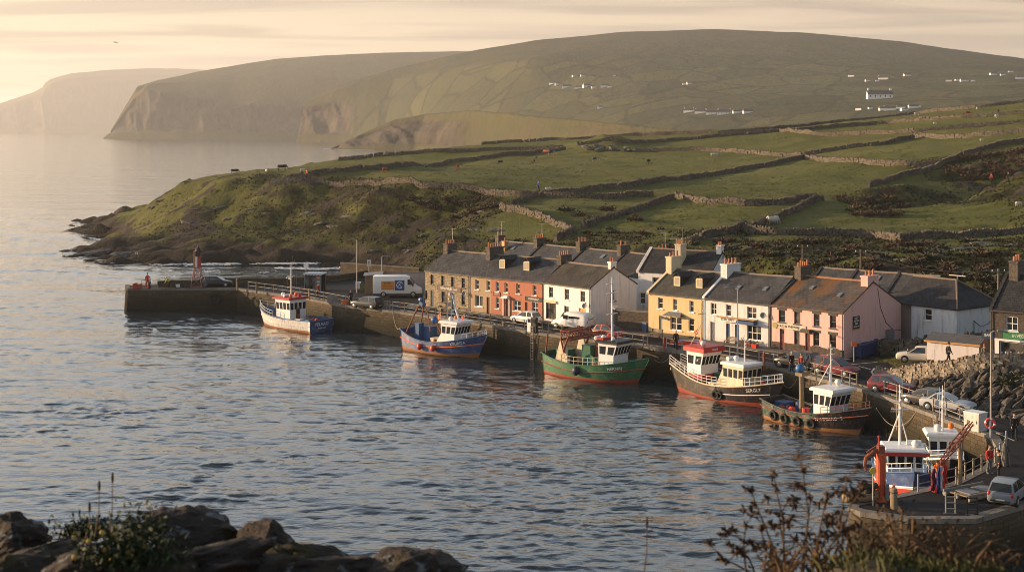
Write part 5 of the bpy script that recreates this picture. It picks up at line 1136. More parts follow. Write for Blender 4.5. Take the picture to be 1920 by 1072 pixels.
car(G(688, 577), (-.80, .60), 'dark estate car beside the railing in front of the delivery van', C_darkg, 'estate')
car(G(986, 606), AW, 'white hatchback parked in front of the terracotta house', C_white)
car(G(1145, 634), TO, 'orange-red hatchback behind the green trawler, right of the white camper', C_red)
car(G(1494, 690), AW, 'black off-road car in front of the pink pub', C_black, 'suv')
car(G(1568, 703), TO, 'dark red off-road car at the junction beside the pub corner', C_dkred, 'suv')
car(G(1720, 678, 4.1), (-.95, .28), 'small cream-white car behind the roadside wall next to the garage', C_cream)
car(G(1672, 735), (.80, -.60), 'red hatchback driving along the quay below the boulder bank', C_dkred)
car(G(1733, 759), (-.62, .78), 'black hatchback with its tail to the camera beside the silver car', C_black)
car(G(1778, 769), (.78, -.62), 'silver car facing the camera near the white fish bin', C_silver, 'sedan')
car(G(1891, 938), (.55, .83), 'grey-blue hatchback seen from behind on the jetty', paint_mat('grey_car_paint', (0.17, 0.19, 0.215)))
def panel_van(loc, heading, label):
    root = empty('delivery_van', loc, label, 'van', math.atan2(heading[1], heading[0])); root.scale = (1.13, 1.13, 1.16); L, w, H = 5.9, 1.0, 2.55; h = L / 2
    m = MB(); rings = []
    for x, a, zt, f in ((-h, .45, H - .05, .96), (-h + .1, .42, H, 1), (h - 2.0, .42, H, 1), (h - 1.55, .42, H - .12, .99), (h - .95, .42, 1.62, .98), (h - .6, .42, 1.28, .96), (h - .15, .46, 1.08, .9), (h, .5, .8, .8)):
        ww = w * f; half = [(ww * .94, a), (ww, a + .15), (ww, a + (zt - a) * .55), (ww * .97, zt - .22), (ww * .86, zt - .04), (ww * .4, zt)]
        rings.append([(x, y, z) for y, z in half] + [(x, -y, z) for y, z in half[::-1]])
    m.ring(rings); b = m.build('body', C_white, root, True); md = b.modifiers.new('s', 'EDGE_SPLIT'); md.split_angle = R(35)
    m = MB(); m.add([(h - 1.5, -w * .86, 2.28), (h - 1.5, w * .86, 2.28), (h - .92, w * .9, 1.62), (h - .92, -w * .9, 1.62)], [(3, 2, 1, 0)]); v = m.v; m.v = [(x + .03, y, z + .03) for x, y, z in v]; m.build('windscreen', M_carglass, root)
    for s in (-1, 1):
        m = MB(); q = [(h - 1.72, 1.5), (h - .98, 1.5), (h - 1.42, 2.14), (h - 1.72, 2.14)]
        m.ring([[(x, s * (w + .004 * k - .012), z) for x, z in q] for k in (0, 5)]); m.build('side_window', M_carglass, root)
        m = MB(); m.bx(h - 1.15, h - 1.0, s * (w + .02), s * (w + .2), 1.35, 1.7); m.build('mirror', M_trim, root)
        m = MB(); m.ball((h - .16, s * .72, .9), .15, 8, 5, sq=(.7, 1, .8)); m.build('headlight', M_headl, root, True)
    m = MB(); m.bx(-1.95, -.35, -w - .02, -w + .02, .92, 1.95); pn = m.build('orange_panel', simple('van_orange', (0.62, 0.25, 0.04), .5, .1, 2), root)
    m = MB(); m.bx(-.30, .85, -w - .02, -w + .02, .86, 2.05); bp = m.build('blue_panel', simple('van_blue', (0.03, 0.08, 0.24), .5, .1, 2), root)
    lettering('lettering', 'STUFF', .34, (-1.2, -w - .03, 1.68), (1, 0, 0), (0, -1, 0), M_black, pn)
    m = MB()
    for k in range(3): m.bx(-1.85, -.45, -w - .028, -w - .019, 1.0 + .17 * k, 1.07 + .17 * k)
    m.build('panel_lines', simple('van_ochre', (0.42, 0.16, 0.03), .5), pn)
    m = MB(); m.tube([(.27 + .36 * math.cos(t), -w - .035, 1.5 + .40 * math.sin(t)) for t in [R(20 + 300 * k / 16) for k in range(17)]], .045, 6); m.tube([(.05, -w - .035, 1.3), (.3, -w - .035, 1.5), (.55, -w - .035, 1.15)], .045, 6); m.tube([(0, -w - .035, 1.75), (.25, -w - .035, 1.62), (.4, -w - .035, 1.72)], .04, 6); m.build('emblem', M_frame, bp)
    m = MB(); m.bx(-h - .02, -h + .03, -w * .9, w * .9, .55, H - .15); m.build('rear_door', M_lead, root)
    m = MB(); m.bx(-h - .05, h - .1, -w * .96, w * .96, .34, .46); m.build('sill', M_trim, root)
    wheels(root, L, (-h + 1.25, h - 1.05), w, .36)
    return root
panel_van(G(746, 556), (1, .02), 'tall white delivery van with orange and blue panels beside the stone house')
def camper():
    loc = G(1074, 617); root = empty('camper_van', loc, 'white camper van with a rounded lettered tail in front of the white house', 'van', math.atan2(.62, -.78)); L, w, H = 5.2, .98, 2.05; h = L / 2
    m = MB(); rings = []
    for x, a, zt, f in ((-h, .5, 1.55, .82), (-h + .12, .42, 1.86, .95), (-h + .5, .4, 2.02, 1), (-.2, .4, 2.08, 1), (.65, .4, 1.98, .98), (1.1, .4, 1.35, .97), (1.4, .4, 1.12, .96), (h - .25, .42, 1.0, .92), (h, .48, .75, .78)):
        ww = w * f; half = [(ww * .92, a), (ww, a + .15), (ww, a + (zt - a) * .5), (ww * .95, zt - .3), (ww * .78, zt - .08), (ww * .35, zt)]
        rings.append([(x, y, z) for y, z in half] + [(x, -y, z) for y, z in half[::-1]])
    m.ring(rings); b = m.build('body', C_white, root, True); md = b.modifiers.new('s', 'EDGE_SPLIT'); md.split_angle = R(45)
    m = MB(); m.add([(.72, -.78, 1.93), (.72, .78, 1.93), (1.14, .9, 1.36), (1.14, -.9, 1.36)], [(3, 2, 1, 0)]); m.v = [(x + .03, y, z + .03) for x, y, z in m.v]; m.build('windscreen', M_carglass, root)
    for s in (-1, 1):
        m = MB(); m.bx(.05, .72, s * (w - .03), s * (w + .012), 1.25, 1.72); m.build('side_window', M_carglass, root)
        m = MB(); m.bx(-1.6, -.1, s * (w - .03), s * (w + .008), 1.38, 1.62); m.build('side_window', M_carglass, root)
        m = MB(); m.ball((-h + .06, s * .72, 1.1), .14, 8, 5, sq=(.6, .7, 1.6)); m.build('tail_light', M_taill, root, True)
        m = MB(); m.ball((h - .12, s * .7, .82), .13, 8, 5); m.build('headlight', M_headl, root, True)
    lettering('lettering', 'SURFT', .42, (-h - .005 + .02, 0, 1.42), (0, -1, 0), (-1, 0, .12), M_black, root, .02)
    m = MB(); m.bx(-h - .03, -h + .05, -.3, .3, .72, .85); m.build('number_plate', M_plate, root)
    m = MB(); m.bx(-h - .04, -h + .15, -.8, .8, .45, .6); m.build('bumper_trim', M_trim, root)
    wheels(root, L, (-h + 1.05, h - .9), w, .35)
camper()
# ------------------------------------------------------------------ fishing boats
def mat_hull(name, c, wear, amt=.55, z0=0.4, rust=(0.22, 0.085, 0.03)):
    """brushed-on paint, scuffed, with rust runs below the rail"""
    if name in MAT: return MAT[name]
    g = NG(name); st = g.noise(g.co((1.4, 1.4, .35)), 1.6, 7, .72); pt = g.noise(g.co((1.0, 1.0, 1.3)), 1.1, 7, .7); f = g.noise(g.co((3, 3, .4)), 2.0, 5, .7)
    col = g.mix(pt, tuple(x * .8 for x in c), tuple(min(1, x * 1.2) for x in c))
    col = g.mix(g.math('MULTIPLY', g.ramp(pt, (.5, 0), (.66, 1)), amt), col, wear)
    col = g.mix(g.math('MULTIPLY', g.ramp(f, (.53, 0), (.68, 1)), .7), col, rust)
    return g.fin(col, .42, g.bump(st, .35, .05), .5)
H_white = mat_hull('hull_white', (0.62, 0.60, 0.57), (0.30, 0.29, 0.29), .6)
H_blue = mat_hull('hull_blue', (0.030, 0.075, 0.20), (0.25, 0.26, 0.32), .5)
H_bluew = mat_hull('hull_faded_blue', (0.10, 0.14, 0.24), (0.30, 0.29, 0.33), .75)
H_green = mat_hull('hull_green', (0.024, 0.13, 0.060), (0.16, 0.24, 0.13), .5)
H_black = mat_hull('hull_black', (0.014, 0.014, 0.016), (0.05, 0.05, 0.05), .4)
H_gold = mat_hull('hull_weathered_black', (0.035, 0.031, 0.026), (0.17, 0.135, 0.09), .6)
H_dkgreen = mat_hull('hull_dark_green', (0.018, 0.050, 0.036), (0.22, 0.22, 0.17), .8)
H_anti = mat_hull('antifouling_red', (0.28, 0.055, 0.030), (0.12, 0.05, 0.035), .5)
H_rustw = mat_hull('antifouling_rust', (0.30, 0.14, 0.06), (0.12, 0.08, 0.05), .6)
H_red = mat_hull('hull_red', (0.42, 0.035, 0.025), (0.2, 0.05, 0.04), .3)
B_white = simple('boat_white', (0.74, 0.73, 0.71), .4, .06, 2.0, dirt=(0.40, 0.33, 0.25), dl=.66)
B_red = simple('boat_red', (0.40, 0.035, 0.028), .4, .12, 2.0)
B_rust = simple('rusty_red_steel', (0.23, 0.065, 0.035), .7, .3, 4.0, .3, dirt=(0.11, 0.035, 0.02))
B_deck = simple('deck_boards', (0.13, 0.105, 0.08), .8, .3, 3.0, .3, dirt=(0.06, 0.05, 0.04))
B_blue = simple('boat_blue', (0.03, 0.09, 0.22), .45, .15, 2.0, dirt=(0.12, 0.12, 0.13))
B_green = simple('boat_green', (0.02, 0.12, 0.07), .5, .2, 2.0, dirt=(0.09, 0.10, 0.07))
B_cream = simple('boat_cream', (0.62, 0.53, 0.38), .5, .1, 2.0, dirt=(0.35, 0.25, 0.15))
B_orange = simple('buoy_orange', (0.72, 0.16, 0.03), .45, .1, 4.0)
B_buoyred = simple('buoy_red', (0.55, 0.045, 0.03), .4, .12, 4.0)
B_wood = simple('weathered_timber', (0.22, 0.165, 0.10), .85, .3, 4.0, .3)
B_rope = simple('rope', (0.26, 0.21, 0.14), .9, .2, 8.0)
B_net = simple('net', (0.05, 0.10, 0.09), .95, .5, 9.0, .8, 14)
B_yellow = simple('yellow_paint', (0.60, 0.42, 0.03), .5, .12, 3.0)
class Hull:
    def __init__(s, name, label, stern, head, L, B, mats, fb=(1.45, 1.0, 2.3), stern_f=.80, bow_pow=2.4, rake=1.3, draft=1.0, bul=.65, anti=.42, group=None, cat='fishing boat', stripe=True, split=None, capm=None, stern_rake=0.15, low=False):
        """stern: point on the waterline amidships at the stern, head: heading; mats: antifouling, lower side, stripe, upper side"""
        s.L, s.B, s.fb, s.rake, s.sf, s.bp, s.srk = L, B, fb, rake, stern_f, bow_pow, stern_rake
        s.root = empty(name, (stern[0], stern[1], 0), label, cat, math.atan2(head[1], head[0]), group)
        S = [i / 26 for i in range(27)]; m = MB(); rings = []
        for t in S: rings.append([s.side(t, f, -1) for f in s.lv][::-1] + [s.side(t, f, 1) for f in s.lv])
        n = len(rings[0]); nl = len(s.lv)
        fidx = []
        for a in range(len(rings) - 1):
            for k in range(n - 1):
                lev = (nl - 2 - k) if k < nl - 1 else (k - nl)
                if k == nl - 1: lev = 0
                z = (s.lv[max(lev, 0)] + s.lv[min(max(lev, 0) + 1, nl - 1)]) / 2
                mi = 0 if z < .2 else (2 if stripe and .58 < z < .645 else 1)
                if mi == 1 and split and split[0] <= S[a]: mi = 3
                if low and mi == 1 and z > .6: mi = 3
                fidx.append(((a * n + k, a * n + k + 1, (a + 1) * n + k + 1, (a + 1) * n + k), mi))
        m.v = [tuple(p) for r_ in rings for p in r_]; m.f = [f for f, _ in fidx]; m.m = [q for _, q in fidx]
        m.f.append(tuple(range(n))); m.m.append(4 if len(mats) > 4 else 1)          # transom
        h = m.build('hull', mats, s.root)
        h.data.polygons.foreach_set('use_smooth', [True] * (len(h.data.polygons) - 1) + [False]); s.hull = h
        # deck, inner bulwark and capping rail
        m = MB(); rows = []
        for t in S[:-1]:
            fd = 1 - bul / s.sheer(t); w = s.half(t, fd) - .1; zd = s.sheer(t) - bul; x = s.xx(t, fd)
            rows.append([(x, -max(w, .02), zd), (x, -max(w * .5, .01), zd + .05), (x, max(w * .5, .01), zd + .05), (x, max(w, .02), zd)])
        m.ring(rows, closed=False, caps=False); m.build('deck', B_deck, s.root)
        m = MB(); rows = []
        for t in S[:-1]:
            fd = 1 - bul / s.sheer(t); w = max(s.half(t, 1.0) - .1, .03); w2 = max(s.half(t, fd) - .1, .02); zd = s.sheer(t) - bul - .02; rows.append([(s.xx(t, fd), -w2, zd), (s.xx(t, 1.0), -w, s.sheer(t) - .02)])
        m.ring(rows, closed=False, caps=False); rows = [[(p[0], -p[1], p[2]) for p in r_] for r_ in rows]; m.ring(rows, closed=False, caps=False)
        w = s.half(0, 1.0) - .1; m.bx(s.xx(0, 1) + .05, s.xx(0, 1) + .1, -w, w, s.sheer(0) - bul, s.sheer(0) - .02); m.build('bulwark', capm or mats[min(3, len(mats) - 1)], s.root)
        m = MB()
        for sd in (-1, 1): m.tube([s.side(t, 1.0, sd) + Vector((0, -.04 * sd, .02)) for t in S], .07, 6)
        m.tube([s.side(0, 1.0, -1), s.side(0, 1.0, 1)], .07, 6); m.build('gunwale', capm or B_white, s.root)
    lv = [-.55, -.25, 0.0, .10, .2, .36, .5, .58, .645, .8, 1.0]   # height as a part of the side height (below 0: under water)
    def sheer(s, t):
        a, b, c = s.fb; return b + (a - b) * max(0, (.42 - t) / .42) ** 2 + (c - b) * max(0, (t - .42) / .58) ** 2
    def half(s, t, f):
        f_ = max(f, 0)
        if t < .45: k = s.sf + (1 - s.sf) * math.sin(t / .45 * math.pi / 2)
        else: k = 1 - ((t - .45) / .55) ** (s.bp + .9 * f_) if f >= 0 else 1 - ((t - .45) / .55) ** (s.bp - .5)
        k = max(k, .012); w = s.B / 2 * k
        if f < 0: return w * (.90 + .85 * f) * (1 - .3 * t)
        return w * (.90 + .10 * f ** .7)
    def xx(s, t, f):
        x = s.L * t + s.rake * max(0, t) ** 5 * max(f, -.2); return x - s.srk * (1 - t) ** 6 * max(f, 0) * s.L * .1
    def side(s, t, f, sd):
        z = f * s.sheer(t) if f >= 0 else f * 1.6
        return Vector((s.xx(t, f), sd * max(s.half(t, f), .015), z))
    def name(s, text, t0, t1, f, sd, size, mat):
        """lettering laid on the side plank by plank follows the hull's run there"""
        a, b = s.side(t0, f, sd), s.side(t1, f, sd); up = (s.side((t0 + t1) / 2, min(f + .12, 1), sd) - s.side((t0 + t1) / 2, f - .12, sd)).normalized()
        U = (b - a).normalized() * (1 if sd < 0 else -1); N = U.cross(up).normalized()
        if N.y * sd < 0: N = -N
        c = max((s.side(t, f, sd) - a).dot(N) for t in (t0, (t0 + t1) / 2, t1))
        o = lettering('lettering', text, size, (a + b) / 2 + N * (c * .6 + .035), U, N, mat, s.root, .02)
        me = s.hull.data; tr = BVHTree.FromPolygons([v.co.copy() for v in me.vertices], [tuple(p.vertices) for p in me.polygons]); z0 = ((a + b) / 2 + N * (c * .6 + .035)).dot(N)
        for v in o.data.vertices:                                  # wrapped on to the planking
            h_ = tr.ray_cast(v.co + N * 3, -N, 6)
            if h_[0] is not None: v.co = h_[0] + N * (.022 + .4 * (v.co.dot(N) - z0))
        return o
    def strake(s, f, r=.06, mat=None, t0=0, t1=1):
        m = MB()
        for sd in (-1, 1): m.tube([s.side(t0 + (t1 - t0) * k / 24, f, sd) + Vector((0, .02 * sd, 0)) for k in range(25)], r, 5)
        m.build('rubbing_strake', mat or B_white, s.root)
    def rail(s, t0, t1, h=.7, n=8, mat=None, sides=(-1, 1), rails=2, name='railing', inset=.08):
        m = MB()
        for sd in sides:
            P = [s.side(t0 + (t1 - t0) * k / n, 1.0, sd) - Vector((0, inset * sd, 0)) for k in range(n + 1)]
            for p in P: m.cyl(p, p + Vector((0, 0, h)), .028, n=5)
            for q in range(rails): m.tube([p + Vector((0, 0, h * (q + 1) / rails)) for p in P], .026, 5)
        if t1 > .97: m.tube([s.side(t1, 1.0, -1) + Vector((0, 0, h)), s.side(t1, 1.0, 1) + Vector((0, 0, h))], .026, 5)
        return m.build(name, mat or B_white, s.root)
    def tyre(s, t, f, sd=-1, r=.36):
        p = s.side(t, f, sd); q = s.side(t + .02, f, sd); up = (s.side(t, f + .1, sd) - s.side(t, f - .1, sd)).normalized(); n = (q - p).cross(up).normalized()
        if n.y * sd < 0: n = -n
        m = MB(); m.torus(p + n * .1, n, r, .13, 16, 7); m.tube([p + n * .1 + up * r, s.side(t, 1.0, sd) + Vector((0, 0, .05))], .02, 4); m.build('tyre_fender', M_tyre, s.root, True)
    def fender(s, t, f, sd=-1, r=.34, mat=None):
        p = s.side(t, f, sd); m = MB(); c = p + Vector((0, .26 * sd, 0)); m.ball(c, r, 12, 8, sq=(1, .9, 1.15)); m.tube([c + Vector((0, 0, r)), s.side(t, 1.0, sd) + Vector((0, 0, .05))], .02, 4); m.build('fender', mat or B_buoyred, s.root, True)
def wheelhouse(root, x0, x1, w, z0, h, wall=None, roofm=None, front=1, nf=4, ns=3, flare=.16, rake=.25, wz=(.52, .86), band=None, sides=(-1, 1), rear=False, door=False, taper=0.0, over=.25, rt=.16, name='wheelhouse'):
    """front=+1 looks to the bow. Windows are pieces of glass set in frames on the raked walls"""
    wall = wall or B_white; fx = x1 if front > 0 else x0; bxx = x0 if front > 0 else x1; d = front
    wb, wt = w / 2, w / 2 + flare * .5; zt = z0 + h; zm = z0 + h * .5
    low = [(bxx, -wb), (fx, -wb * (1 - taper)), (fx, wb * (1 - taper)), (bxx, wb)]
    top = [(bxx, -wt), (fx + d * rake, -wt), (fx + d * rake, wt), (bxx, wt)]
    mid = [(a[0] * .999, a[1] * 1.0) for a in low]
    m = MB(); m.ring([[(x, y, z0) for x, y in low], [(x, y, zm) for x, y in mid], [(x, y, zt) for x, y in top]]); wh = m.build(name, wall, root)
    m = MB(); o = over
    r0 = [(bxx - d * o * .8, -wt - o), (fx + d * (rake + o), -wt - o), (fx + d * (rake + o), wt + o), (bxx - d * o * .8, wt + o)]
    r1 = [(bxx - d * o * .4, -wt - o * .4), (fx + d * (rake + o * .4), -wt - o * .4), (fx + d * (rake + o * .4), wt + o * .4), (bxx - d * o * .4, wt + o * .4)]
    m.ring([[(x, y, zt + .003) for x, y in r0], [(x, y, zt + rt) for x, y in r0], [(x, y, zt + rt + .12) for x, y in r1]]); rf = m.build('wheelhouse_roof', roofm or wall, wh)
    def glass(P00, P10, P01, P11, n, a, b, off):
        """n panes across the wall patch between heights a and b (0..1)"""
        for k in range(n):
            u0, u1 = (k + .14) / n, (k + .86) / n
            def pt(u, v): return (Vector(P00).lerp(Vector(P10), u)).lerp(Vector(P01).lerp(Vector(P11), u), v)
            q = [pt(u0, a), pt(u1, a), pt(u1, b), pt(u0, b)]; nn = (q[1] - q[0]).cross(q[3] - q[0]).normalized()
            if nn.dot(Vector(off)) < 0: nn = -nn
            c = sum(q, Vector()) / 4; mm = MB(); mm.add([p + nn * .022 for p in q] + [p - nn * .02 for p in q], [(0, 1, 2, 3), (7, 6, 5, 4), (0, 4, 5, 1), (1, 5, 6, 2), (2, 6, 7, 3), (3, 7, 4, 0)]); mm.build('window', M_carglass, wh)
    a, b = (wz[0] - .5) * 2, (wz[1] - .5) * 2 + .0
    def V(p, z): return (p[0], p[1], z)
    glass(V(mid[1], zm), V(mid[2], zm), V(top[1], zt), V(top[2], zt), nf, a, b, (d, 0, 0))
    for sd in sides:
        i, j = (0, 1) if sd < 0 else (3, 2)
        glass(V(mid[i], zm), V(mid[j], zm), V(top[i], zt), V(top[j], zt), ns, a, b, (0, sd, 0))
    if rear: glass(V(mid[0], zm), V(mid[3], zm), V(top[0], zt), V(top[3], zt), rear, a, b, (-d, 0, 0))
    if door:
        y0 = door[0]; m = MB(); m.bx(bxx - d * .03, bxx + d * .02, y0, y0 + .7, z0 + .05, z0 + 1.75); dr = m.build('door', door[1], wh)
        m = MB(); m.bx(bxx - d * .045, bxx - d * .028, y0 + .18, y0 + .52, z0 + 1.05, z0 + 1.5); m.build('window', M_carglass, dr)
    if band:
        m = MB(); m.ring([[(x * 1.0 + (d * .012 if x == fx else -d * .012), y * 1.012, z) for x, y in low] for z in (z0 + band[0], z0 + band[1])]); m.build('painted_band', band[2], wh)
    return wh
def mast(root, x, y, z, h, mat=None, r=.07, tripod=True, cross=(.6, .75), radar=True, ant=3, ladder=False):
    m = MB(); m.tube([(x, y, z), (x, y, z + h * .7), (x, y, z + h)], [r, r * .8, r * .4], 8)
    if tripod:
        for a in (-.7, .7): m.cyl((x - h * .22, y + a, z), (x, y, z + h * .55), r * .5, n=6)
    for c in cross: m.cyl((x, y - h * .14, z + h * c), (x, y + h * .14, z + h * c), r * .42, n=6)
    mm = m.build('mast', mat or B_white, root)
    if radar:
        m = MB(); m.bx(x + .05, x + .45, y - .08, y + .08, z + h * .5, z + h * .5 + .05); m.cyl((x + .35, y, z + h * .5 + .05), (x + .35, y, z + h * .5 + .2), .12); m.bx(x + .28, x + .42, y - .55, y + .55, z + h * .5 + .2, z + h * .5 + .3); m.build('radar', B_white, mm)
    m = MB()
    for k in range(ant): a = (k - (ant - 1) / 2) * .38; m.cyl((x - .2, y + a, z + h * .25), (x - .2, y + a, z + h * (.95 + .12 * ((k * 7) % 3))), .014, n=4)
    m.build('aerial', M_alu, mm)
    m = MB()
    for k in range(3): m.ball((x + .1, y + .05, z + h * (.62 + .13 * k)), .08, 7, 5)
    m.build('mast_light', B_white, mm, True)
    return mm
def roof_gear(root, x, y, z, buoys=(), tank=True):
    m = MB(); m.ball((x, y, z + .28), .3, 10, 7, sq=(1, 1, .9)); m.cyl((x, y, z), (x, y, z + .1), .14); m.build('radome', B_white, root, True)
    if tank:
        m = MB(); m.cyl((x - .7, y - .5, z + .2), (x - .7, y + .5, z + .2), .2, n=10); m.build('life_raft', B_white, root)
    for bx_, by_, mt in buoys:
        m = MB(); m.ball((bx_, by_, z + .24), .24, 9, 6); m.build('buoy', mt, root, True)
def deck_clutter(root, items):
    for nm, x, y, z, s, mt in items:
        m = MB()
        if nm in ('fish_box', 'winch_box'): m.bx(x - s[0] / 2, x + s[0] / 2, y - s[1] / 2, y + s[1] / 2, z, z + s[2]); m.bx(x - s[0] / 2 - .04, x + s[0] / 2 + .04, y - s[1] / 2 - .04, y + s[1] / 2 + .04, z + s[2] + .003, z + s[2] + .06); m.build(nm, mt, root)
        elif nm == 'buoy': m.ball((x, y, z + s[0]), s[0], 10, 7); m.build(nm, mt, root, True)
        elif nm == 'net_heap':
            for k in range(14): m.ball((x + random.uniform(-1, 1) * s[0], y + random.uniform(-1, 1) * s[1], z + random.uniform(0, .6) * s[2]), random.uniform(.2, .36), 7, 5)
            m.build(nm, mt, root, True)
        elif nm == 'net_drum':
            m.cyl((x, y - s[1] / 2, z + s[0]), (x, y + s[1] / 2, z + s[0]), s[0] * .55, n=14)
            for q in (-1, 1): m.cyl((x, y + q * s[1] / 2, z + s[0]), (x, y + q * (s[1] / 2 + .06), z + s[0]), s[0], n=16)
            m.build(nm, mt, root)
        elif nm == 'barrel': m.tube([(x, y, z), (x, y, z + s[1] * .5), (x, y, z + s[1])], [s[0] * .9, s[0], s[0] * .9], 12); m.build(nm, mt, root)
def flag(root, x, y, z, h, mat, name='flag'):
    m = MB(); m.cyl((x, y, z), (x, y, z + h), .018, n=5); f = m.build('flag_staff', M_alu, root)
    m = MB(); rows = []
    for k in range(7): t = k / 6; rows.append([(x - .02 - .42 * t, y + .05 * math.sin(5 * t + q), z + h - .04 - .6 * q / 3 - .35 * t) for q in range(4)])
    m.ring(rows, closed=False, caps=False); o = m.build(name, mat, f); md = o.modifiers.new('thick', 'SOLIDIFY'); md.thickness = .012
# --- white and blue boat under the pier
b = Hull('fishing_boat', 'white-sided boat with a blue transom lying off the far pier', (-24.7, 184.1), (-.75, .66), 11.6, 4.5, [H_rustw, H_white, B_white, H_white, H_blue], fb=(1.55, 1.5, 2.45), stern_f=.92, bow_pow=2.2, rake=1.0, anti=.3, stripe=False, capm=B_blue)
r = b.root; b.strake(.55, .05, H_white); b.rail(.62, .99, .75, 7, B_white)
wh = wheelhouse(r, 4.6, 7.4, 2.7, 1.0, 2.9, B_white, B_red, 1, 4, 4, .14, .2, (.55, .85), rear=4, door=(-.35, simple('brown_door', (0.16, 0.075, 0.025), .5, .2, 3)))
mast(r, 6.0, 0, 4.1, 4.6, B_white, .09, False, (.28, .6), True, 5); roof_gear(r, 6.8, .7, 4.15, ((5.0, .9, B_orange), (5.1, -.7, B_buoyred), (6.2, -1.0, B_orange)))
deck_clutter(r, [('net_heap', 1.4, .3, .95, (.6, .8, .9), simple('red_net', (0.36, 0.06, 0.05), .95, .4, 8, .8, 14)), ('net_heap', 1.1, 1.2, .95, (.35, .35, .8), B_blue), ('buoy', 1.9, -.6, .9, (.35,), B_buoyred), ('fish_box', 3.2, .9, .95, (.9, .6, .5), B_white), ('barrel', 3.7, -1.0, .95, (.3, .85), B_wood)])
lettering('lettering', 'PELAAO', .62, (-.15, 0, 1.05), (0, -1, 0), (-1, 0, 0), M_signtext, r, .02); lettering('lettering', 'ANNE BOY', .26, (-.13, 0, .55), (0, -1, 0), (-1, 0, 0), M_signtext, r, .02)
# --- blue trawler
b = Hull('fishing_boat', 'blue trawler with red fenders and an orange line round its hull', (-12.45, 171.0), (.765, -.645), 11.2, 4.3, [H_rustw, H_bluew, B_orange, H_blue], fb=(2.35, 1.4, 2.7), stern_f=.62, rake=1.4, split=(.55,), capm=B_blue)
r = b.root; b.strake(.62, .06, B_orange); b.name('KSUADA', .72, .88, .80, -1, .5, M_signtext); b.fender(.36, .55); b.fender(.55, .55); b.rail(.83, .99, .6, 4)
wheelhouse(r, 6.6, 8.6, 2.5, 1.1, 2.6, B_white, B_white, 1, 5, 3, .15, .45, (.55, .86), rear=2)
m = MB(); m.ring([[(5.6, -1.25, 1.05), (5.6, 1.25, 1.05), (5.6, 1.25, 1.15), (5.6, -1.25, 1.15)], [(6.6, -1.25, 1.05), (6.6, 1.25, 1.05), (6.6, 1.25, 2.6), (6.6, -1.25, 2.6)]]); m.build('casing', B_white, r)
m = MB(); m.tube([(8.2, .1, 3.9), (7.6, .1, 5.2), (7.0, .1, 6.9)], [.13, .11, .06], 8); m.build('mast', B_white, r)
m = MB()
for y in (-.35, .35): m.cyl((6.7, y, 3.8), (6.7, y, 7.2), .04, n=6)
for k in range(9): m.cyl((6.7, -.35, 4.0 + .38 * k), (6.7, .35, 4.0 + .38 * k), .025, n=5)
for k in range(3): m.bx(6.6, 6.85, -.3 + .1 * k, .1 + .1 * k, 5.6 + .6 * k, 5.9 + .6 * k)
m.build('mast_ladder', M_alu, r)
roof_gear(r, 7.5, -.6, 3.9, ((6.9, .9, B_orange),), False); flag(r, 6.2, -1.0, 3.0, 1.9, B_orange); flag(r, 9.6, -.6, 3.6, 1.4, B_buoyred)
m = MB()
for sd in (-1, 1): m.tube([(.6, sd * 1.3, 1.6), (2.0, sd * .5, 5.0), (2.3, 0, 5.6)], .09, 7)
m.tube([(4.2, -.6, 2.4), (3.4, -.2, 4.4), (2.3, 0, 5.5)], .07, 6); m.tube([(5.4, .5, 1.6), (4.5, .2, 3.2)], .09, 6); m.build('gantry', B_rust, r)
m = MB(); m.cyl((2.3, -.3, 5.4), (2.3, .3, 5.4), .32, n=12); m.ball((2.0, .1, 5.9), .35, 9, 6, sq=(1.2, .8, .8)); m.cyl((2.5, 0, 5.4), (2.5, 0, 7.4), .06, n=6); m.build('net_hauler', B_blue, r)
m = MB(); m.torus((2.4, .5, 6.5), (.6, .8, 0), .42, .14); m.build('tyre', M_tyre, r, True)
deck_clutter(r, [('winch_box', 2.9, .5, .75, (1.5, 1.2, 2.0), B_blue), ('winch_box', 2.1, -.3, .75, (.7, .9, 2.4), B_blue), ('fish_box', 5.0, 0, .75, (1.2, 1.6, .9), B_cream), ('net_heap', 1.2, .4, 1.0, (.5, .7, .8), B_net), ('buoy', 4.4, -.1, 3.3, (.42,), simple('buoy_blue', (0.03, 0.09, 0.30), .4, .1)), ('barrel', 5.4, -1.0, .75, (.3, .9), B_rust)])
# --- green trawler
b = Hull('fishing_boat', 'green trawler with a tall red gantry amidships and a red waterline', (4.2, 153.9), (.765, -.645), 11.4, 4.7, [H_anti, H_green, B_rust, H_green], fb=(2.3, 1.55, 2.75), stern_f=.66, rake=1.5, capm=B_green)
r = b.root; b.strake(.60, .06, B_rust); b.name('HERNAJ', .74, .88, .76, -1, .46, M_signtext); b.fender(.47, .66, -1, .42, simple('navy_fender', (0.015, 0.02, 0.045), .5, .1)); b.rail(.22, .68, .85, 9, B_cream, (-1,), 2)
wheelhouse(r, 7.4, 9.3, 2.6, 1.3, 2.75, B_white, M_black, 1, 5, 2, .2, .5, (.58, .88), rear=2)
mast(r, 8.2, 0, 4.2, 6.6, B_white, .13, False, (.42, .75, .9), True, 5); roof_gear(r, 7.6, -.7, 4.25, ((7.2, .8, B_buoyred), (8.9, -.8, B_white)))
m = MB(); m.ring([[(6.9, -1.2, 4.25), (7.9, -1.2, 4.25), (7.9, 1.2, 4.25), (6.9, 1.2, 4.25)], [(6.9, -1.2, 4.55), (7.9, -1.2, 4.55), (7.9, 1.2, 4.55), (6.9, 1.2, 4.55)]]); m.build('roof_box', B_red, r)
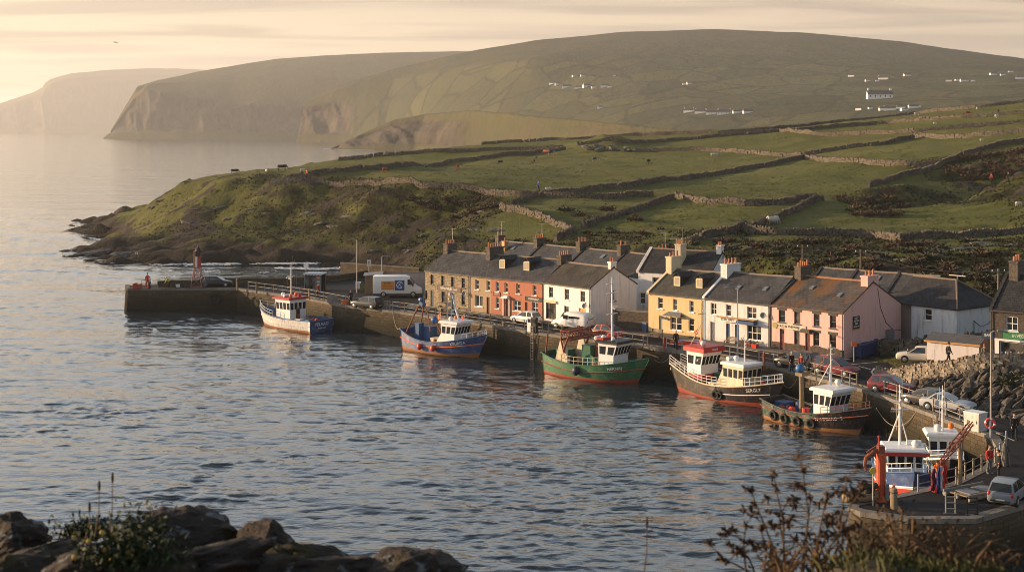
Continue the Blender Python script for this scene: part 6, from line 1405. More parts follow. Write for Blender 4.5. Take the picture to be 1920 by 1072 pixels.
for s_ in (-1, 1):
    m = MB(); m.ring([[(1.9, s_ * 1.85, 1.2), (3.9, s_ * 1.85, 1.2), (3.9, s_ * 1.65, 1.2), (1.9, s_ * 1.65, 1.2)], [(2.65, s_ * 1.75, 3.9), (3.15, s_ * 1.75, 3.9), (3.15, s_ * 1.6, 3.9), (2.65, s_ * 1.6, 3.9)]]); m.build('gantry_leg', B_cream, r)
m = MB()
for z in (4.0, 4.9): m.tube([(2.9, -1.9, z), (2.9, 1.9, z)], .13, 6); m.tube([(3.9, -1.9, z), (3.9, 1.9, z)], .13, 6)
for y in [-1.9 + .475 * k for k in range(9)]: m.cyl((2.9, y, 4.0), (2.9, y, 4.9), .06, n=5); m.cyl((2.9, y, 4.9), (3.9, y, 4.9), .05, n=5)
for k in range(4): m.cyl((2.9, -1.9 + .95 * k, 4.0), (2.9, -1.42 + .95 * k, 4.9), .05, n=5)
for y in (-1.9, 1.9): m.cyl((2.9, y, 4.0), (3.3, y, 2.6), .1, n=6); m.cyl((3.9, y, 4.4), (3.2, y, 2.8), .1, n=6)
m.build('gantry', B_rust, r)
m = MB(); m.tube([(4.2, .2, 4.8), (6.6, 1.5, 4.5)], .16, 6); m.tube([(4.2, -.6, 4.8), (6.4, .6, 4.5)], .16, 6)
for k in range(6): m.cyl((4.4 + .4 * k, -.4 + .2 * k, 4.85), (4.4 + .4 * k, .3 + .22 * k, 4.75), .06, n=5)
for a, c in ((5.5, 1.1), (6.8, 1.6)): m.ring([[(a, c - .3, 4.5), (a + .5, c - .3, 4.5), (a + .5, c, 4.5), (a, c, 4.5)], [(a - .1, c - .3, 1.6), (a + .1, c - .3, 1.6), (a + .1, c, 1.6), (a - .1, c, 1.6)]])
m.tube([(.3, -1.3, 1.8), (.7, -1.4, 4.4), (1.0, -1.2, 4.7)], .08, 6); m.build('boom', B_rust, r)
deck_clutter(r, [('winch_box', 1.5, .7, .95, (1.6, 1.4, 1.6), B_green), ('winch_box', 4.6, .9, .95, (1.1, 1.3, 2.3), B_green), ('net_drum', 5.8, .2, .95, (.8, 1.8), B_green), ('net_heap', .9, -.4, 1.2, (.5, .8, .8), B_net), ('fish_box', 6.6, -.5, .95, (.8, 1.1, .7), B_rust)])
# --- black and red boat with two houses
b = Hull('fishing_boat', 'long black boat with red bottom, red-topped bridge aft and white cabin forward', (17.3, 143.2), (.61, -.79), 12.0, 3.8, [H_anti, H_gold, B_white, H_black], fb=(2.6, 1.45, 2.6), stern_f=.45, rake=1.2, split=(.5,), anti=.9, stripe=False, capm=B_cream, stern_rake=1.0)
b.lv = b.lv; r = b.root; b.name('SERGLT', .78, .90, .78, -1, .46, M_signtext); b.rail(.0, .52, .85, 10, B_white, (-1, 1), 3); b.rail(.74, .99, .8, 7, B_white)
m = MB()
for sd in (-1, 1): m.tube([b.side(.55 + .4 * k / 12, .55, sd) + Vector((0, .03 * sd, 0)) for k in range(13)], .05, 5)
m.build('rubbing_strake', B_white, r); b.tyre(.52, .45); b.tyre(.56, .45, -1, .3)
wheelhouse(r, 1.7, 3.6, 2.4, 1.6, 2.75, B_white, B_red, 1, 5, 2, .2, .45, (.55, .85), rt=.4, band=(.02, .55, B_red), rear=2)
lettering('lettering', 'LAHAIB', .24, (4.33, 0, 4.6), (0, 1, 0), (1, 0, 0), M_signtext, r, .02)
mast(r, 2.5, 0, 4.8, 3.9, B_cream, .10, True, (.8,), False, 2); roof_gear(r, 3.2, -.5, 4.85, ((1.9, .6, B_orange),), False); flag(r, 1.5, .5, 4.2, 2.2, B_buoyred)
wheelhouse(r, 6.6, 9.2, 2.5, 1.25, 2.35, B_cream, B_white, 1, 4, 4, .1, .12, (.52, .86), over=.18)
m = MB(); m.ring([[(5.6, -1.3, 1.2), (5.6, 1.3, 1.2), (5.6, 1.3, 1.3), (5.6, -1.3, 1.3)], [(6.6, -1.25, 1.2), (6.6, 1.25, 1.2), (6.6, 1.25, 3.2), (6.6, -1.25, 3.2)]]); m.build('casing', B_cream, r)
mast(r, 8.0, .3, 3.8, 2.4, B_white, .08, False, (), False, 2); roof_gear(r, 7.2, 0, 3.85, (), True)
deck_clutter(r, [('net_heap', 4.6, .2, .9, (.5, .9, .8), B_blue), ('fish_box', 5.0, -1.0, .85, (.7, .5, .7), B_cream), ('winch_box', 4.2, .9, .85, (.9, .9, 1.3), B_green), ('buoy', 9.8, .8, 1.7, (.3,), B_buoyred)])
# --- dark green boat nearest the quay cars
b = Hull('fishing_boat', 'worn dark green boat hung with tyre fenders, white wheelhouse forward', (23.9, 130.2), (.60, -.80), 9.9, 4.0, [H_rustw, H_dkgreen, B_rust, H_black], fb=(1.75, 1.25, 2.5), stern_f=.80, rake=1.4, split=(.62,), stripe=False, capm=H_gold)
r = b.root; b.strake(.72, .06, B_rust); b.name('N  HFSKAO  2', .66, .86, .70, -1, .42, M_signtext)
for t in (.18, .32, .47, .62): b.tyre(t, .42, -1, .36)
wheelhouse(r, 5.9, 7.7, 2.5, .95, 2.45, B_white, B_white, 1, 4, 3, .15, .4, (.52, .86), rear=2)
mast(r, 6.8, 0, 3.8, 3.6, B_white, .09, True, (.3, .75, .9), False, 2); b.rail(.70, .97, .6, 5, B_rust); roof_gear(r, 7.0, .7, 3.75, (), False)
m = MB(); m.tube([(3.6, -.2, .6), (3.6, -.2, 2.4), (3.55, -.2, 4.3)], [.28, .22, .2], 9); m.bx(3.2, 4.0, -.6, .3, 4.2, 4.5); m.tube([(3.6, -.2, 4.2), (4.6, .6, 5.0), (5.2, .9, 5.6)], .07, 6); m.tube([(4.9, .3, 1.0), (4.9, .3, 4.2)], .06, 6); m.build('boom_post', B_wood, r)
m = MB(); m.ball((3.5, -.3, 4.85), .42, 11, 8); m.build('buoy', simple('hauler_blue', (0.03, 0.12, 0.30), .4, .1), r, True)
deck_clutter(r, [('fish_box', .9, .5, .65, (1.2, 1.2, .75), B_blue), ('net_heap', 1.7, -.2, .65, (.5, .9, .8), B_rust), ('barrel', 2.3, .9, .65, (.32, .9), B_blue), ('buoy', 3.0, -.8, .65, (.4,), B_buoyred), ('net_heap', 4.4, .3, .65, (.4, .7, .7), B_net), ('barrel', 4.7, -.9, .65, (.34, .95), B_red), ('fish_box', 5.1, .9, .65, (.7, .6, .8), B_wood)])
# --- the two boats in the inner dock
b = Hull('fishing_boat', 'small blue and red boat with a white wheelhouse, bow on, behind the orange crane', (28.4, 105.6), (-.12, -.993), 8.4, 3.9, [H_red, H_red, B_white, H_blue], fb=(1.7, 1.9, 2.95), stern_f=.85, rake=.7, capm=B_blue, low=True)
b.strake(.62, .05, B_white); r = b.root; b.rail(.35, .98, .65, 9, B_white); b.name('OCLAN', .62, .82, .80, -1, .36, M_signtext)
wheelhouse(r, 3.0, 5.2, 2.4, 1.25, 2.25, B_white, B_white, 1, 4, 3, .1, .2, (.50, .86), rt=.1)
m = MB(); m.bx(2.7, 5.75, -1.6, 1.6, 3.26, 3.48); m.build('roof_band', B_red, r)
mast(r, 4.0, -.2, 3.6, 4.4, B_white, .1, True, (.6, .72), False, 2); roof_gear(r, 4.6, .8, 3.65, (), True)
deck_clutter(r, [('net_heap', 1.5, 0, .9, (.6, .8, .7), B_net), ('fish_box', 6.6, .3, 1.2, (.7, .6, .4), B_orange)])
b = Hull('fishing_boat', 'black and white boat, bow on, tight under the golden quay wall', (33.1, 111.6), (-.16, -.987), 8.2, 3.2, [H_anti, H_black, B_white, H_black], fb=(1.5, 1.4, 2.45), stern_f=.8, rake=.7, stripe=False, capm=B_white)
r = b.root; b.rail(.5, .98, .65, 6, B_white); b.name('OLAREA', .60, .86, .74, -1, .42, M_signtext)
wheelhouse(r, 3.4, 5.2, 2.0, 1.0, 2.25, B_white, B_white, 1, 3, 3, .1, .15, (.50, .84), over=.2)
mast(r, 4.2, .1, 3.5, 3.4, B_white, .08, False, (.5,), False, 2); roof_gear(r, 4.6, -.3, 3.5, ((3.6, .8, B_orange),), False)
deck_clutter(r, [('net_heap', 6.3, 0, 1.3, (.4, .5, .5), B_blue), ('net_heap', 1.6, 0, .8, (.5, .7, .6), B_net)])
# mooring ropes
def rope(a, b_, sag, label, r_=.035):
    a, b_ = Vector(a), Vector(b_); m = MB(); m.tube([a.lerp(b_, k / 14) - Vector((0, 0, sag * 4 * (k / 14) * (1 - k / 14))) for k in range(15)], r_, 5)
    o = m.build('mooring_rope', B_rope); tag(o, label, 'rope', 'mooring ropes')
rope((-3.6, 164.6, 2.6), (-1.6, 167.0, 3.3), .5, 'short mooring rope from the blue trawler bow to the quay'); rope((14.6, 146.2, 2.6), (17.0, 148.4, 3.4), .8, 'mooring rope from the green trawler bow to the quay')
rope((25.4, 133.4, 2.4), (27.4, 135.2, 3.3), .9, 'slack mooring rope from the black boat bow beside the quay wall'); rope((31.2, 121.9, 2.4), (33.6, 117.4, 3.3), 1.6, 'long drooping mooring rope from the dark green boat bow')
rope((-13.6, 172.6, 2.2), (-15.2, 180.6, 3.3), 1.0, 'thin mooring rope from the blue trawler stern up to the quay'); rope((-21.5, 186.2, 1.4), (-18.3, 182.9, 3.3), .9, 'mooring rope from the white and blue boat to the quay')
# ------------------------------------------------------------------ far cottages
M_fwhite = simple('far_whitewash', (0.74, 0.72, 0.68), .8, .08, .2); M_froof = simple('far_slate', (0.07, 0.07, 0.075), .8, .2, .3); M_fred = simple('far_red_tin', (0.24, 0.06, 0.045), .7, .2, .3)
def cottage(px, py, wpx, rz, label, tree=None, roofm=None, h=.9, group=None, detail=False, name='far_cottage', cat='cottage'):
    p = hit(px, py, tree or T_mnt)
    if p is None: return
    w = wpx * p.y / FPX; d = w * .45; ze = w * .19 * h; zr = ze + w * .16
    ze = max(ze, 1.9); m = MB()
    wl = [(-w / 2, -d / 2), (w / 2, -d / 2), (w / 2, d / 2), (-w / 2, d / 2)]
    m.ring([[(x, y, -3) for x, y in wl], [(x, y, ze) for x, y in wl]], 0); m.add([(-w / 2, -d / 2, ze), (-w / 2, d / 2, ze), (-w / 2, 0, zr), (w / 2, -d / 2, ze), (w / 2, d / 2, ze), (w / 2, 0, zr)], [(1, 0, 2), (3, 4, 5)], 0)
    q = MB(); o = w * .03
    q.ring([[(x, -d / 2 - o, ze - .1), (x, 0, zr), (x, d / 2 + o, ze - .1), (x, d / 2 + o, ze + .25), (x, 0, zr + .35), (x, -d / 2 - o, ze + .25)] for x in (-w / 2 - o * .5, w / 2 + o * .5)], 0)
    if not detail:
        q.m = [1] * len(q.m); m.add(q.v, q.f, 1)
        m.bx(-w / 2 + .1, -w / 2 + w * .08, -w * .04, w * .04, zr - .5, zr + w * .08, 0)
        o_ = m.build(name, [M_fwhite, roofm or M_froof]); o_.location = p; o_.rotation_euler[2] = rz; return tag(o_, label, cat, group)
    root = empty(name, p, label, cat, rz, group); m.build('wall', M_fwhite, root); rf = q.build('roof', roofm or M_froof, root)
    for x in ((-w / 2 + w * .05), (w / 2 - w * .05)):
        c = MB(); c.bx(x - w * .035, x + w * .035, -w * .035, w * .035, zr - .5, zr + w * .09); c.build('chimney', M_fwhite, rf)
    n = 5
    for k in range(n):
        u = -w / 2 + w * (k + .5) / n; c = MB(); c.bx(u - w * .02, u + w * .02, -d / 2 - .06, -d / 2 + .02, ze * .35, ze * .75); c.build('window', M_carglass, root)
ga = 'cottages of the upper hamlet'
for k, (x, y, w) in enumerate(((1034, 158, 9), (1046, 159, 11), (1062, 164, 15), (1084, 166, 13), (1100, 163, 15), (1114, 165, 9), (1134, 163, 15), (1143, 164, 8), (1077, 144, 9), (1093, 143, 9), (1152, 143, 5))): cottage(x, y, w, R((k * 37) % 50 - 25), 'tiny white cottage of the hamlet high on the left of the mountain', group=ga)
for k, (x, y, w, l) in enumerate(((1292, 210, 19, 'leftmost white cottage of the sunlit row of four below the mountain'), (1314, 212, 21, 'second white cottage in the sunlit row of four'), (1335, 214, 22, 'third white cottage in the sunlit row of four'), (1358, 214, 25, 'rightmost and widest white cottage in the sunlit row of four'))): cottage(x, y, w, R(-22 + 3 * k), l, group='sunlit row of cottages', detail=True)
for x, y, w in ((1382, 212, 16), (1402, 212, 18)): cottage(x, y, w, R(5), 'dull grey farm building just right of the sunlit cottage row', group='farm buildings beside the row', name='far_farm_building', cat='farm building')
cottage(1649, 185, 46, R(-4), 'largest white farmhouse alone in the far fields with two gable chimneys', detail=True, name='far_farmhouse', cat='farmhouse')
for k, (x, y, w) in enumerate(((1596, 144, 11), (1627, 153, 10), (1645, 153, 7), (1656, 149, 18))): cottage(x, y, w, R((k * 41) % 60 - 30), 'small white cottage above the large far farmhouse', group='cottages above the farmhouse')
cottage(1701, 143, 14, R(10), 'red-roofed barn above the large far farmhouse', roofm=M_fred, name='far_barn', cat='barn')
for k, (x, y, w) in enumerate(((1610, 207, 11), (1632, 205, 9), (1656, 207, 16), (1668, 207, 22), (1688, 205, 16), (1695, 208, 14), (1712, 203, 18), (1722, 202, 10))): cottage(x, y, w, R((k * 53) % 70 - 35), 'white house of the cluster just over the right-hand field skyline', group='houses of the skyline cluster')
for k, (x, y, w) in enumerate(((1779, 153, 11), (1795, 152, 9), (1808, 153, 15), (1825, 153, 7), (1862, 141, 13), (1880, 142, 9), (1895, 136, 9), (1913, 148, 16))): cottage(x, y, w, R((k * 29) % 40 - 20), 'small white cottage at the far right of the mountain side', group='cottages at the far right')
for k, (x, y, w) in enumerate(((1127, 203, 12), (1283, 159, 6), (1293, 158, 11))): cottage(x, y, w, R(8 * k), 'lone pale cottage in the middle of the mountain fields', group='lone mountain cottages')
# ------------------------------------------------------------------ railings
M_rail = simple('railing_steel', (0.30, 0.27, 0.23), .6, .25, 3.0, dirt=(0.16, 0.09, 0.05))
def railing(P, label, h=1.05, step=2.0, inset=.75, rails=2, z=QZ):
    P = dense([Vector(p) for p in P], step); N_ = nrm_poly(P); Q = [p + n * inset for p, n in zip(P, N_)]
    O = Vector((Q[0].x, Q[0].y, z)); root = empty('railing', O, label, 'railing', group='quayside railings')
    L3 = [Vector((q.x, q.y, z)) - O for q in Q]
    for p in L3: m = MB(); m.bx(p.x - .05, p.x + .05, p.y - .05, p.y + .05, 0, h + .08); m.build('post', M_rail, root)
    for k in range(rails): m = MB(); m.tube([p + Vector((0, 0, h * (k + 1) / rails)) for p in L3], .035, 5); m.build('rail', M_rail, root)
def along(px0, px1):
    out = [];
    for p in dense(E2, .5):
        px = CXP + FPX * p.x / p.y
        if px0 <= px <= px1 and p.y > 104: out.append(p)
    return out[::4] + [out[-1]]
railing(along(455, 725), 'quay railing from the pier bend to the dark estate car')
railing(along(728, 1012), 'quay railing below the stone and terracotta houses')
railing(along(1018, 1210), 'quay railing behind the green trawler'); railing(along(1235, 1455), 'quay railing below the yellow and pebbledashed houses')
railing(along(1462, 1600), 'quay railing behind the dark green boat'); railing(along(1615, 1722), 'sunlit quay railing beside the red hatchback'); railing(along(1732, 1815), 'quay railing in front of the silver car')
railing([Vector((35.6, 103.5)), Vector((34.6, 100.8)), Vector((32.3, 97.2)), Vector((28.6, 92.6)), Vector((25.6, 90.6))], 'railing round the inner edge of the jetty', inset=.35, step=1.6)
# ------------------------------------------------------------------ lamps, poles, wires
M_lamp = simple('lamp_steel', (0.33, 0.32, 0.30), .5, .15, 2.0); M_pole = simple('pole_timber', (0.15, 0.11, 0.075), .9, .3, 2.0, .3)
def lamp(base, h, arm, label):
    root = empty('street_lamp', base, label, 'street lamp', group='quayside lamp posts'); m = MB(); m.tube([(0, 0, 0), (0, 0, 1.2), (0, 0, 1.25), (0, 0, h)], [.11, .10, .075, .055], 9); m.tube([(0, 0, h), (arm * .5, -.05, h + .12), (arm, -.1, h + .1)], .045, 6); m.build('pole', M_lamp, root)
    m = MB(); c = arm * 1.3; m.ring([[(arm * .9, -.22, h + .05), (arm * .9, .02, h + .05), (arm * .9, .02, h + .2), (arm * .9, -.22, h + .2)], [(arm + math.copysign(.75, arm), -.2, h + .02), (arm + math.copysign(.75, arm), .0, h + .02), (arm + math.copysign(.75, arm), .0, h + .12), (arm + math.copysign(.75, arm), -.2, h + .12)]]); m.build('lamp_head', M_lead, root)
lamp(G(669, 549), 7.4, -.6, 'tall street lamp behind the dark estate car'); lamp(G(1383, 678), 7.3, -.5, 'tall street lamp in front of the pebbledashed shop'); lamp(G(716, 541), 4.6, .4, 'short lamp behind the delivery van'); lamp(G(1858, 818), 7.8, .5, 'tall lamp post at the bend of the jetty')
POLES = {}
def pole(key, px, Y, ztop, label, arms=1):
    X = (px - CXP) * Y / FPX; z0 = max(drop(X, Y), 2.9); root = empty('utility_pole', (X, Y, z0), label, 'utility pole', group='utility poles'); h = ztop - z0; m = MB(); m.tube([(0, 0, -.3), (0, 0, h)], [.15, .11], 8); m.build('pole', M_pole, root)
    for k in range(arms): m = MB(); m.bx(-.7, .7, -.05, .05, h - .35 - .8 * k, h - .24 - .8 * k); m.build('crossarm', M_pole, root)
    for x in (-.6, 0.05, .6): m = MB(); m.tube([(x, 0, h - .24), (x, 0, h - .08)], [.03, .05], 6); m.build('insulator', M_frame, root)
    POLES[key] = Vector((X, Y, ztop - .12))
pole('a', 1505, 172, 12.3, 'utility pole rising behind the left pub chimney', 2); pole('b', 1614, 168, 12.0, 'utility pole rising behind the pink gable chimney'); pole('c', 1872, 139, 12.6, 'utility pole beside the dark stone shop'); pole('d', 1287, 182, 12.4, 'utility pole between the rear houses behind the yellow chimney')
def wire(a, b, sag, label):
    m = MB(); m.tube([a.lerp(b, k / 16) - Vector((0, 0, sag * 4 * (k / 16) * (1 - k / 16))) for k in range(17)], .022, 4); tag(m.build('overhead_wire', M_black), label, 'wire', 'overhead wires')
wire(POLES['a'], POLES['b'], .5, 'overhead wire between the two poles behind the pub'); wire(POLES['b'], POLES['c'], 1.0, 'long overhead wire from behind the pub to the pole by the shop'); wire(POLES['d'], POLES['a'], 1.2, 'overhead wire from the yellow chimney pole to the pub pole'); wire(POLES['c'], POLES['c'] + Vector((14, -5, 1)), .6, 'overhead wire leaving the frame above the stone shop'); wire(POLES['b'] - Vector((0, 0, .5)), Vector((64, 150, 14.5)), 1.4, 'overhead wire slanting across the shaded hillside')
# ------------------------------------------------------------------ people
M_skin = simple('skin', (0.50, 0.29, 0.20), .6, .08, 4.0); M_hair = simple('dark_hair', (0.03, 0.022, 0.016), .8, .2, 6.0)
def skinned(nodes, edges, root=0, sub=1):
    me = bpy.data.meshes.new('fig'); me.from_pydata([n[:3] for n in nodes], edges, []); o = bpy.data.objects.new('fig', me); SC.collection.objects.link(o)
    o.modifiers.new('s', 'SKIN')
    for k, n in enumerate(nodes): sv = me.skin_vertices[0].data[k]; sv.radius = (n[3], n[3] if len(n) < 5 else n[4]); sv.use_root = (k == root)
    md = o.modifiers.new('u', 'SUBSURF'); md.levels = sub; md.render_levels = sub
    dg = bpy.context.evaluated_depsgraph_get(); r = bpy.data.meshes.new_from_object(o.evaluated_get(dg)); bpy.data.objects.remove(o); bpy.data.meshes.remove(me)
    r.polygons.foreach_set('use_smooth', [True] * len(r.polygons)); return r
def figure_meshes(pose):
    lean = {'stand': 0.03, 'walk': .06, 'bend': .75}[pose]; stride = {'stand': .06, 'walk': .26, 'bend': .12}[pose]
    hip = Vector((-.12 if pose == 'bend' else 0, 0, .93)); 
    def up(d): return hip + Vector((math.sin(lean) * d, 0, math.cos(lean) * d))
    chest = up(.36); neck = up(.55); hd = neck + Vector((math.sin(lean * .6) * .14 + .015, 0, math.cos(lean * .6) * .14)); top = hd + Vector((math.sin(lean * .6) * .10, 0, math.cos(lean * .6) * .10))
    body = [(*hip, .125, .10), (*up(.18), .115, .10), (*chest, .145, .11), (*up(.47), .09, .08), (*neck, .066), (*hd, .06, .055)]
    be = [(0, 1), (1, 2), (2, 3), (3, 4), (4, 5)]; coat = [(*(hip + Vector((0, 0, -.10))), .185, .15), (*up(.18), .14, .12), (*chest, .17, .13), (*up(.47), .11, .09), (*up(.53), .075)]; ce = [(0, 1), (1, 2), (2, 3), (3, 4)]; tr = [(*hip, .15, .12)]; te = []
    for s in (-1, 1):
        sh = up(.47) + Vector((0, s * .19, 0)); sw = s * stride * .9
        if pose == 'bend': el = sh + Vector((.14, s * .03, -.25)); wr = el + Vector((.16, -s * .05, -.20))
        else: el = sh + Vector((-sw * .35 - .02, s * .05, -.29)); wr = el + Vector((.09 - sw * .25, -s * .02, -.24))
        hv = (wr - el).normalized(); pm = wr + hv * .07
        b = len(body); body += [(*sh, .062), (*el, .045), (*wr, .03), (*pm, .034, .02)]; be += [(3, b), (b, b + 1), (b + 1, b + 2), (b + 2, b + 3)]
        side = hv.cross(Vector((0, 1, 0))).normalized()
        for q in range(4):
            base = pm + side * (q - 1.5) * .019 + hv * .03; tip = base + hv * (.05 + .012 * (q in (1, 2))) + Vector((0, -s * .025, 0)); k = len(body); body += [(*base, .010), (*tip, .008)]; be += [(b + 3, k), (k, k + 1)]
        k = len(body); t1 = pm + side * .045 - hv * .02; body += [(*t1, .011), (*(t1 + side * .012 + hv * .035), .009)]; be += [(b + 3, k), (k, k + 1)]
        c = len(coat); coat += [(*sh, .082), (*el, .066), (*(el.lerp(wr, .92)), .052)]; ce += [(3, c), (c, c + 1), (c + 1, c + 2)]
        hp = hip + Vector((0, s * .095, -.06)); kn = Vector((hip.x * .6 + sw * .5 + .03, s * .10, .49)); an = Vector((sw - .02 if pose != 'bend' else sw, s * .10, .09)); toe = an + Vector((.17, s * .03, -.05))
        b = len(body); body += [(*hp, .09), (*kn, .058), (*an, .042), (*toe, .035, .045)]; be += [(0, b), (b, b + 1), (b + 1, b + 2), (b + 2, b + 3)]
        c = len(tr); tr += [(*hp, .108), (*kn, .077), (*(kn.lerp(an, .95)), .070), (*(an + Vector((.02, 0, -.02))), .062), (*(toe + Vector((.03, 0, .015))), .055)]; te += [(0, c), (c, c + 1), (c + 1, c + 2), (c + 2, c + 3), (c + 3, c + 4)]
    hair = [(*(hd + Vector((-.035, 0, .03))), .122, .112), (*(top + Vector((-.025, 0, .02))), .112, .105)]
    bd = skinned(body, be); c = hd + Vector((.012, 0, .045)); bm = bmesh.new(); bm.from_mesh(bd); T = Matrix.Translation(c) @ Matrix.Rotation(lean * .6, 4, 'Y')
    hv_ = bmesh.ops.create_uvsphere(bm, u_segments=14, v_segments=10, radius=1)['verts']
    for v in hv_:                                                   # skull narrowing to a chin, with brow, nose and eye hollows
        q = v.co.copy(); k = 1 - .30 * max(0, -q.z) ** 1.5; x, y, z = q.x * .100 * (k + .08 * (q.x > 0)), q.y * .080 * k, q.z * .128
        if q.x > .6 and abs(q.y) < .3: x += .022 * max(0, 1 - abs(q.z + .15) * 3)
        if q.x > .55 and .25 < abs(q.y) < .6 and abs(q.z - .12) < .2: x -= .012
        v.co = T @ Vector((x, y, z))
    for s in (-1, 1):
        for v in bmesh.ops.create_uvsphere(bm, u_segments=6, v_segments=5, radius=1)['verts']: v.co = T @ Vector((v.co.x * .018 - .005, s * .082 + v.co.y * .010, v.co.z * .03 - .005))
    bm.to_mesh(bd); bm.free(); bd.polygons.foreach_set('use_smooth', [True] * len(bd.polygons))
    bm = bmesh.new()
    for v in bmesh.ops.create_uvsphere(bm, u_segments=14, v_segments=10, radius=1)['verts']:
        q = v.co; f = q.x > .15; zc = max(q.z, (.42 if q.x > .35 else (.1 if f else -.55))); v.co = T @ Vector((q.x * .108 - .008, q.y * .090, zc * .128 + .012))
    hm = bpy.data.meshes.new('hair'); bm.to_mesh(hm); bm.free(); hm.polygons.foreach_set('use_smooth', [True] * len(hm.polygons))
    return dict(body=bd, jacket=skinned(coat, ce), trousers=skinned(tr, te), hair=hm)
FIG = {p: figure_meshes(p) for p in ('stand', 'walk', 'bend')}
def cloth(c):
    return simple('cloth_%02d%02d%02d' % tuple(int(x * 99) for x in c), c, .9, .2, 6.0)
def person(loc, heading, label, coat, trousers, hat=None, pose='stand', s=1.0):
    root = empty('person', loc, label, 'person', math.atan2(heading[1], heading[0])); root.scale = (s, s, s)
    for part, mt in (('body', M_skin), ('jacket', cloth(coat)), ('trousers', cloth(trousers)), ('hair' if hat is None else 'cap', M_hair if hat is None else cloth(hat))):
        me = FIG[pose]['hair' if part == 'cap' else part].copy(); me.name = part; me.materials.clear(); me.materials.append(mt); o = bpy.data.objects.new(part, me); SC.collection.objects.link(o); o.parent = root
    return root
K = (0.014, 0.014, 0.016); NAVY = (0.02, 0.03, 0.06); RED = (0.42, 0.03, 0.025); HIVIS = (0.42, 0.45, 0.04); GREY = (0.14, 0.135, 0.13)
person(G(316, 540), (-1, -.2), 'worker in a yellow-green jacket bending on the far pier', HIVIS, K, (0.6, 0.58, 0.5), 'bend'); person(G(276, 540), (.6, -.6), 'person in red overalls standing at the far pier end', RED, (0.35, 0.04, 0.03), None, 'stand', 1.25); person(G(281, 541), (-1, 0), 'person in a pale blue coat beside the one in red overalls', (0.20, 0.28, 0.40), NAVY)
person(G(383.5, 541), (0, -1), 'person in a pale blue jacket beside the pier car', (0.12, 0.17, 0.24), K, None, 'stand', .9); person(G(596.5, 558), (.8, -.5), 'person in a red jacket and black trousers walking near the shelter', RED, K, None, 'walk', 1.15); person(G(657, 573), (.5, -.8), 'person in a long black coat at the rail beside the dark estate car', K, K, None, 'stand', 1.2)
person(G(1267, 655), (.2, -1), 'person in black with a white cap on the quay below the yellow house', K, K, (0.62, 0.62, 0.62), 'stand', 1.15); person(G(1503, 699), (-.6, -.7), 'person in a red top at the rail beside the black off-road car', (0.24, 0.03, 0.03), K, None, 'stand', 1.05); person(G(1484, 697), (.3, -1), 'person in a pale blue cap behind the dark green boat', K, NAVY, (0.3, 0.4, 0.55), 'stand', 1.1)
person(G(1902, 823), (-.2, -1), 'person in dark clothes walking up the road past the boulder bank', K, K, None, 'walk', 1.1); person(G(1873, 899), (-.9, .1), 'person in a black suit standing on the jetty beside the railing', K, K, None, 'stand', 1.12); person(G(1855, 888), (.4, -.9), 'person in a red top and grey skirt by the jetty railing', RED, GREY, None, 'stand', 1.1)
person(Vector((27.6, 92.2, QZ)), (-.3, -.9), 'worker in bright orange at the jetty edge by the drooping cloths', (0.72, 0.15, 0.03), (0.6, 0.2, 0.06), None, 'bend', 1.0); person(G(1778, 681, 4.9), (.9, .1), 'person in black walking behind the roadside wall past the garage', K, K, None, 'walk', 1.1)
person(G(1846, 680, 5.5), (-.5, -.8), 'person in a brown jumper by the dark stone shop', (0.17, 0.11, 0.06), K, (0.2, 0.16, 0.10), 'stand', .95)
for px, py, c, l in ((575.5, 334, (0.6, 0.16, 0.04), 'walker in an orange coat at the corner of the headland walls'), (1010, 357, (0.03, 0.09, 0.3), 'walker in a blue jacket behind the escarpment wall'), (1859, 342, (0.4, 0.05, 0.04), 'walker in a red jacket in the shaded pasture'), (1891, 342, K, 'walker in black in the shaded pasture')):
    p = hit(px, py)
    if p: person(p, (-.8, -.5), l, c, K, None, 'walk', 1.15)
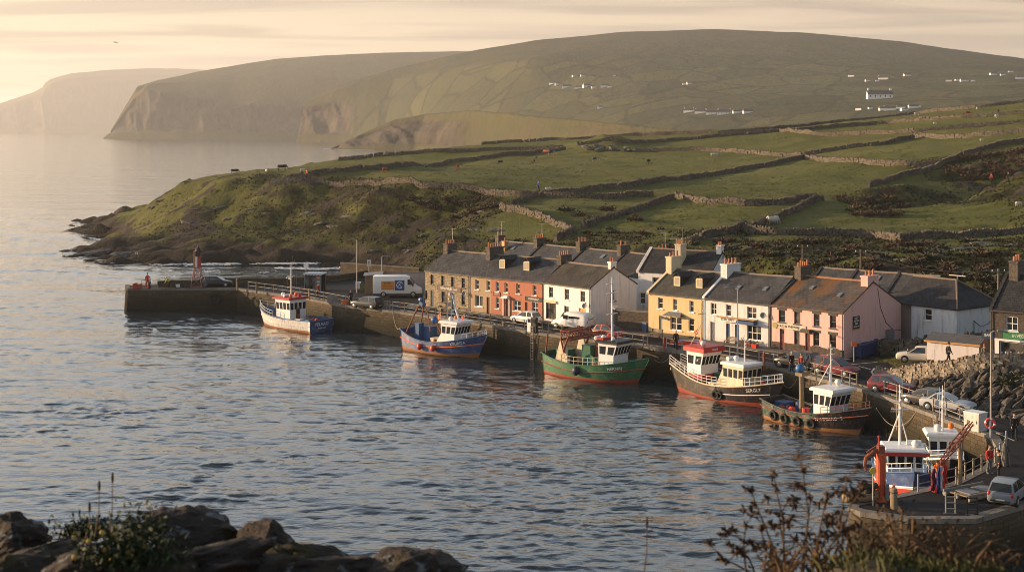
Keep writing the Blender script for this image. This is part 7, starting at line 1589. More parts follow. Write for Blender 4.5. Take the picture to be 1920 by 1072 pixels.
# ------------------------------------------------------------------ grazing animals
def animal(px, py, kind, heading, label, s=1.0):
    p = hit_far(px, py)
    if p is None: return
    cow = kind != 'sheep'; L, H, gr = (1.9, 1.35, .36) if cow else (1.15, .78, .27); m = MB(); X = L / 2
    def rg(x, z, w, h, n=10): return [(x, w * math.cos(2 * math.pi * k / n), z + h * math.sin(2 * math.pi * k / n)) for k in range(n)]
    zc = H - gr
    m.ring([rg(-X, zc + gr * .3, gr * .25, gr * .35), rg(-X * .92, zc + .02, gr * .8, gr * .85), rg(-X * .4, zc - .04, gr * .98, gr * .95), rg(X * .2, zc - .06, gr, gr * 1.02), rg(X * .7, zc, gr * .85, gr * .98), rg(X * .95, zc + gr * .15, gr * .5, gr * .75), rg(X * 1.15, zc - gr * .15, gr * .32, gr * .5), rg(X * 1.38, zc - gr * 1.1, gr * .25, gr * .34), rg(X * 1.5, zc - gr * 1.75, gr * .17, gr * .2), rg(X * 1.56, zc - gr * 2.0, gr * .1, gr * .1)])
    for s_ in (-1, 1):
        m.tube([(X * .68, s_ * gr * .55, zc - gr * .3), (X * .70, s_ * gr * .55, H * .34), (X * .66, s_ * gr * .55, .02)], [gr * .3, gr * .15, gr * .14], 6)
        m.tube([(-X * .74, s_ * gr * .55, zc), (-X * .62, s_ * gr * .58, H * .5), (-X * .88, s_ * gr * .55, H * .32), (-X * .80, s_ * gr * .55, .02)], [gr * .5, gr * .28, gr * .15, gr * .13], 6)
        m.tube([(X * 1.3, s_ * gr * .2, zc - gr * .6), (X * 1.28, s_ * gr * .55, zc - gr * .62)], [gr * .12, gr * .05], 5)
    m.tube([(-X, 0, zc + gr * .5), (-X * 1.08, 0, zc), (-X * 1.07, 0, H * .45)], [.05, .03, .05], 5)
    if cow: 
        for s_ in (-1, 1): m.tube([(X * 1.22, s_ * .08, zc - gr * .3), (X * 1.2, s_ * .24, zc - gr * .15)], [.035, .012], 5)
    mt = {'red': simple('red_cow_hide', (0.28, 0.075, 0.03), .8, .15, 2.0, dirt=(0.5, 0.45, 0.4), dl=.66), 'pied': simple('pied_hide', (0.02, 0.018, 0.017), .8, .1, 1.2, dirt=(0.62, 0.6, 0.56), dl=.52), 'black': simple('black_hide', (0.018, 0.016, 0.015), .8, .1, 2.0), 'sheep': simple('fleece', (0.56, 0.51, 0.43), .95, .15, 8.0, .6, 20)}[kind]
    o = m.build('cow' if cow else 'sheep', mt, None, True); o.location = p; o.rotation_euler[2] = heading; o.scale = (s, s, s)
    tag(o, label, 'cow' if cow else 'sheep', 'grazing animals')
AN = [(1026, 291, 'red', 2.6, 'red-brown cow at the shadow edge below the grassy mound', 1.3), (1034, 291, 'pied', .4, 'black and white cow beside the red-brown cow', 1.2), (722, 324, 'red', 1.2, 'red-brown cow at the left end of the cattle field', .95), (799, 318, 'pied', 1.6, 'black and white cow left of centre in the cattle field', .95), (858, 317, 'red', 1.5, 'dark red cow in the middle of the cattle field', 1.0), (938, 308, 'black', .9, 'black cow right of the middle of the cattle field', .9), (1000, 306, 'black', 2.2, 'black cow nearest the red-brown pair', .8), (1005, 299, 'black', 2.0, 'small black cow just above another black cow', .7), (1116, 303, 'pied', .2, 'pied cow below the grassy mound', .95), (1216, 308, 'black', 1.2, 'lone dark cow right of the grassy mound', 1.1), (529, 320, 'black', .3, 'black cow on the open headland near the sea', 1.1),
      (567, 322, 'sheep', .4, 'sheep on the headland beside the walled corner', 1.0), (500, 323, 'sheep', 2.2, 'sheep furthest out on the headland', .9), (440, 326, 'black', .3, 'black cow lying at the seaward edge', .9), (1337, 293, 'sheep', .4, 'left of two pale sheep in the field by the central junction', 1.25), (1342, 293, 'sheep', .3, 'right of two pale sheep in the field by the central junction', 1.25), (1449, 421, 'sheep', .5, 'white sheep in the dark hollow below the sagging wall', 1.9), (1028, 359, 'sheep', .5, 'white sheep just behind the escarpment wall', 1.2), (1718, 217, 'sheep', .5, 'white sheep just under the right-hand skyline wall', 1.5), (1869, 222, 'sheep', .8, 'white sheep at the right between two upper walls', 1.5), (1814, 216, 'red', .4, 'brown cow between the two upper right walls', 1.0), (1832, 206, 'sheep', 1.3, 'cream sheep under the skyline wall cairn at right', 1.3), (1872, 212, 'black', 1.2, 'black cow at the far right upper field', .9), (1753, 234, 'sheep', .5, 'white sheep beside the short dark wall', 1.0), (1841, 266, 'sheep', .5, 'white sheep above the brown scrub', 1.0), (1910, 387, 'sheep', .5, 'white sheep at the right edge of the shaded pasture', 1.1)]
for a in AN: animal(*a)
m = MB(); m.tube([(-.7, 0, .12), (-.3, 0, .22), (0, 0, .08), (.3, 0, .2), (.7, 0, .05)], [.02, .09, .12, .09, .02], 5); bird = m.build('gull', M_frame); bird.location = W(217, 81, 300); tag(bird, 'tiny gull gliding in the sky left of centre', 'bird')
# ------------------------------------------------------------------ pier and quay furniture
def beacon():
    p = G(370, 537); root = empty('beacon', p, 'red and white lattice beacon tower standing on the far pier', 'beacon'); m = MB(); a, b = .78, .42
    for sx in (-1, 1):
        for sy in (-1, 1): m.cyl((sx * a, sy * a, 0), (sx * b, sy * b, 2.7), .07, n=6)
    for z0, z1 in ((.1, 1.3), (1.3, 2.6)):
        r0, r1 = a + (b - a) * z0 / 2.7, a + (b - a) * z1 / 2.7
        for s_ in (-1, 1): m.cyl((-r0, s_ * r0, z0), (r1, s_ * r1, z1), .035, n=5); m.cyl((r0, s_ * r0, z0), (-r1, s_ * r1, z1), .035, n=5); m.cyl((s_ * r0, -r0, z0), (s_ * r1, r1, z1), .035, n=5)
    m.bx(-.85, .85, -.85, .85, 0, .08); m.build('lattice', simple('beacon_mauve', (0.30, 0.13, 0.12), .6, .2, 3), root)
    m = MB(); m.bx(-.5, .5, -.5, .5, 2.72, 2.8); m.bx(.1, .48, -.46, .46, 2.8, 4.4); m.build('red_panel', B_red, root)
    m = MB(); m.bx(-.2, .1, -.47, .46, 2.85, 4.4); m.build('white_panel', B_white, root)
    m = MB(); m.bx(-.5, -.2, -.46, .46, 2.8, 5.2); m.build('orange_panel', simple('faded_orange', (0.45, 0.18, 0.08), .6, .2, 3), root)
    m = MB(); m.tube([(.1, 0, 4.4), (.1, 0, 5.6), (.1, 0, 5.7), (.1, 0, 5.95)], [.36, .34, .2, .08], 10); m.build('lantern', M_black, root)
beacon()
def shelter():
    p = G(591, 544); root = empty('shelter', p, 'small glazed shelter with a white scalloped roof on the pier road', 'shelter', R(-12)); w, d, h = 2.4, 2.0, 2.35; m = MB()
    for x in (-w / 2, w / 2 - .7, w / 2): m.bx(x - .06, x + .06, -d / 2 - .06, -d / 2 + .06, 0, h); m.bx(x - .06, x + .06, d / 2 - .06, d / 2 + .06, 0, h)
    m.bx(-w / 2, w / 2, -d / 2 - .03, -d / 2 + .03, 0, .35); m.build('frame', M_lead, root)
    m = MB(); m.bx(-w / 2 + .06, w / 2 - .76, -d / 2 - .02, -d / 2 + .02, .35, h - .1); m.bx(-w / 2 - .02, -w / 2 + .02, -d / 2, d / 2, .35, h); m.build('glass', M_pane, root)
    m = MB(); m.bx(w / 2 - .64, w / 2 - .06, -d / 2 - .03, -d / 2 + .03, .35, h - .05); m.bx(-w / 2, w / 2, d / 2 - .03, d / 2 + .03, 0, h); m.build('panel', M_iron, root)
    for k, c in enumerate(((.6, .3, .12), (.3, .32, .34), (.45, .2, .15))): m = MB(); m.bx(w / 2 - .58, w / 2 - .12, -d / 2 - .05, -d / 2 - .032, .6 + .55 * k, 1.0 + .55 * k); m.build('poster', simple('poster_%d' % k, c, .6), root)
    m = MB(); m.bx(-w / 2 - .2, w / 2 + .2, -d / 2 - .25, d / 2 + .1, h, h + .16)
    for k in range(6): m.cyl((-w / 2 + .05 + .46 * k, -d / 2 - .25, h + .06), (-w / 2 + .05 + .46 * k, d / 2, h + .06), .17, n=8)
    m.build('roof', B_white, root)
shelter()
def sign_post(p, h, label, plate, mat, text=None, tm=None, rz=0, size=.3, name='sign_post', shape='rect'):
    root = empty(name, p, label, 'sign', rz); m = MB(); m.cyl((0, 0, 0), (0, 0, h), .05, n=7); m.build('post', M_lamp, root); w, hh = plate; m = MB()
    if shape == 'rect': m.bx(-w / 2, w / 2, -.08, -.05, h - hh, h)
    else: m.cyl((0, -.05, h - w / 2), (0, -.09, h - w / 2), w / 2, n=18)
    s = m.build('plate', mat, root)
    if text: lettering('lettering', text, size, (0, -.092, h - hh / 2), (1, 0, 0), (0, -1, 0), tm or M_black, s)
    return root
sign_post(G(574, 541), 3.7, 'round white sign on a pole beside the glazed shelter', (.75, .75), M_frame, shape='round', name='round_sign'); sign_post(G(692, 548), 4.6, 'tall pale notice board on a post behind the estate car', (.6, .9), simple('pale_board', (0.62, 0.50, 0.42), .6, .1), 'P', M_lintel, size=.5)
sign_post(Vector((20.75, 86.9, QZ)) + Vector((1.35, .2, 0)), 2.35, 'round yellow sign on a grey pole in front of the orange crane', (.42, .42), B_yellow, shape='round', name='round_sign'); sign_post(Vector((33.9, 141.0, QZ)), 2.0, 'small orange sign on a post at the corner of the pub', (.5, .5), B_orange, name='corner_sign')
def open_shed():
    p = G(699, 553); root = empty('lean_to', p, 'dark open-sided timber shelter behind the white van', 'shelter', R(2)); m = MB()
    for x in (-1.0, 0, 1.0):
        for y in (0, 2.0): m.bx(x - .08, x + .08, y - .08, y + .08, 0, 2.7)
    m.bx(-1.0, 1.0, 1.95, 2.05, 0, 2.6); m.build('frame', B_wood, root); m = MB(); m.ring([[(-1.3, -.5, 2.65), (1.4, -.5, 2.85), (1.4, 2.3, 3.0), (-1.3, 2.3, 2.8)], [(-1.3, -.5, 2.75), (1.4, -.5, 2.95), (1.4, 2.3, 3.1), (-1.3, 2.3, 2.9)]]); m.build('roof', M_lead, root)
open_shed()
def crate(p, s, mat, label, name='fish_box', cat='fish box', rz=0, lid=None, group=None):
    root = empty(name, p, label, cat, rz, group); w, d, h = s; m = MB(); t = .04
    m.ring([[(-w / 2 * .94, -d / 2 * .94, 0), (w / 2 * .94, -d / 2 * .94, 0), (w / 2 * .94, d / 2 * .94, 0), (-w / 2 * .94, d / 2 * .94, 0)], [(-w / 2, -d / 2, h), (w / 2, -d / 2, h), (w / 2, d / 2, h), (-w / 2, d / 2, h)], [(-w / 2 + t, -d / 2 + t, h), (w / 2 - t, -d / 2 + t, h), (w / 2 - t, d / 2 - t, h), (-w / 2 + t, d / 2 - t, h)], [(-w / 2 + t, -d / 2 + t, .06), (w / 2 - t, -d / 2 + t, .06), (w / 2 - t, d / 2 - t, .06), (-w / 2 + t, d / 2 - t, .06)]])
    m.build('box', mat, root, bevel=.015); m = MB()
    for x in (-.3, .3): m.bx(w * x - .05, w * x + .05, -d / 2 - .03, d / 2 + .03, h * .45, h * .62)
    m.build('rib', mat, root)
    if lid: m = MB(); m.bx(-w / 2 - .03, w / 2 + .03, -d / 2 - .03, d / 2 + .03, h + .004, h + .09); m.build('lid', lid, root, bevel=.02)
    return root
crate(G(1829, 806), (1.35, 1.15, 1.35), simple('bin_white', (0.60, 0.57, 0.52), .6, .1, 1.5, dirt=(0.33, 0.30, 0.26)), 'big white insulated fish bin at the bend of the quay', 'fish_bin', 'fish bin', R(-52), M_frame)
crate(G(333, 538), (.7, .5, .45), M_frame, 'small white box on the pier left of the beacon', rz=.2); crate(G(345, 535.5), (.6, .4, .4), M_frame, 'white box by the parapet behind the pier worker', rz=.1); crate(G(623, 567), (1.3, .9, .9), M_conc, 'pale box against the pier railing'); crate(G(646, 571), (.7, .6, .6), B_orange, 'orange box against the pier railing'); crate(G(501, 531), (.7, .6, .5), M_lead, 'grey box by the parapet behind the white boat mast')
crate(G(682, 545), (1.1, .9, 1.0), simple('olive_skip', (0.16, 0.15, 0.05), .7, .2, 2), 'olive skip near the open-sided shelter', 'skip', 'skip', .1); crate(G(672, 541), (.8, .7, 1.0), M_frame, 'white bin behind the tall street lamp', 'bin', 'bin', .1)
for k, (x, y, l) in enumerate(((1614, 668, 'leftmost of three large blue bins against the pink gable'), (1626, 664, 'middle one of three large blue bins against the pink gable'), (1638, 660, 'rightmost of three large blue bins against the pink gable'))): crate(G(x, y, 3.3), (1.25, 1.0, 1.15), simple('bin_blue', (0.02, 0.04, 0.11), .5, .1, 2), l, 'wheelie_bin', 'bin', R(40), simple('bin_blue_lid', (0.025, 0.05, 0.14), .5, .1, 2), 'blue bins by the pub')
crate(G(1211, 623), (.6, .6, 1.1), B_blue, 'blue wheelie bin at the left corner of the yellow house', 'wheelie_bin', 'bin', R(-45), M_lead)
for k, (px, py, c, l) in enumerate(((1403, 649, B_rust, 'red planter with flowers below the shop window'), (1415, 652, B_buoyred, 'bright red planter at the right of the shop window'), (1392, 645, M_darkstone, 'dark planter beside the shop bench'), (826, 583, B_wood, 'timber planter in front of the stone house'), (850, 588, B_blue, 'blue tub in front of the stone house door'))):
    p = G(px, py, QZ + .12); root = empty('planter', p, l, 'planter', R(-45)); m = MB(); m.ring([[(-.3, -.2, 0), (.3, -.2, 0), (.3, .2, 0), (-.3, .2, 0)], [(-.36, -.25, .42), (.36, -.25, .42), (.36, .25, .42), (-.36, .25, .42)]]); m.build('box', c, root); m = MB()
    for q in range(40):
        a, b_ = random.uniform(-.34, .34), random.uniform(-.22, .22); z = .42 + random.uniform(0, .25); t = random.uniform(0, 3); v = Vector((math.cos(t), math.sin(t), .6)) * .11; u = v.cross(Vector((.3, .2, 1))).normalized() * .05; c0 = Vector((a, b_, z)); m.add([c0 - u, c0 + u, c0 + v + u * .3, c0 + v - u * .3], [(0, 1, 2, 3)])
    m.build('foliage', simple('planter_leaf', (0.06, 0.10, 0.03), .8, .4, 9), root)
def bench(p, rz, label, mat=B_wood):
    root = empty('bench', p, label, 'bench', rz); m = MB()
    for k in range(4): m.bx(-.8, .8, -.22 + .11 * k, -.13 + .11 * k, .42, .46)
    m.build('seat', mat, root); m = MB()
    for k in range(3): m.bx(-.8, .8, .22 + .02 * k, .25 + .02 * k, .52 + .13 * k, .62 + .13 * k)
    m.build('backrest', mat, root)
    for x in (-.7, .7): m = MB(); m.bx(x - .04, x + .04, -.2, -.14, 0, .42); m.bx(x - .04, x + .04, .18, .25, 0, .9); m.bx(x - .035, x + .035, -.2, .2, .36, .42); m.build('leg', M_iron, root)
bench(G(1370, 647, QZ + .12), R(-45), 'pale wooden bench in front of the blue shop doors'); bench(G(865, 591, QZ + .12), R(-43), 'dark bench in front of the stone house', M_iron); bench(G(1230, 632, QZ + .12), R(-45), 'low wooden bench under the yellow house window')
def dinghy(p, rz, label, mat, inner, L=3.2, B=1.3):
    root = empty('dinghy', p, label, 'dinghy', rz); m = MB(); rings = []
    for k in range(11): t = k / 10; w = B / 2 * (1 - max(0, (t - .4) / .6) ** 2.2) * (.85 + .15 * min(1, t * 3)); w = max(w, .03); x = L * (t - .5); zz = .5 + .16 * t * t; rings.append([(x, -w, zz), (x, -w * .8, .12), (x, 0, .02), (x, w * .8, .12), (x, w, zz)])
    m.ring(rings, closed=False, caps=False); m.add(rings[0], [(0, 1, 2, 3, 4)]); h = m.build('hull', mat, root, True); md = h.modifiers.new('t', 'SOLIDIFY'); md.thickness = .05
    for x in (-.9, .1): m = MB(); m.bx(x - .13, x + .13, -B * .42, B * .42, .36, .40); m.build('thwart', inner, root)
    m = MB(); m.tube([r_[0] for r_ in rings], .05, 6); m.tube([r_[-1] for r_ in rings], .05, 6); m.build('gunwale', inner, root)
dinghy(G(1289, 648), R(-30), 'red and blue dinghy stored on the quay below the yellow house', B_red, B_blue, 3.4)
def post(p, h, label, mat=B_wood, r=.13, name='mooring_post', cat='post', group=None):
    root = empty(name, p, label, cat, group=group); m = MB(); m.tube([(0, 0, -.1), (0, 0, h * .95), (0, 0, h)], [r, r * .95, r * .7], 9); m.build('post', mat, root); m = MB(); m.torus((0, 0, h * .8), (0, 0, 1), r * 1.05, .03, 12, 5); m.build('band', M_iron, root)
def pump(p, label, mat):
    root = empty('fuel_pump', p, label, 'fuel pump', R(-40), 'quayside fuel pumps'); m = MB(); m.bx(-.28, .28, -.2, .2, 0, 1.7); m.build('cabinet', mat, root, bevel=.03); m = MB(); m.bx(-.2, .2, -.225, -.2, 1.1, 1.5); m.build('dial', M_carglass, root); m = MB(); m.tube([(.3, 0, 1.4), (.45, -.1, .9), (.4, -.1, .3), (.32, 0, 1.0)], .03, 5); m.build('hose', M_black, root)
pump(G(994, 622), 'white fuel pump at the quay edge in front of the white hatchback', B_white); pump(G(1003, 623), 'black fuel pump beside the white fuel pump', M_black)
post(G(444, 543), 1.6, 'pale timber post on the pier right of the black car', simple('pale_timber', (0.33, 0.25, 0.15), .9, .2, 3)); post(G(481, 548), 1.5, 'thin timber post at the pier bend behind the white boat'); post(G(580, 560), 1.4, 'sunlit timber post by the pier railing', simple('pale_timber', (0.33, 0.25, 0.15))); post(G(1245, 655), 1.3, 'small red bollard by the railing above the green trawler bow', B_red, .1, 'bollard', 'bollard'); post(Vector((23.2, 86.4, QZ)), 1.25, 'thick timber mooring post on the jetty beside the crane', B_wood, .22); post(Vector((24.2, 136.6, 3.2)), 1.6, 'rusty mooring post behind the cabin of the long black boat', B_rust, .16); post(Vector((36.7, 113.2, QZ)), .7, 'yellow bollard at the roadside opposite the silver car', B_yellow, .2, 'bollard', 'bollard'); post(G(945, 622, 2.6), 1.2, 'timber pile against the quay beside the blue trawler bow', B_wood, .2)
def tyre_on_wall(p, n, label, R_=.62, r=.22):
    m = MB(); m.torus((0, 0, 0), n, R_, r, 20, 8); o = m.build('tyre', M_tyre, None, True); o.location = p; tag(o, label, 'tyre')
tyre_on_wall(Vector((-42.9, 205.35, 1.85)), (0, 1, .05), 'huge tyre fender hung on the far pier wall', .72, .28)
def ladder(p, d, z0, z1, label):
    root = empty('quay_ladder', p, label, 'ladder', math.atan2(d[1], d[0]), 'quay ladders')
    for y in (-.22, .22): m = MB(); m.cyl((y, 0, z0 - p.z), (y, 0, z1 - p.z), .04, n=6); m.build('stile', M_rail, root)
    n = int((z1 - z0) / .3)
    for k in range(n): m = MB(); m.cyl((-.22, 0, z0 - p.z + .2 + .3 * k), (.22, 0, z0 - p.z + .2 + .3 * k), .028, n=5); m.build('rung', M_rail, root)
ladder(Vector((2.25, 161.4, 3.2)), (.66, -.75), -.3, 3.9, 'iron ladder down the quay wall below the white fuel pump'); ladder(Vector((33.9, 114.0, 3.2)), (.2, -.98), -.3, 3.5, 'dark ladder down the golden quay wall behind the small boats')
def winch():
    p = G(266, 541); root = empty('pier_winch', p, 'red winch with a hooped guard at the far pier end', 'winch'); m = MB(); m.tube([(-.1, 0, 0), (-.1, 0, 1.0), (.15, 0, 1.35), (.45, 0, 1.2), (.5, 0, .5), (.5, 0, 0)], .06, 6); m.build('hoop', M_rail, root); m = MB(); m.cyl((-.9, -.3, .45), (-.9, .3, .45), .4, n=12); m.bx(-1.3, -.4, -.35, .35, 0, .2); m.bx(-.35, .0, -.3, .3, 0, .7); m.build('drum', B_red, root, bevel=.02)
winch()
# ------------------------------------------------------------------ jetty: crane, loading boom with hung cloths, raft, tender
def crane():
    p = Vector((22.9, 88.3, QZ)); root = empty('jetty_crane', p, 'orange-red column crane with a folded jib on the jetty', 'crane'); c = simple('crane_orange', (0.46, 0.07, 0.025), .55, .2, 2.0, dirt=(0.20, 0.06, 0.03))
    m = MB(); m.tube([(0, 0, 0), (0, 0, .15), (0, 0, .16), (0, 0, 2.9), (0, 0, 3.05)], [.5, .5, .31, .29, .2], 14); m.build('column', c, root)
    m = MB(); m.bx(-.2, .2, -.25, .25, 2.95, 3.4); m.tube([(0, 0, 3.1), (-.5, -.1, 3.05), (-.95, -.15, 2.7)], [.16, .14, .12], 7); m.tube([(-.95, -.15, 2.7), (-1.05, -.15, 2.2), (-.9, -.15, 1.9)], [.13, .1, .08], 7); m.tube([(-.3, 0, 3.35), (-.9, -.1, 3.0)], .06, 6); m.build('jib', B_rust, root)
    m = MB(); m.cyl((-.12, 0, 3.3), (-.12, 0, 3.9), .06); m.ball((-.12, 0, 3.95), .09, 7, 5); m.build('cap_post', B_red, root)
    m = MB(); m.bx(.2, .42, -.4, -.2, .1, 1.1); m.build('control_box', M_lead, root); m = MB()
    for k in range(8): a = k * math.pi / 4; m.cyl((.42 * math.cos(a), .42 * math.sin(a), .15), (.42 * math.cos(a), .42 * math.sin(a), .24), .05, n=6)
    m.build('base_bolt', M_iron, root)
    m = MB(); m.tube([(.35, .1, .1), (.9, .2, .9), (1.0, .1, .3)], .09, 6); m.build('foot_arm', B_red, root)
crane()
def loading_boom():
    base = Vector((29.9, 92.0, QZ + .02)); root = empty('loading_boom', Vector((28.0, 91.2, QZ)), 'red lattice loading boom leaning over the jetty with its tip down', 'boom'); a = Vector((2.1, 2.0, 3.8)); b = Vector((-.9, -1.0, 1.75)); m = MB()
    u = (b - a).normalized(); s_ = u.cross(Vector((0, 0, 1))).normalized() * .17; t = s_.cross(u).normalized() * .17
    for q in (s_ + t, s_ - t, -s_ + t, -s_ - t): m.tube([a + q * .6, a.lerp(b, .5) + q, b + q * .35], .05, 6)
    for k in range(9):
        f0, f1 = k / 9, (k + 1) / 9; c0, c1 = a.lerp(b, f0), a.lerp(b, f1); m.cyl(c0 + s_ + t, c1 - s_ + t, .025, n=5); m.cyl(c0 + s_ - t, c1 + s_ + t, .025, n=5); m.cyl(c0 - s_ - t, c1 + s_ - t, .025, n=5)
    m.build('boom', B_rust, root); m = MB(); m.tube([(1.0, .9, 0), (1.05, .95, 1.6), (.9, .8, 2.95)], [.16, .14, .13], 8); m.build('post', B_wood, root)
    m = MB(); m.tube([(1.0, .9, .8), (a.lerp(b, .25))], .05, 6); m.build('strut', M_iron, root)
loading_boom()
def hung_cloth(p, w, h, mat, label, seed, name='hung_cloth'):
    m = MB(); rows = []; rr = random.Random(seed)
    for i in range(13):
        t = i / 12; row = []
        for k in range(15): u = k / 14 - .5; ww = w * (.35 + .65 * t ** .7); row.append((u * ww + .05 * math.sin(9 * t + seed), .10 * math.sin(u * 17 + seed + 2 * t) * (.4 + t), -h * t * (1 + .05 * math.sin(u * 9 + seed))))
        rows.append(row)
    m.ring(rows, closed=False, caps=False); o = m.build(name, mat, None, True); md = o.modifiers.new('t', 'SOLIDIFY'); md.thickness = .02; o.location = p; tag(o, label, 'cloth', 'cloths hung from the boom')
def stripes(name, a, b, c):
    g = NG(name); x = g.new('SeparateXYZ', {'Vector': g.co()}); f = g.math('FRACT', g.math('ADD', g.math('MULTIPLY', x.outputs[0], 1.7), .35)); col = g.mix(g.ramp(f, (.38, 0), (.42, 1)), a, g.mix(g.ramp(f, (.66, 0), (.7, 1)), b, c)); return g.fin(col, .9)
tip = Vector((27.1, 90.2, QZ + 1.7))
hung_cloth(tip + Vector((0, -.1, .0)), .62, 1.75, stripes('striped_cloth', (0.03, 0.06, 0.20), (0.55, 0.53, 0.52), (0.45, 0.03, 0.03)), 'blue, white and red cloth hanging from the boom tip', 2)
hung_cloth(tip + Vector((.38, .15, .15)), .42, 1.25, simple('scarlet_cloth', (0.55, 0.03, 0.025), .9, .15, 3), 'scarlet cloth hanging behind the striped one', 5); hung_cloth(tip + Vector((-.34, .1, -.2)), .45, 1.4, simple('maroon_cloth', (0.16, 0.025, 0.04), .9, .2, 3), 'dark maroon cloth at the left of the hung bundle', 8)
def raft():
    p = Vector((29.2, 89.6, QZ)); root = empty('timber_raft', p, 'grey raft of timber frames lying on the jetty', 'raft', R(32)); m = MB()
    for k in range(9): m.bx(-1.6 + .38 * k, -1.3 + .38 * k, -.85, .85, .22, .28)
    m.build('decking', B_wood, root); m = MB()
    gt = simple('grey_timber', (0.24, 0.22, 0.19), .9, .3, 3)
    for y in (-.95, 0, .95): m = MB(); m.cyl((-1.8, y, .14), (1.8, y, .14), .13, n=8); m.build('log', gt, root)
    for y in (-.95, .95): m = MB(); m.bx(-1.85, 1.85, y - .05, y + .05, .28, .42); m.build('side_rail', gt, root)
    m = MB()
    for a in (-.7, .75): m.bx(a - .5, a + .5, -.6, .6, .30, .36)
    m.build('hatch', M_lead, root)
raft()
dinghy(Vector((21.7, 88.0, QZ)), R(10), 'worn tender heaped with gear at the jetty corner', simple('tan_tender', (0.24, 0.17, 0.09), .7, .3, 2), B_wood, 2.3, 1.1)
m = MB()
for k in range(22): m.ball((random.uniform(-.4, .4), random.uniform(-.3, .3), random.uniform(.1, .7)), random.uniform(.14, .24), 7, 5)
o = m.build('net_heap', simple('brown_net', (0.05, 0.04, 0.03), .95, .4, 9, .8, 14), None, True); o.location = Vector((22.0, 88.0, QZ + .35)); tag(o, 'dark heap of nets piled in the worn tender', 'nets')
m = MB(); rr_ = random.Random(3)
for k in range(30): a = rr_.uniform(0, 6.28); q = rr_.uniform(0, .42); m.tube([(q * math.cos(a), q * math.sin(a), 0), (q * .6 * math.cos(a + .3), q * .6 * math.sin(a + .3), .8), (.05 * math.cos(a), .05 * math.sin(a), 1.5)], [.07, .05, .03], 5)
o = m.build('draped_net', simple('grey_net', (0.17, 0.15, 0.13), .95, .3, 9, .8, 14), None); o.location = Vector((33.8, 97.6, QZ)); tag(o, 'grey net draped from the jetty railing beside the black-suited person', 'net')
def life_ring(p, label, rz):
    root = empty('life_ring_post', p, label, 'life ring', rz); m = MB(); m.bx(-.05, .05, -.05, .05, 0, 1.5); m.build('post', M_frame, root)
    g = NG('lifering'); x = g.new('SeparateXYZ', {'Vector': g.co(loc=(0, 0, -1.1))}); an = g.math('ARCTAN2', x.outputs[2], x.outputs[0]); f = g.math('FRACT', g.math('MULTIPLY', an, 1 / 1.5708)); mt = g.fin(g.mix(g.ramp(f, (.72, 0), (.76, 1)), (0.55, 0.03, 0.025), (0.7, 0.68, 0.65)), .5)
    m = MB(); m.torus((0, -.12, 1.1), (0, 1, 0), .32, .1, 18, 7); m.build('ring', mt, root, True)
life_ring(Vector((35.75, 106.3, QZ)), 'red and white life ring on a post beside the white fish bin', R(-20))
for k, (x, y) in enumerate(((26.3, 85.3), (27.5, 85.0))):
    root = empty('steel_frame', (x, y, QZ), ('pale', 'black')[k] + ' upright steel ladder frame at the front edge of the jetty', 'frame', R(-4)); m = MB()
    for q in (-.28, .28): m.cyl((q, 0, 0), (q, 0, 1.3 - .2 * k), .045, n=6)
    for q in range(3): m.cyl((-.28, 0, .3 + .35 * q), (.28, 0, .3 + .35 * q), .035, n=6)
    m.build('frame', (M_rail, M_black)[k], root); m = MB(); m.bx(-.4, .4, -.12, .12, 0, .03); m.build('foot_plate', M_iron, root)
# scrub on the shaded flank: single bushes, each of many small leaves
def bush(p, r, h, mat, label, n=260, seed=0, name='gorse_bush', stem=B_wood, group='scrub bushes', cat='bush'):
    rr = np.random.default_rng(seed); root = empty(name, p, label, cat, group=group); m = MB()
    for k in range(9): a = k * .7; m.tube([(0, 0, -.3), (r * .4 * math.cos(a), r * .4 * math.sin(a), h * .5), (r * .8 * math.cos(a + .2), r * .8 * math.sin(a + .2), h * .85)], [.06, .04, .015], 4)
    m.build('stems', stem, root)
    cl = rr.normal(size=(14, 3)); cl /= np.linalg.norm(cl, axis=1)[:, None]; cl *= rr.uniform(.25, .8, (14, 1)); cl[:, 2] = np.abs(cl[:, 2])
    i = rr.integers(0, 14, n); c = cl[i] + rr.normal(0, .19, (n, 3)); c[:, 2] = np.abs(c[:, 2]); c = c * [r, r, h]
    d = rr.normal(size=(n, 3)); d /= np.linalg.norm(d, axis=1)[:, None]; e = np.cross(d, rr.normal(size=(n, 3))); e /= np.linalg.norm(e, axis=1)[:, None]; s = rr.uniform(.10, .24, (n, 1)) * max(r, .5) ** .5
    V = np.stack([c - d * s, c + e * s * .45, c + d * s, c - e * s * .45], 1).reshape(-1, 3); F = np.arange(n * 4).reshape(n, 4)
    npmesh('foliage', V, F, mat, root, smooth=False); return root
M_bracken = simple('dead_bracken', (0.048, 0.026, 0.013), .9, .45, .6); M_gorse = simple('gorse_green', (0.020, 0.026, 0.009), .9, .45, .6); M_dryleaf = simple('dry_leaf', (0.070, 0.038, 0.016), .85, .6, 5.0); M_greenleaf = simple('green_leaf', (0.024, 0.034, 0.008), .8, .6, 7.0)
rs = random.Random(21); nb = 0
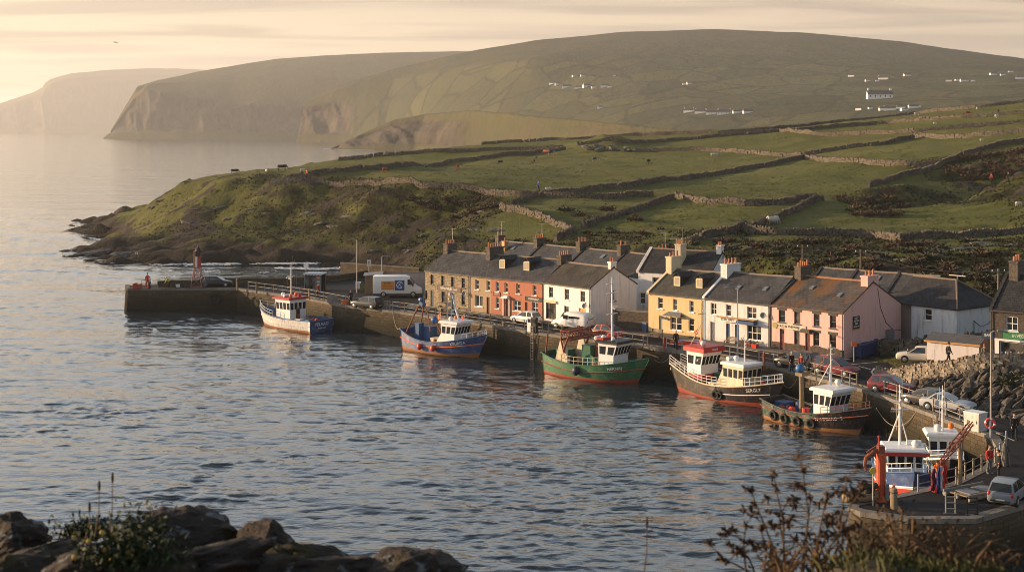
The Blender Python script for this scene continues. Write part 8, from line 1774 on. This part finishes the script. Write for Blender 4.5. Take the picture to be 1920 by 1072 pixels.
for px, py, r, mt in [(1800 + 18 * k, 322 - 3 * k + (k % 3) * 10, 3.6, M_bracken) for k in range(8)] + [(1812 + 22 * k, 300 - 3 * k, 3.0, M_bracken) for k in range(6)] + [(1580 + 14 * k, 376 + (k % 3) * 7, 2.5, (M_bracken, M_gorse)[k % 2]) for k in range(9)] + [(1600 + 16 * k, 395 + (k % 2) * 9, 2.2, (M_gorse, M_bracken)[k % 2]) for k in range(6)] + [(1690 + 10 * k, 462 + (k % 2) * 12, 1.6, (M_bracken, M_gorse)[k % 2]) for k in range(7)] + [(860 + 13 * k, 408 - 4 * k, 1.9, M_bracken) for k in range(6)] + [(770 + 22 * k, 375 + (k % 3) * 8, 2.2, (M_bracken, M_gorse)[k % 2]) for k in range(7)] + [(1060 + 26 * k, 395 + (k % 3) * 9, 1.7, (M_gorse, M_bracken)[k % 2]) for k in range(6)] + [(930 + 22 * k, 455 + (k % 2) * 8, 1.5, M_gorse) for k in range(6)] + [(1320 + 40 * k, 480 - (k % 3) * 12, 1.6, (M_gorse, M_bracken)[k % 2]) for k in range(8)] + [(rs.uniform(1290, 1640), rs.uniform(452, 522), rs.uniform(.8, 1.5), (M_gorse, M_bracken)[k % 3 == 0]) for k in range(45)] + [(rs.uniform(1640, 1922), rs.uniform(452, 560), rs.uniform(.9, 1.7), (M_gorse, M_bracken)[k % 3 == 0]) for k in range(48)] + [(rs.uniform(1090, 1300), rs.uniform(430, 470), rs.uniform(.7, 1.2), (M_gorse, M_bracken)[k % 2]) for k in range(12)] + [(1735, 634, 1.3, M_gorse), (1760, 632, 1.2, M_gorse), (1790, 628, 1.5, M_gorse), (1820, 625, 1.5, M_gorse), (1895, 722, 1.5, M_gorse), (1905, 712, 1.3, M_gorse)]:
    p = hit(px, py)
    if p is None: continue
    nb += 1; bush(p, r * rs.uniform(.8, 1.2), r * .55, mt, 'rusty brown bracken bush on the hillside' if mt is M_bracken else 'dark green gorse bush on the hillside', 240, nb)
# ------------------------------------------------------------------ the bank the photograph was taken from
def front_bank():
    xs = np.linspace(-9, 9, 120); ys = np.concatenate([np.linspace(-3, 12, 70), np.linspace(12.5, 60, 40)]); X, Y = np.meshgrid(xs, ys)
    z = np.interp(Y, [-3, 0, 3, 5.5, 7.5, 9, 12, 20, 45, 60], [24.7, 24.6, 24.25, 23.75, 23.25, 22.5, 20.5, 14.5, -3, -6]) + fbm(X * 1.3, Y * 1.3, 4, 88) * .22 + .70 * sm(.7, 1.7, X) * np.exp(-((Y - 6.5) / 1.3) ** 2)
    idx = np.arange(X.size).reshape(X.shape); f = np.stack([idx[:-1, :-1], idx[:-1, 1:], idx[1:, 1:], idx[1:, :-1]], -1).reshape(-1, 4)
    V = np.stack([X, Y, z], -1).reshape(-1, 3); o = npmesh('foreground_bank', V, f, simple('bank_soil', (0.045, 0.036, 0.02), .95, .4, 3.0, .6, 9)); struct(o)
    return BVHTree.FromPolygons([tuple(p) for p in V], [tuple(q) for q in f])
BANK = front_bank()
def mat_lichen():
    g = NG('lichen_rock'); v = g.co(src='Position'); n = g.noise(g.co((3, 3, 3), src='Position'), 1.0, 8, .7); sp = g.noise(g.co((7, 7, 7), src='Position', loc=(3, 1, 0)), 1.0, 4, .6); mo = g.noise(g.co((2.2, 2.2, 2.2), src='Position', loc=(7, 0, 0)), 1.0, 6, .7)
    col = g.mix(n, (0.018, 0.015, 0.013), (0.070, 0.052, 0.042)); col = g.mix(g.ramp(mo, (.52, 0), (.66, .9)), col, (0.045, 0.038, 0.010)); col = g.mix(g.ramp(sp, (.60, 0), (.66, 1)), col, (0.16, 0.17, 0.17))
    return g.fin(col, .9, g.bump(n, 1.0, .08), .2)
M_lich = mat_lichen()
def front_rock(px, py, Y, w, h, d, seed, label, rot=(0, 0, 0)):
    p = W(px, py, Y); me = boulder_mesh(200 + seed, 4, (1, 1, 1), .10, 17); k = Y / FPX / .98
    place(me, 'foreground_rock', p, (w * k, d, h * k), rot, label, 'rock', 'rocks at the viewpoint', M_lich)
front_rock(350, 1012, 8.2, 175, 105, .5, 3, 'large dark lichened rock, highest of the foreground rocks', (0, .12, .1)); front_rock(20, 1015, 8.0, 130, 95, .45, 5, 'pointed dark rock in the bottom left corner', (0, .1, .3)); front_rock(80, 1058, 7.4, 190, 90, .5, 7, 'brown rock below the pointed one at the bottom left', (0, -.25, 0)); front_rock(500, 1045, 7.9, 150, 115, .5, 9, 'rock with an orange-brown ridge right of the largest one', (0, .42, .1)); front_rock(590, 1062, 7.7, 170, 80, .5, 11, 'low rock sloping down to the water right of the ridged one', (0, .35, 0)); front_rock(780, 1070, 7.6, 240, 62, .5, 13, 'rightmost flat rock at the bottom edge with pale lichen', (0, .04, 0)); front_rock(395, 1065, 7.2, 250, 90, .5, 15, 'long slanting slab at the bottom edge', (0, -.3, 0)); front_rock(290, 1080, 6.9, 160, 80, .4, 17, 'dark rock under the green cushion plants', (0, 0, .4)); front_rock(150, 1075, 6.9, 140, 70, .4, 19, 'rounded rock at the bottom left below the cushion plants', (0, -.1, 0)); front_rock(680, 1085, 7.3, 130, 60, .4, 21, 'small rock between the two rightmost foreground rocks')
for k, (x, y, w_, l) in enumerate(((40, 1095, 220, 'lowest dark rock in the bottom left corner'), (180, 1100, 230, 'dark rock at the bottom edge beneath the cushion plants'), (330, 1100, 240, 'dark rock at the bottom edge under the long slanting slab'), (480, 1100, 240, 'dark rock at the bottom edge under the ridged rock'), (620, 1098, 230, 'dark rock at the bottom edge under the low sloping rock'), (740, 1100, 200, 'dark rock at the bottom edge left of the flat lichened rock'))): front_rock(x, y, 7.3, w_, 110, .5, 31 + 2 * k, l, (0, .1 * (-1) ** k, .2))
def leafy(p, r, h, mat, label, n, seed, name, leaf=.03, fl=0):
    rr = np.random.default_rng(seed); root = empty(name, p, label, 'plant', group=None); c = rr.normal(0, .42, (n, 3)); c[:, 2] = np.abs(c[:, 2]) * 1.0; c = c * [r, r * .7, h]; d = rr.normal(size=(n, 3)); d[:, 2] += .5; d /= np.linalg.norm(d, axis=1)[:, None]; e = np.cross(d, rr.normal(size=(n, 3))); e /= np.linalg.norm(e, axis=1)[:, None]; s = leaf * rr.uniform(.6, 1.4, (n, 1))
    V = np.stack([c - d * s, c + e * s * .4, c + d * s, c - e * s * .4], 1).reshape(-1, 3); npmesh('foliage', V, np.arange(n * 4).reshape(n, 4), mat, root, smooth=False)
    m = MB()
    for k in range(12): q = c[k]; m.tube([(0, 0, -h * .4), tuple(q * .6), tuple(q)], .004, 4)
    m.build('stems', M_dryleaf, root)
    for k in range(fl): m = MB(); q = c[k * 3 + 1]; m.ball((q[0], q[1] - r * .15, q[2] + .01), .012, 6, 4); m.build('flower', simple('flower_gold', (0.42, 0.27, 0.05), .8, .2, 9), root)
leafy(W(165, 1004, 7.9), .19, .09, M_greenleaf, 'green cushion plant between the pointed rock and the largest rock', 900, 1, 'cushion_plant', .018, 4); leafy(W(235, 1052, 6.8), .27, .16, M_greenleaf, 'dark green plant with gold flowers below the largest rock', 1600, 2, 'cushion_plant', .018, 16); leafy(W(262, 1012, 7.2), .16, .16, M_greenleaf, 'green plant climbing the left side of the largest rock', 800, 3, 'cushion_plant', .017)
for k, (x, y, t, l) in enumerate(((178, 985, 910, 'thin dry grass stem, middle one above the cushion plant'), (203, 990, 895, 'tallest thin dry grass stem above the cushion plant'), (160, 990, 950, 'short dry grass stem left of the other two'), (1205, 1072, 980, 'lone dry grass stem at the bottom centre'))):
    a, b = W(x, y + 20, 7.6), W(x + 8, t, 7.6); m = MB(); m.tube([a, a.lerp(b, .5) + Vector((.01, 0, 0)), b], [.004, .003, .002], 4); m.ball(b, .008, 5, 4, sq=(1, 1, 4)); tag(m.build('grass_stem', M_dryleaf), l, 'grass stem', 'dry grass stems')
# dry stalks with seed heads in front of the harbour, brambles in front of the jetty
def stalk(px, py, ptx, pty, Y, label, seed, heads=5):
    rr = random.Random(seed); a = W(px, py, Y); b = W(ptx, pty, Y + rr.uniform(-.3, .3)); root = empty('dead_stalk', a, label, 'dead plant', group='dead stalks at the viewpoint'); L = b - a; m = MB(); mid = L * .55 + Vector((rr.uniform(-.03, .03), 0, .02)); m.tube([(0, 0, 0), mid, L], [.006, .0045, .003], 5); br = []
    for k in range(heads): t = .35 + .65 * (k + 1) / heads; p = mid.lerp(L, (t - .55) / .45) if t > .55 else mid * (t / .55); q = p + Vector((rr.uniform(-.09, .09), rr.uniform(-.03, .03), rr.uniform(.0, .07))); m.tube([p, q], .0025, 4); br.append(q)
    m.build('stem', M_dryleaf, root); br.append(L)
    for q in br:
        m = MB(); n = rr.randint(6, 11)
        for k in range(n): d = Vector((rr.gauss(0, 1), rr.gauss(0, 1), rr.gauss(0, .8))).normalized(); u = d.orthogonal().normalized() * .009; w = q + d * rr.uniform(.004, .028); m.add([w - d * .014, w + u, w + d * .018, w - u], [(0, 1, 2, 3)])
        m.ball(q, .012, 6, 4); m.build('seed_head', M_seed, root)
M_seed = simple('seed_head_brown', (0.055, 0.028, 0.014), .95, .4, 9)
ST = [(1470, 1060, 1408, 920), (1470, 1060, 1455, 915), (1500, 1070, 1520, 935), (1505, 1070, 1505, 880), (1480, 1070, 1460, 965), (1520, 1070, 1550, 925), (1560, 1072, 1588, 898), (1400, 1072, 1398, 985), (1420, 1072, 1370, 1022), (1440, 1075, 1352, 1045), (1540, 1075, 1580, 990), (1570, 1075, 1600, 930), (1600, 1072, 1562, 1000), (1430, 1075, 1425, 990)]
for k, (a, b, c, d) in enumerate(ST): stalk(a, b + 15, c, d, 6.6 + .12 * (k % 5), 'thin dead stalk with dark seed heads standing against the water', 300 + k, 3 + k % 3)
def bramble(px, py, Y, r, h, seed, label, green=False):
    rr = random.Random(seed); p = W(px, py, Y); root = empty('bramble_bush', p, label, 'bush'); m = MB(); tips = []
    for k in range(16):
        a = rr.uniform(-1.1, 1.1); L = h * rr.uniform(.6, 1.35); x = math.sin(a) * r * rr.uniform(.4, 1.5); y = rr.uniform(-.2, .2); q = [(0 + x * .1, y, 0), (x * .45, y, L * .55), (x * .85, y, L * .9), (x * 1.25, y, L * rr.uniform(.6, 1.0))]; m.tube(q, [.008, .0065, .0045, .0025], 5); tips.append(q)
    m.build('stems', M_twig, root); n = 260; rg_ = np.random.default_rng(seed); c = np.zeros((n, 3))
    for k in range(n): q = tips[rg_.integers(0, len(tips))]; i = rg_.integers(0, 3); t = rg_.random(); c[k] = np.array(q[i]) * (1 - t) + np.array(q[i + 1]) * t + rg_.normal(0, .035, 3)
    d = rg_.normal(size=(n, 3)); d /= np.linalg.norm(d, axis=1)[:, None]; e = np.cross(d, rg_.normal(size=(n, 3))); e /= np.linalg.norm(e, axis=1)[:, None]; s = rg_.uniform(.007, .018, (n, 1)); V = np.stack([c - d * s, c + e * s * .55, c + d * s, c - e * s * .55], 1).reshape(-1, 3)
    npmesh('foliage', V, np.arange(n * 4).reshape(n, 4), M_greenleaf if green else M_dryleaf, root, smooth=False)
M_twig = simple('twig_brown', (0.16, 0.095, 0.045), .9, .3, 9)
for k, (x, y, r, h, l) in enumerate(((1460, 1080, .16, .14, 'leafy brown bramble at the left, in front of the water'), (1620, 1075, .22, .17, 'brown bramble in front of the round jetty end'), (1700, 1070, .26, .24, 'tallest brown bramble in front of the jetty wall'), (1790, 1075, .26, .17, 'spreading brown bramble right of the tallest one'), (1870, 1085, .22, .10, 'low brown bramble at the bottom right corner'), (1545, 1085, .2, .15, 'thin brown bramble left of the jetty end'))): bramble(x, y, 6.7 + .1 * (k % 3), r, h, 500 + k, l)
def grass_clump():
    rr = np.random.default_rng(77); n = 9000; x = rr.uniform(.8, 3.2, n); y = rr.uniform(6.0, 7.6, n); L = rr.uniform(.03, .09, n); V = np.zeros((n, 4, 3)); z0 = np.array([drop(a_, b_, BANK) for a_, b_ in zip(x, y)]); a = rr.uniform(0, 6.28, n); w = .0028; lx, ly = rr.normal(0, .035, n), rr.normal(0, .035, n)
    dens = sm(1.0, 1.6, x) * (.3 + .7 * sm(1.5, 2.1, x)) ; k = rr.random(n) < dens + .12
    V[:, 0] = np.stack([x - w * np.cos(a), y - w * np.sin(a), z0 - .02], -1); V[:, 1] = np.stack([x + w * np.cos(a), y + w * np.sin(a), z0 - .02], -1); V[:, 2] = np.stack([x + lx * .5 + w * .6, y + ly * .5, z0 + L * .65], -1); V[:, 3] = np.stack([x + lx, y + ly, z0 + L], -1); V = V[k]
    o = npmesh('grass', V.reshape(-1, 3), np.arange(len(V) * 4).reshape(-1, 4), simple('bank_grass', (0.055, 0.055, 0.013), .8, .4, 3.0), None, False); o['kind'] = 'stuff'
grass_clump()
def build_haze():
    m = bpy.data.materials.new('haze'); m.use_nodes = True; nt = m.node_tree
    nt.nodes.remove(nt.nodes['Principled BSDF'])
    v = nt.nodes.new('ShaderNodeVolumePrincipled'); v.inputs['Color'].default_value = (0.92, 0.92, 0.92, 1); v.inputs['Density'].default_value = 0.000072; v.inputs['Anisotropy'].default_value = 0.25
    nt.links.new(v.outputs[0], nt.nodes['Material Output'].inputs['Volume'])
    b = MB(); b.bx(-16000, 16000, -400, 31000, -12, 640)
    struct(b.build('haze', m), 'stuff')
build_haze()
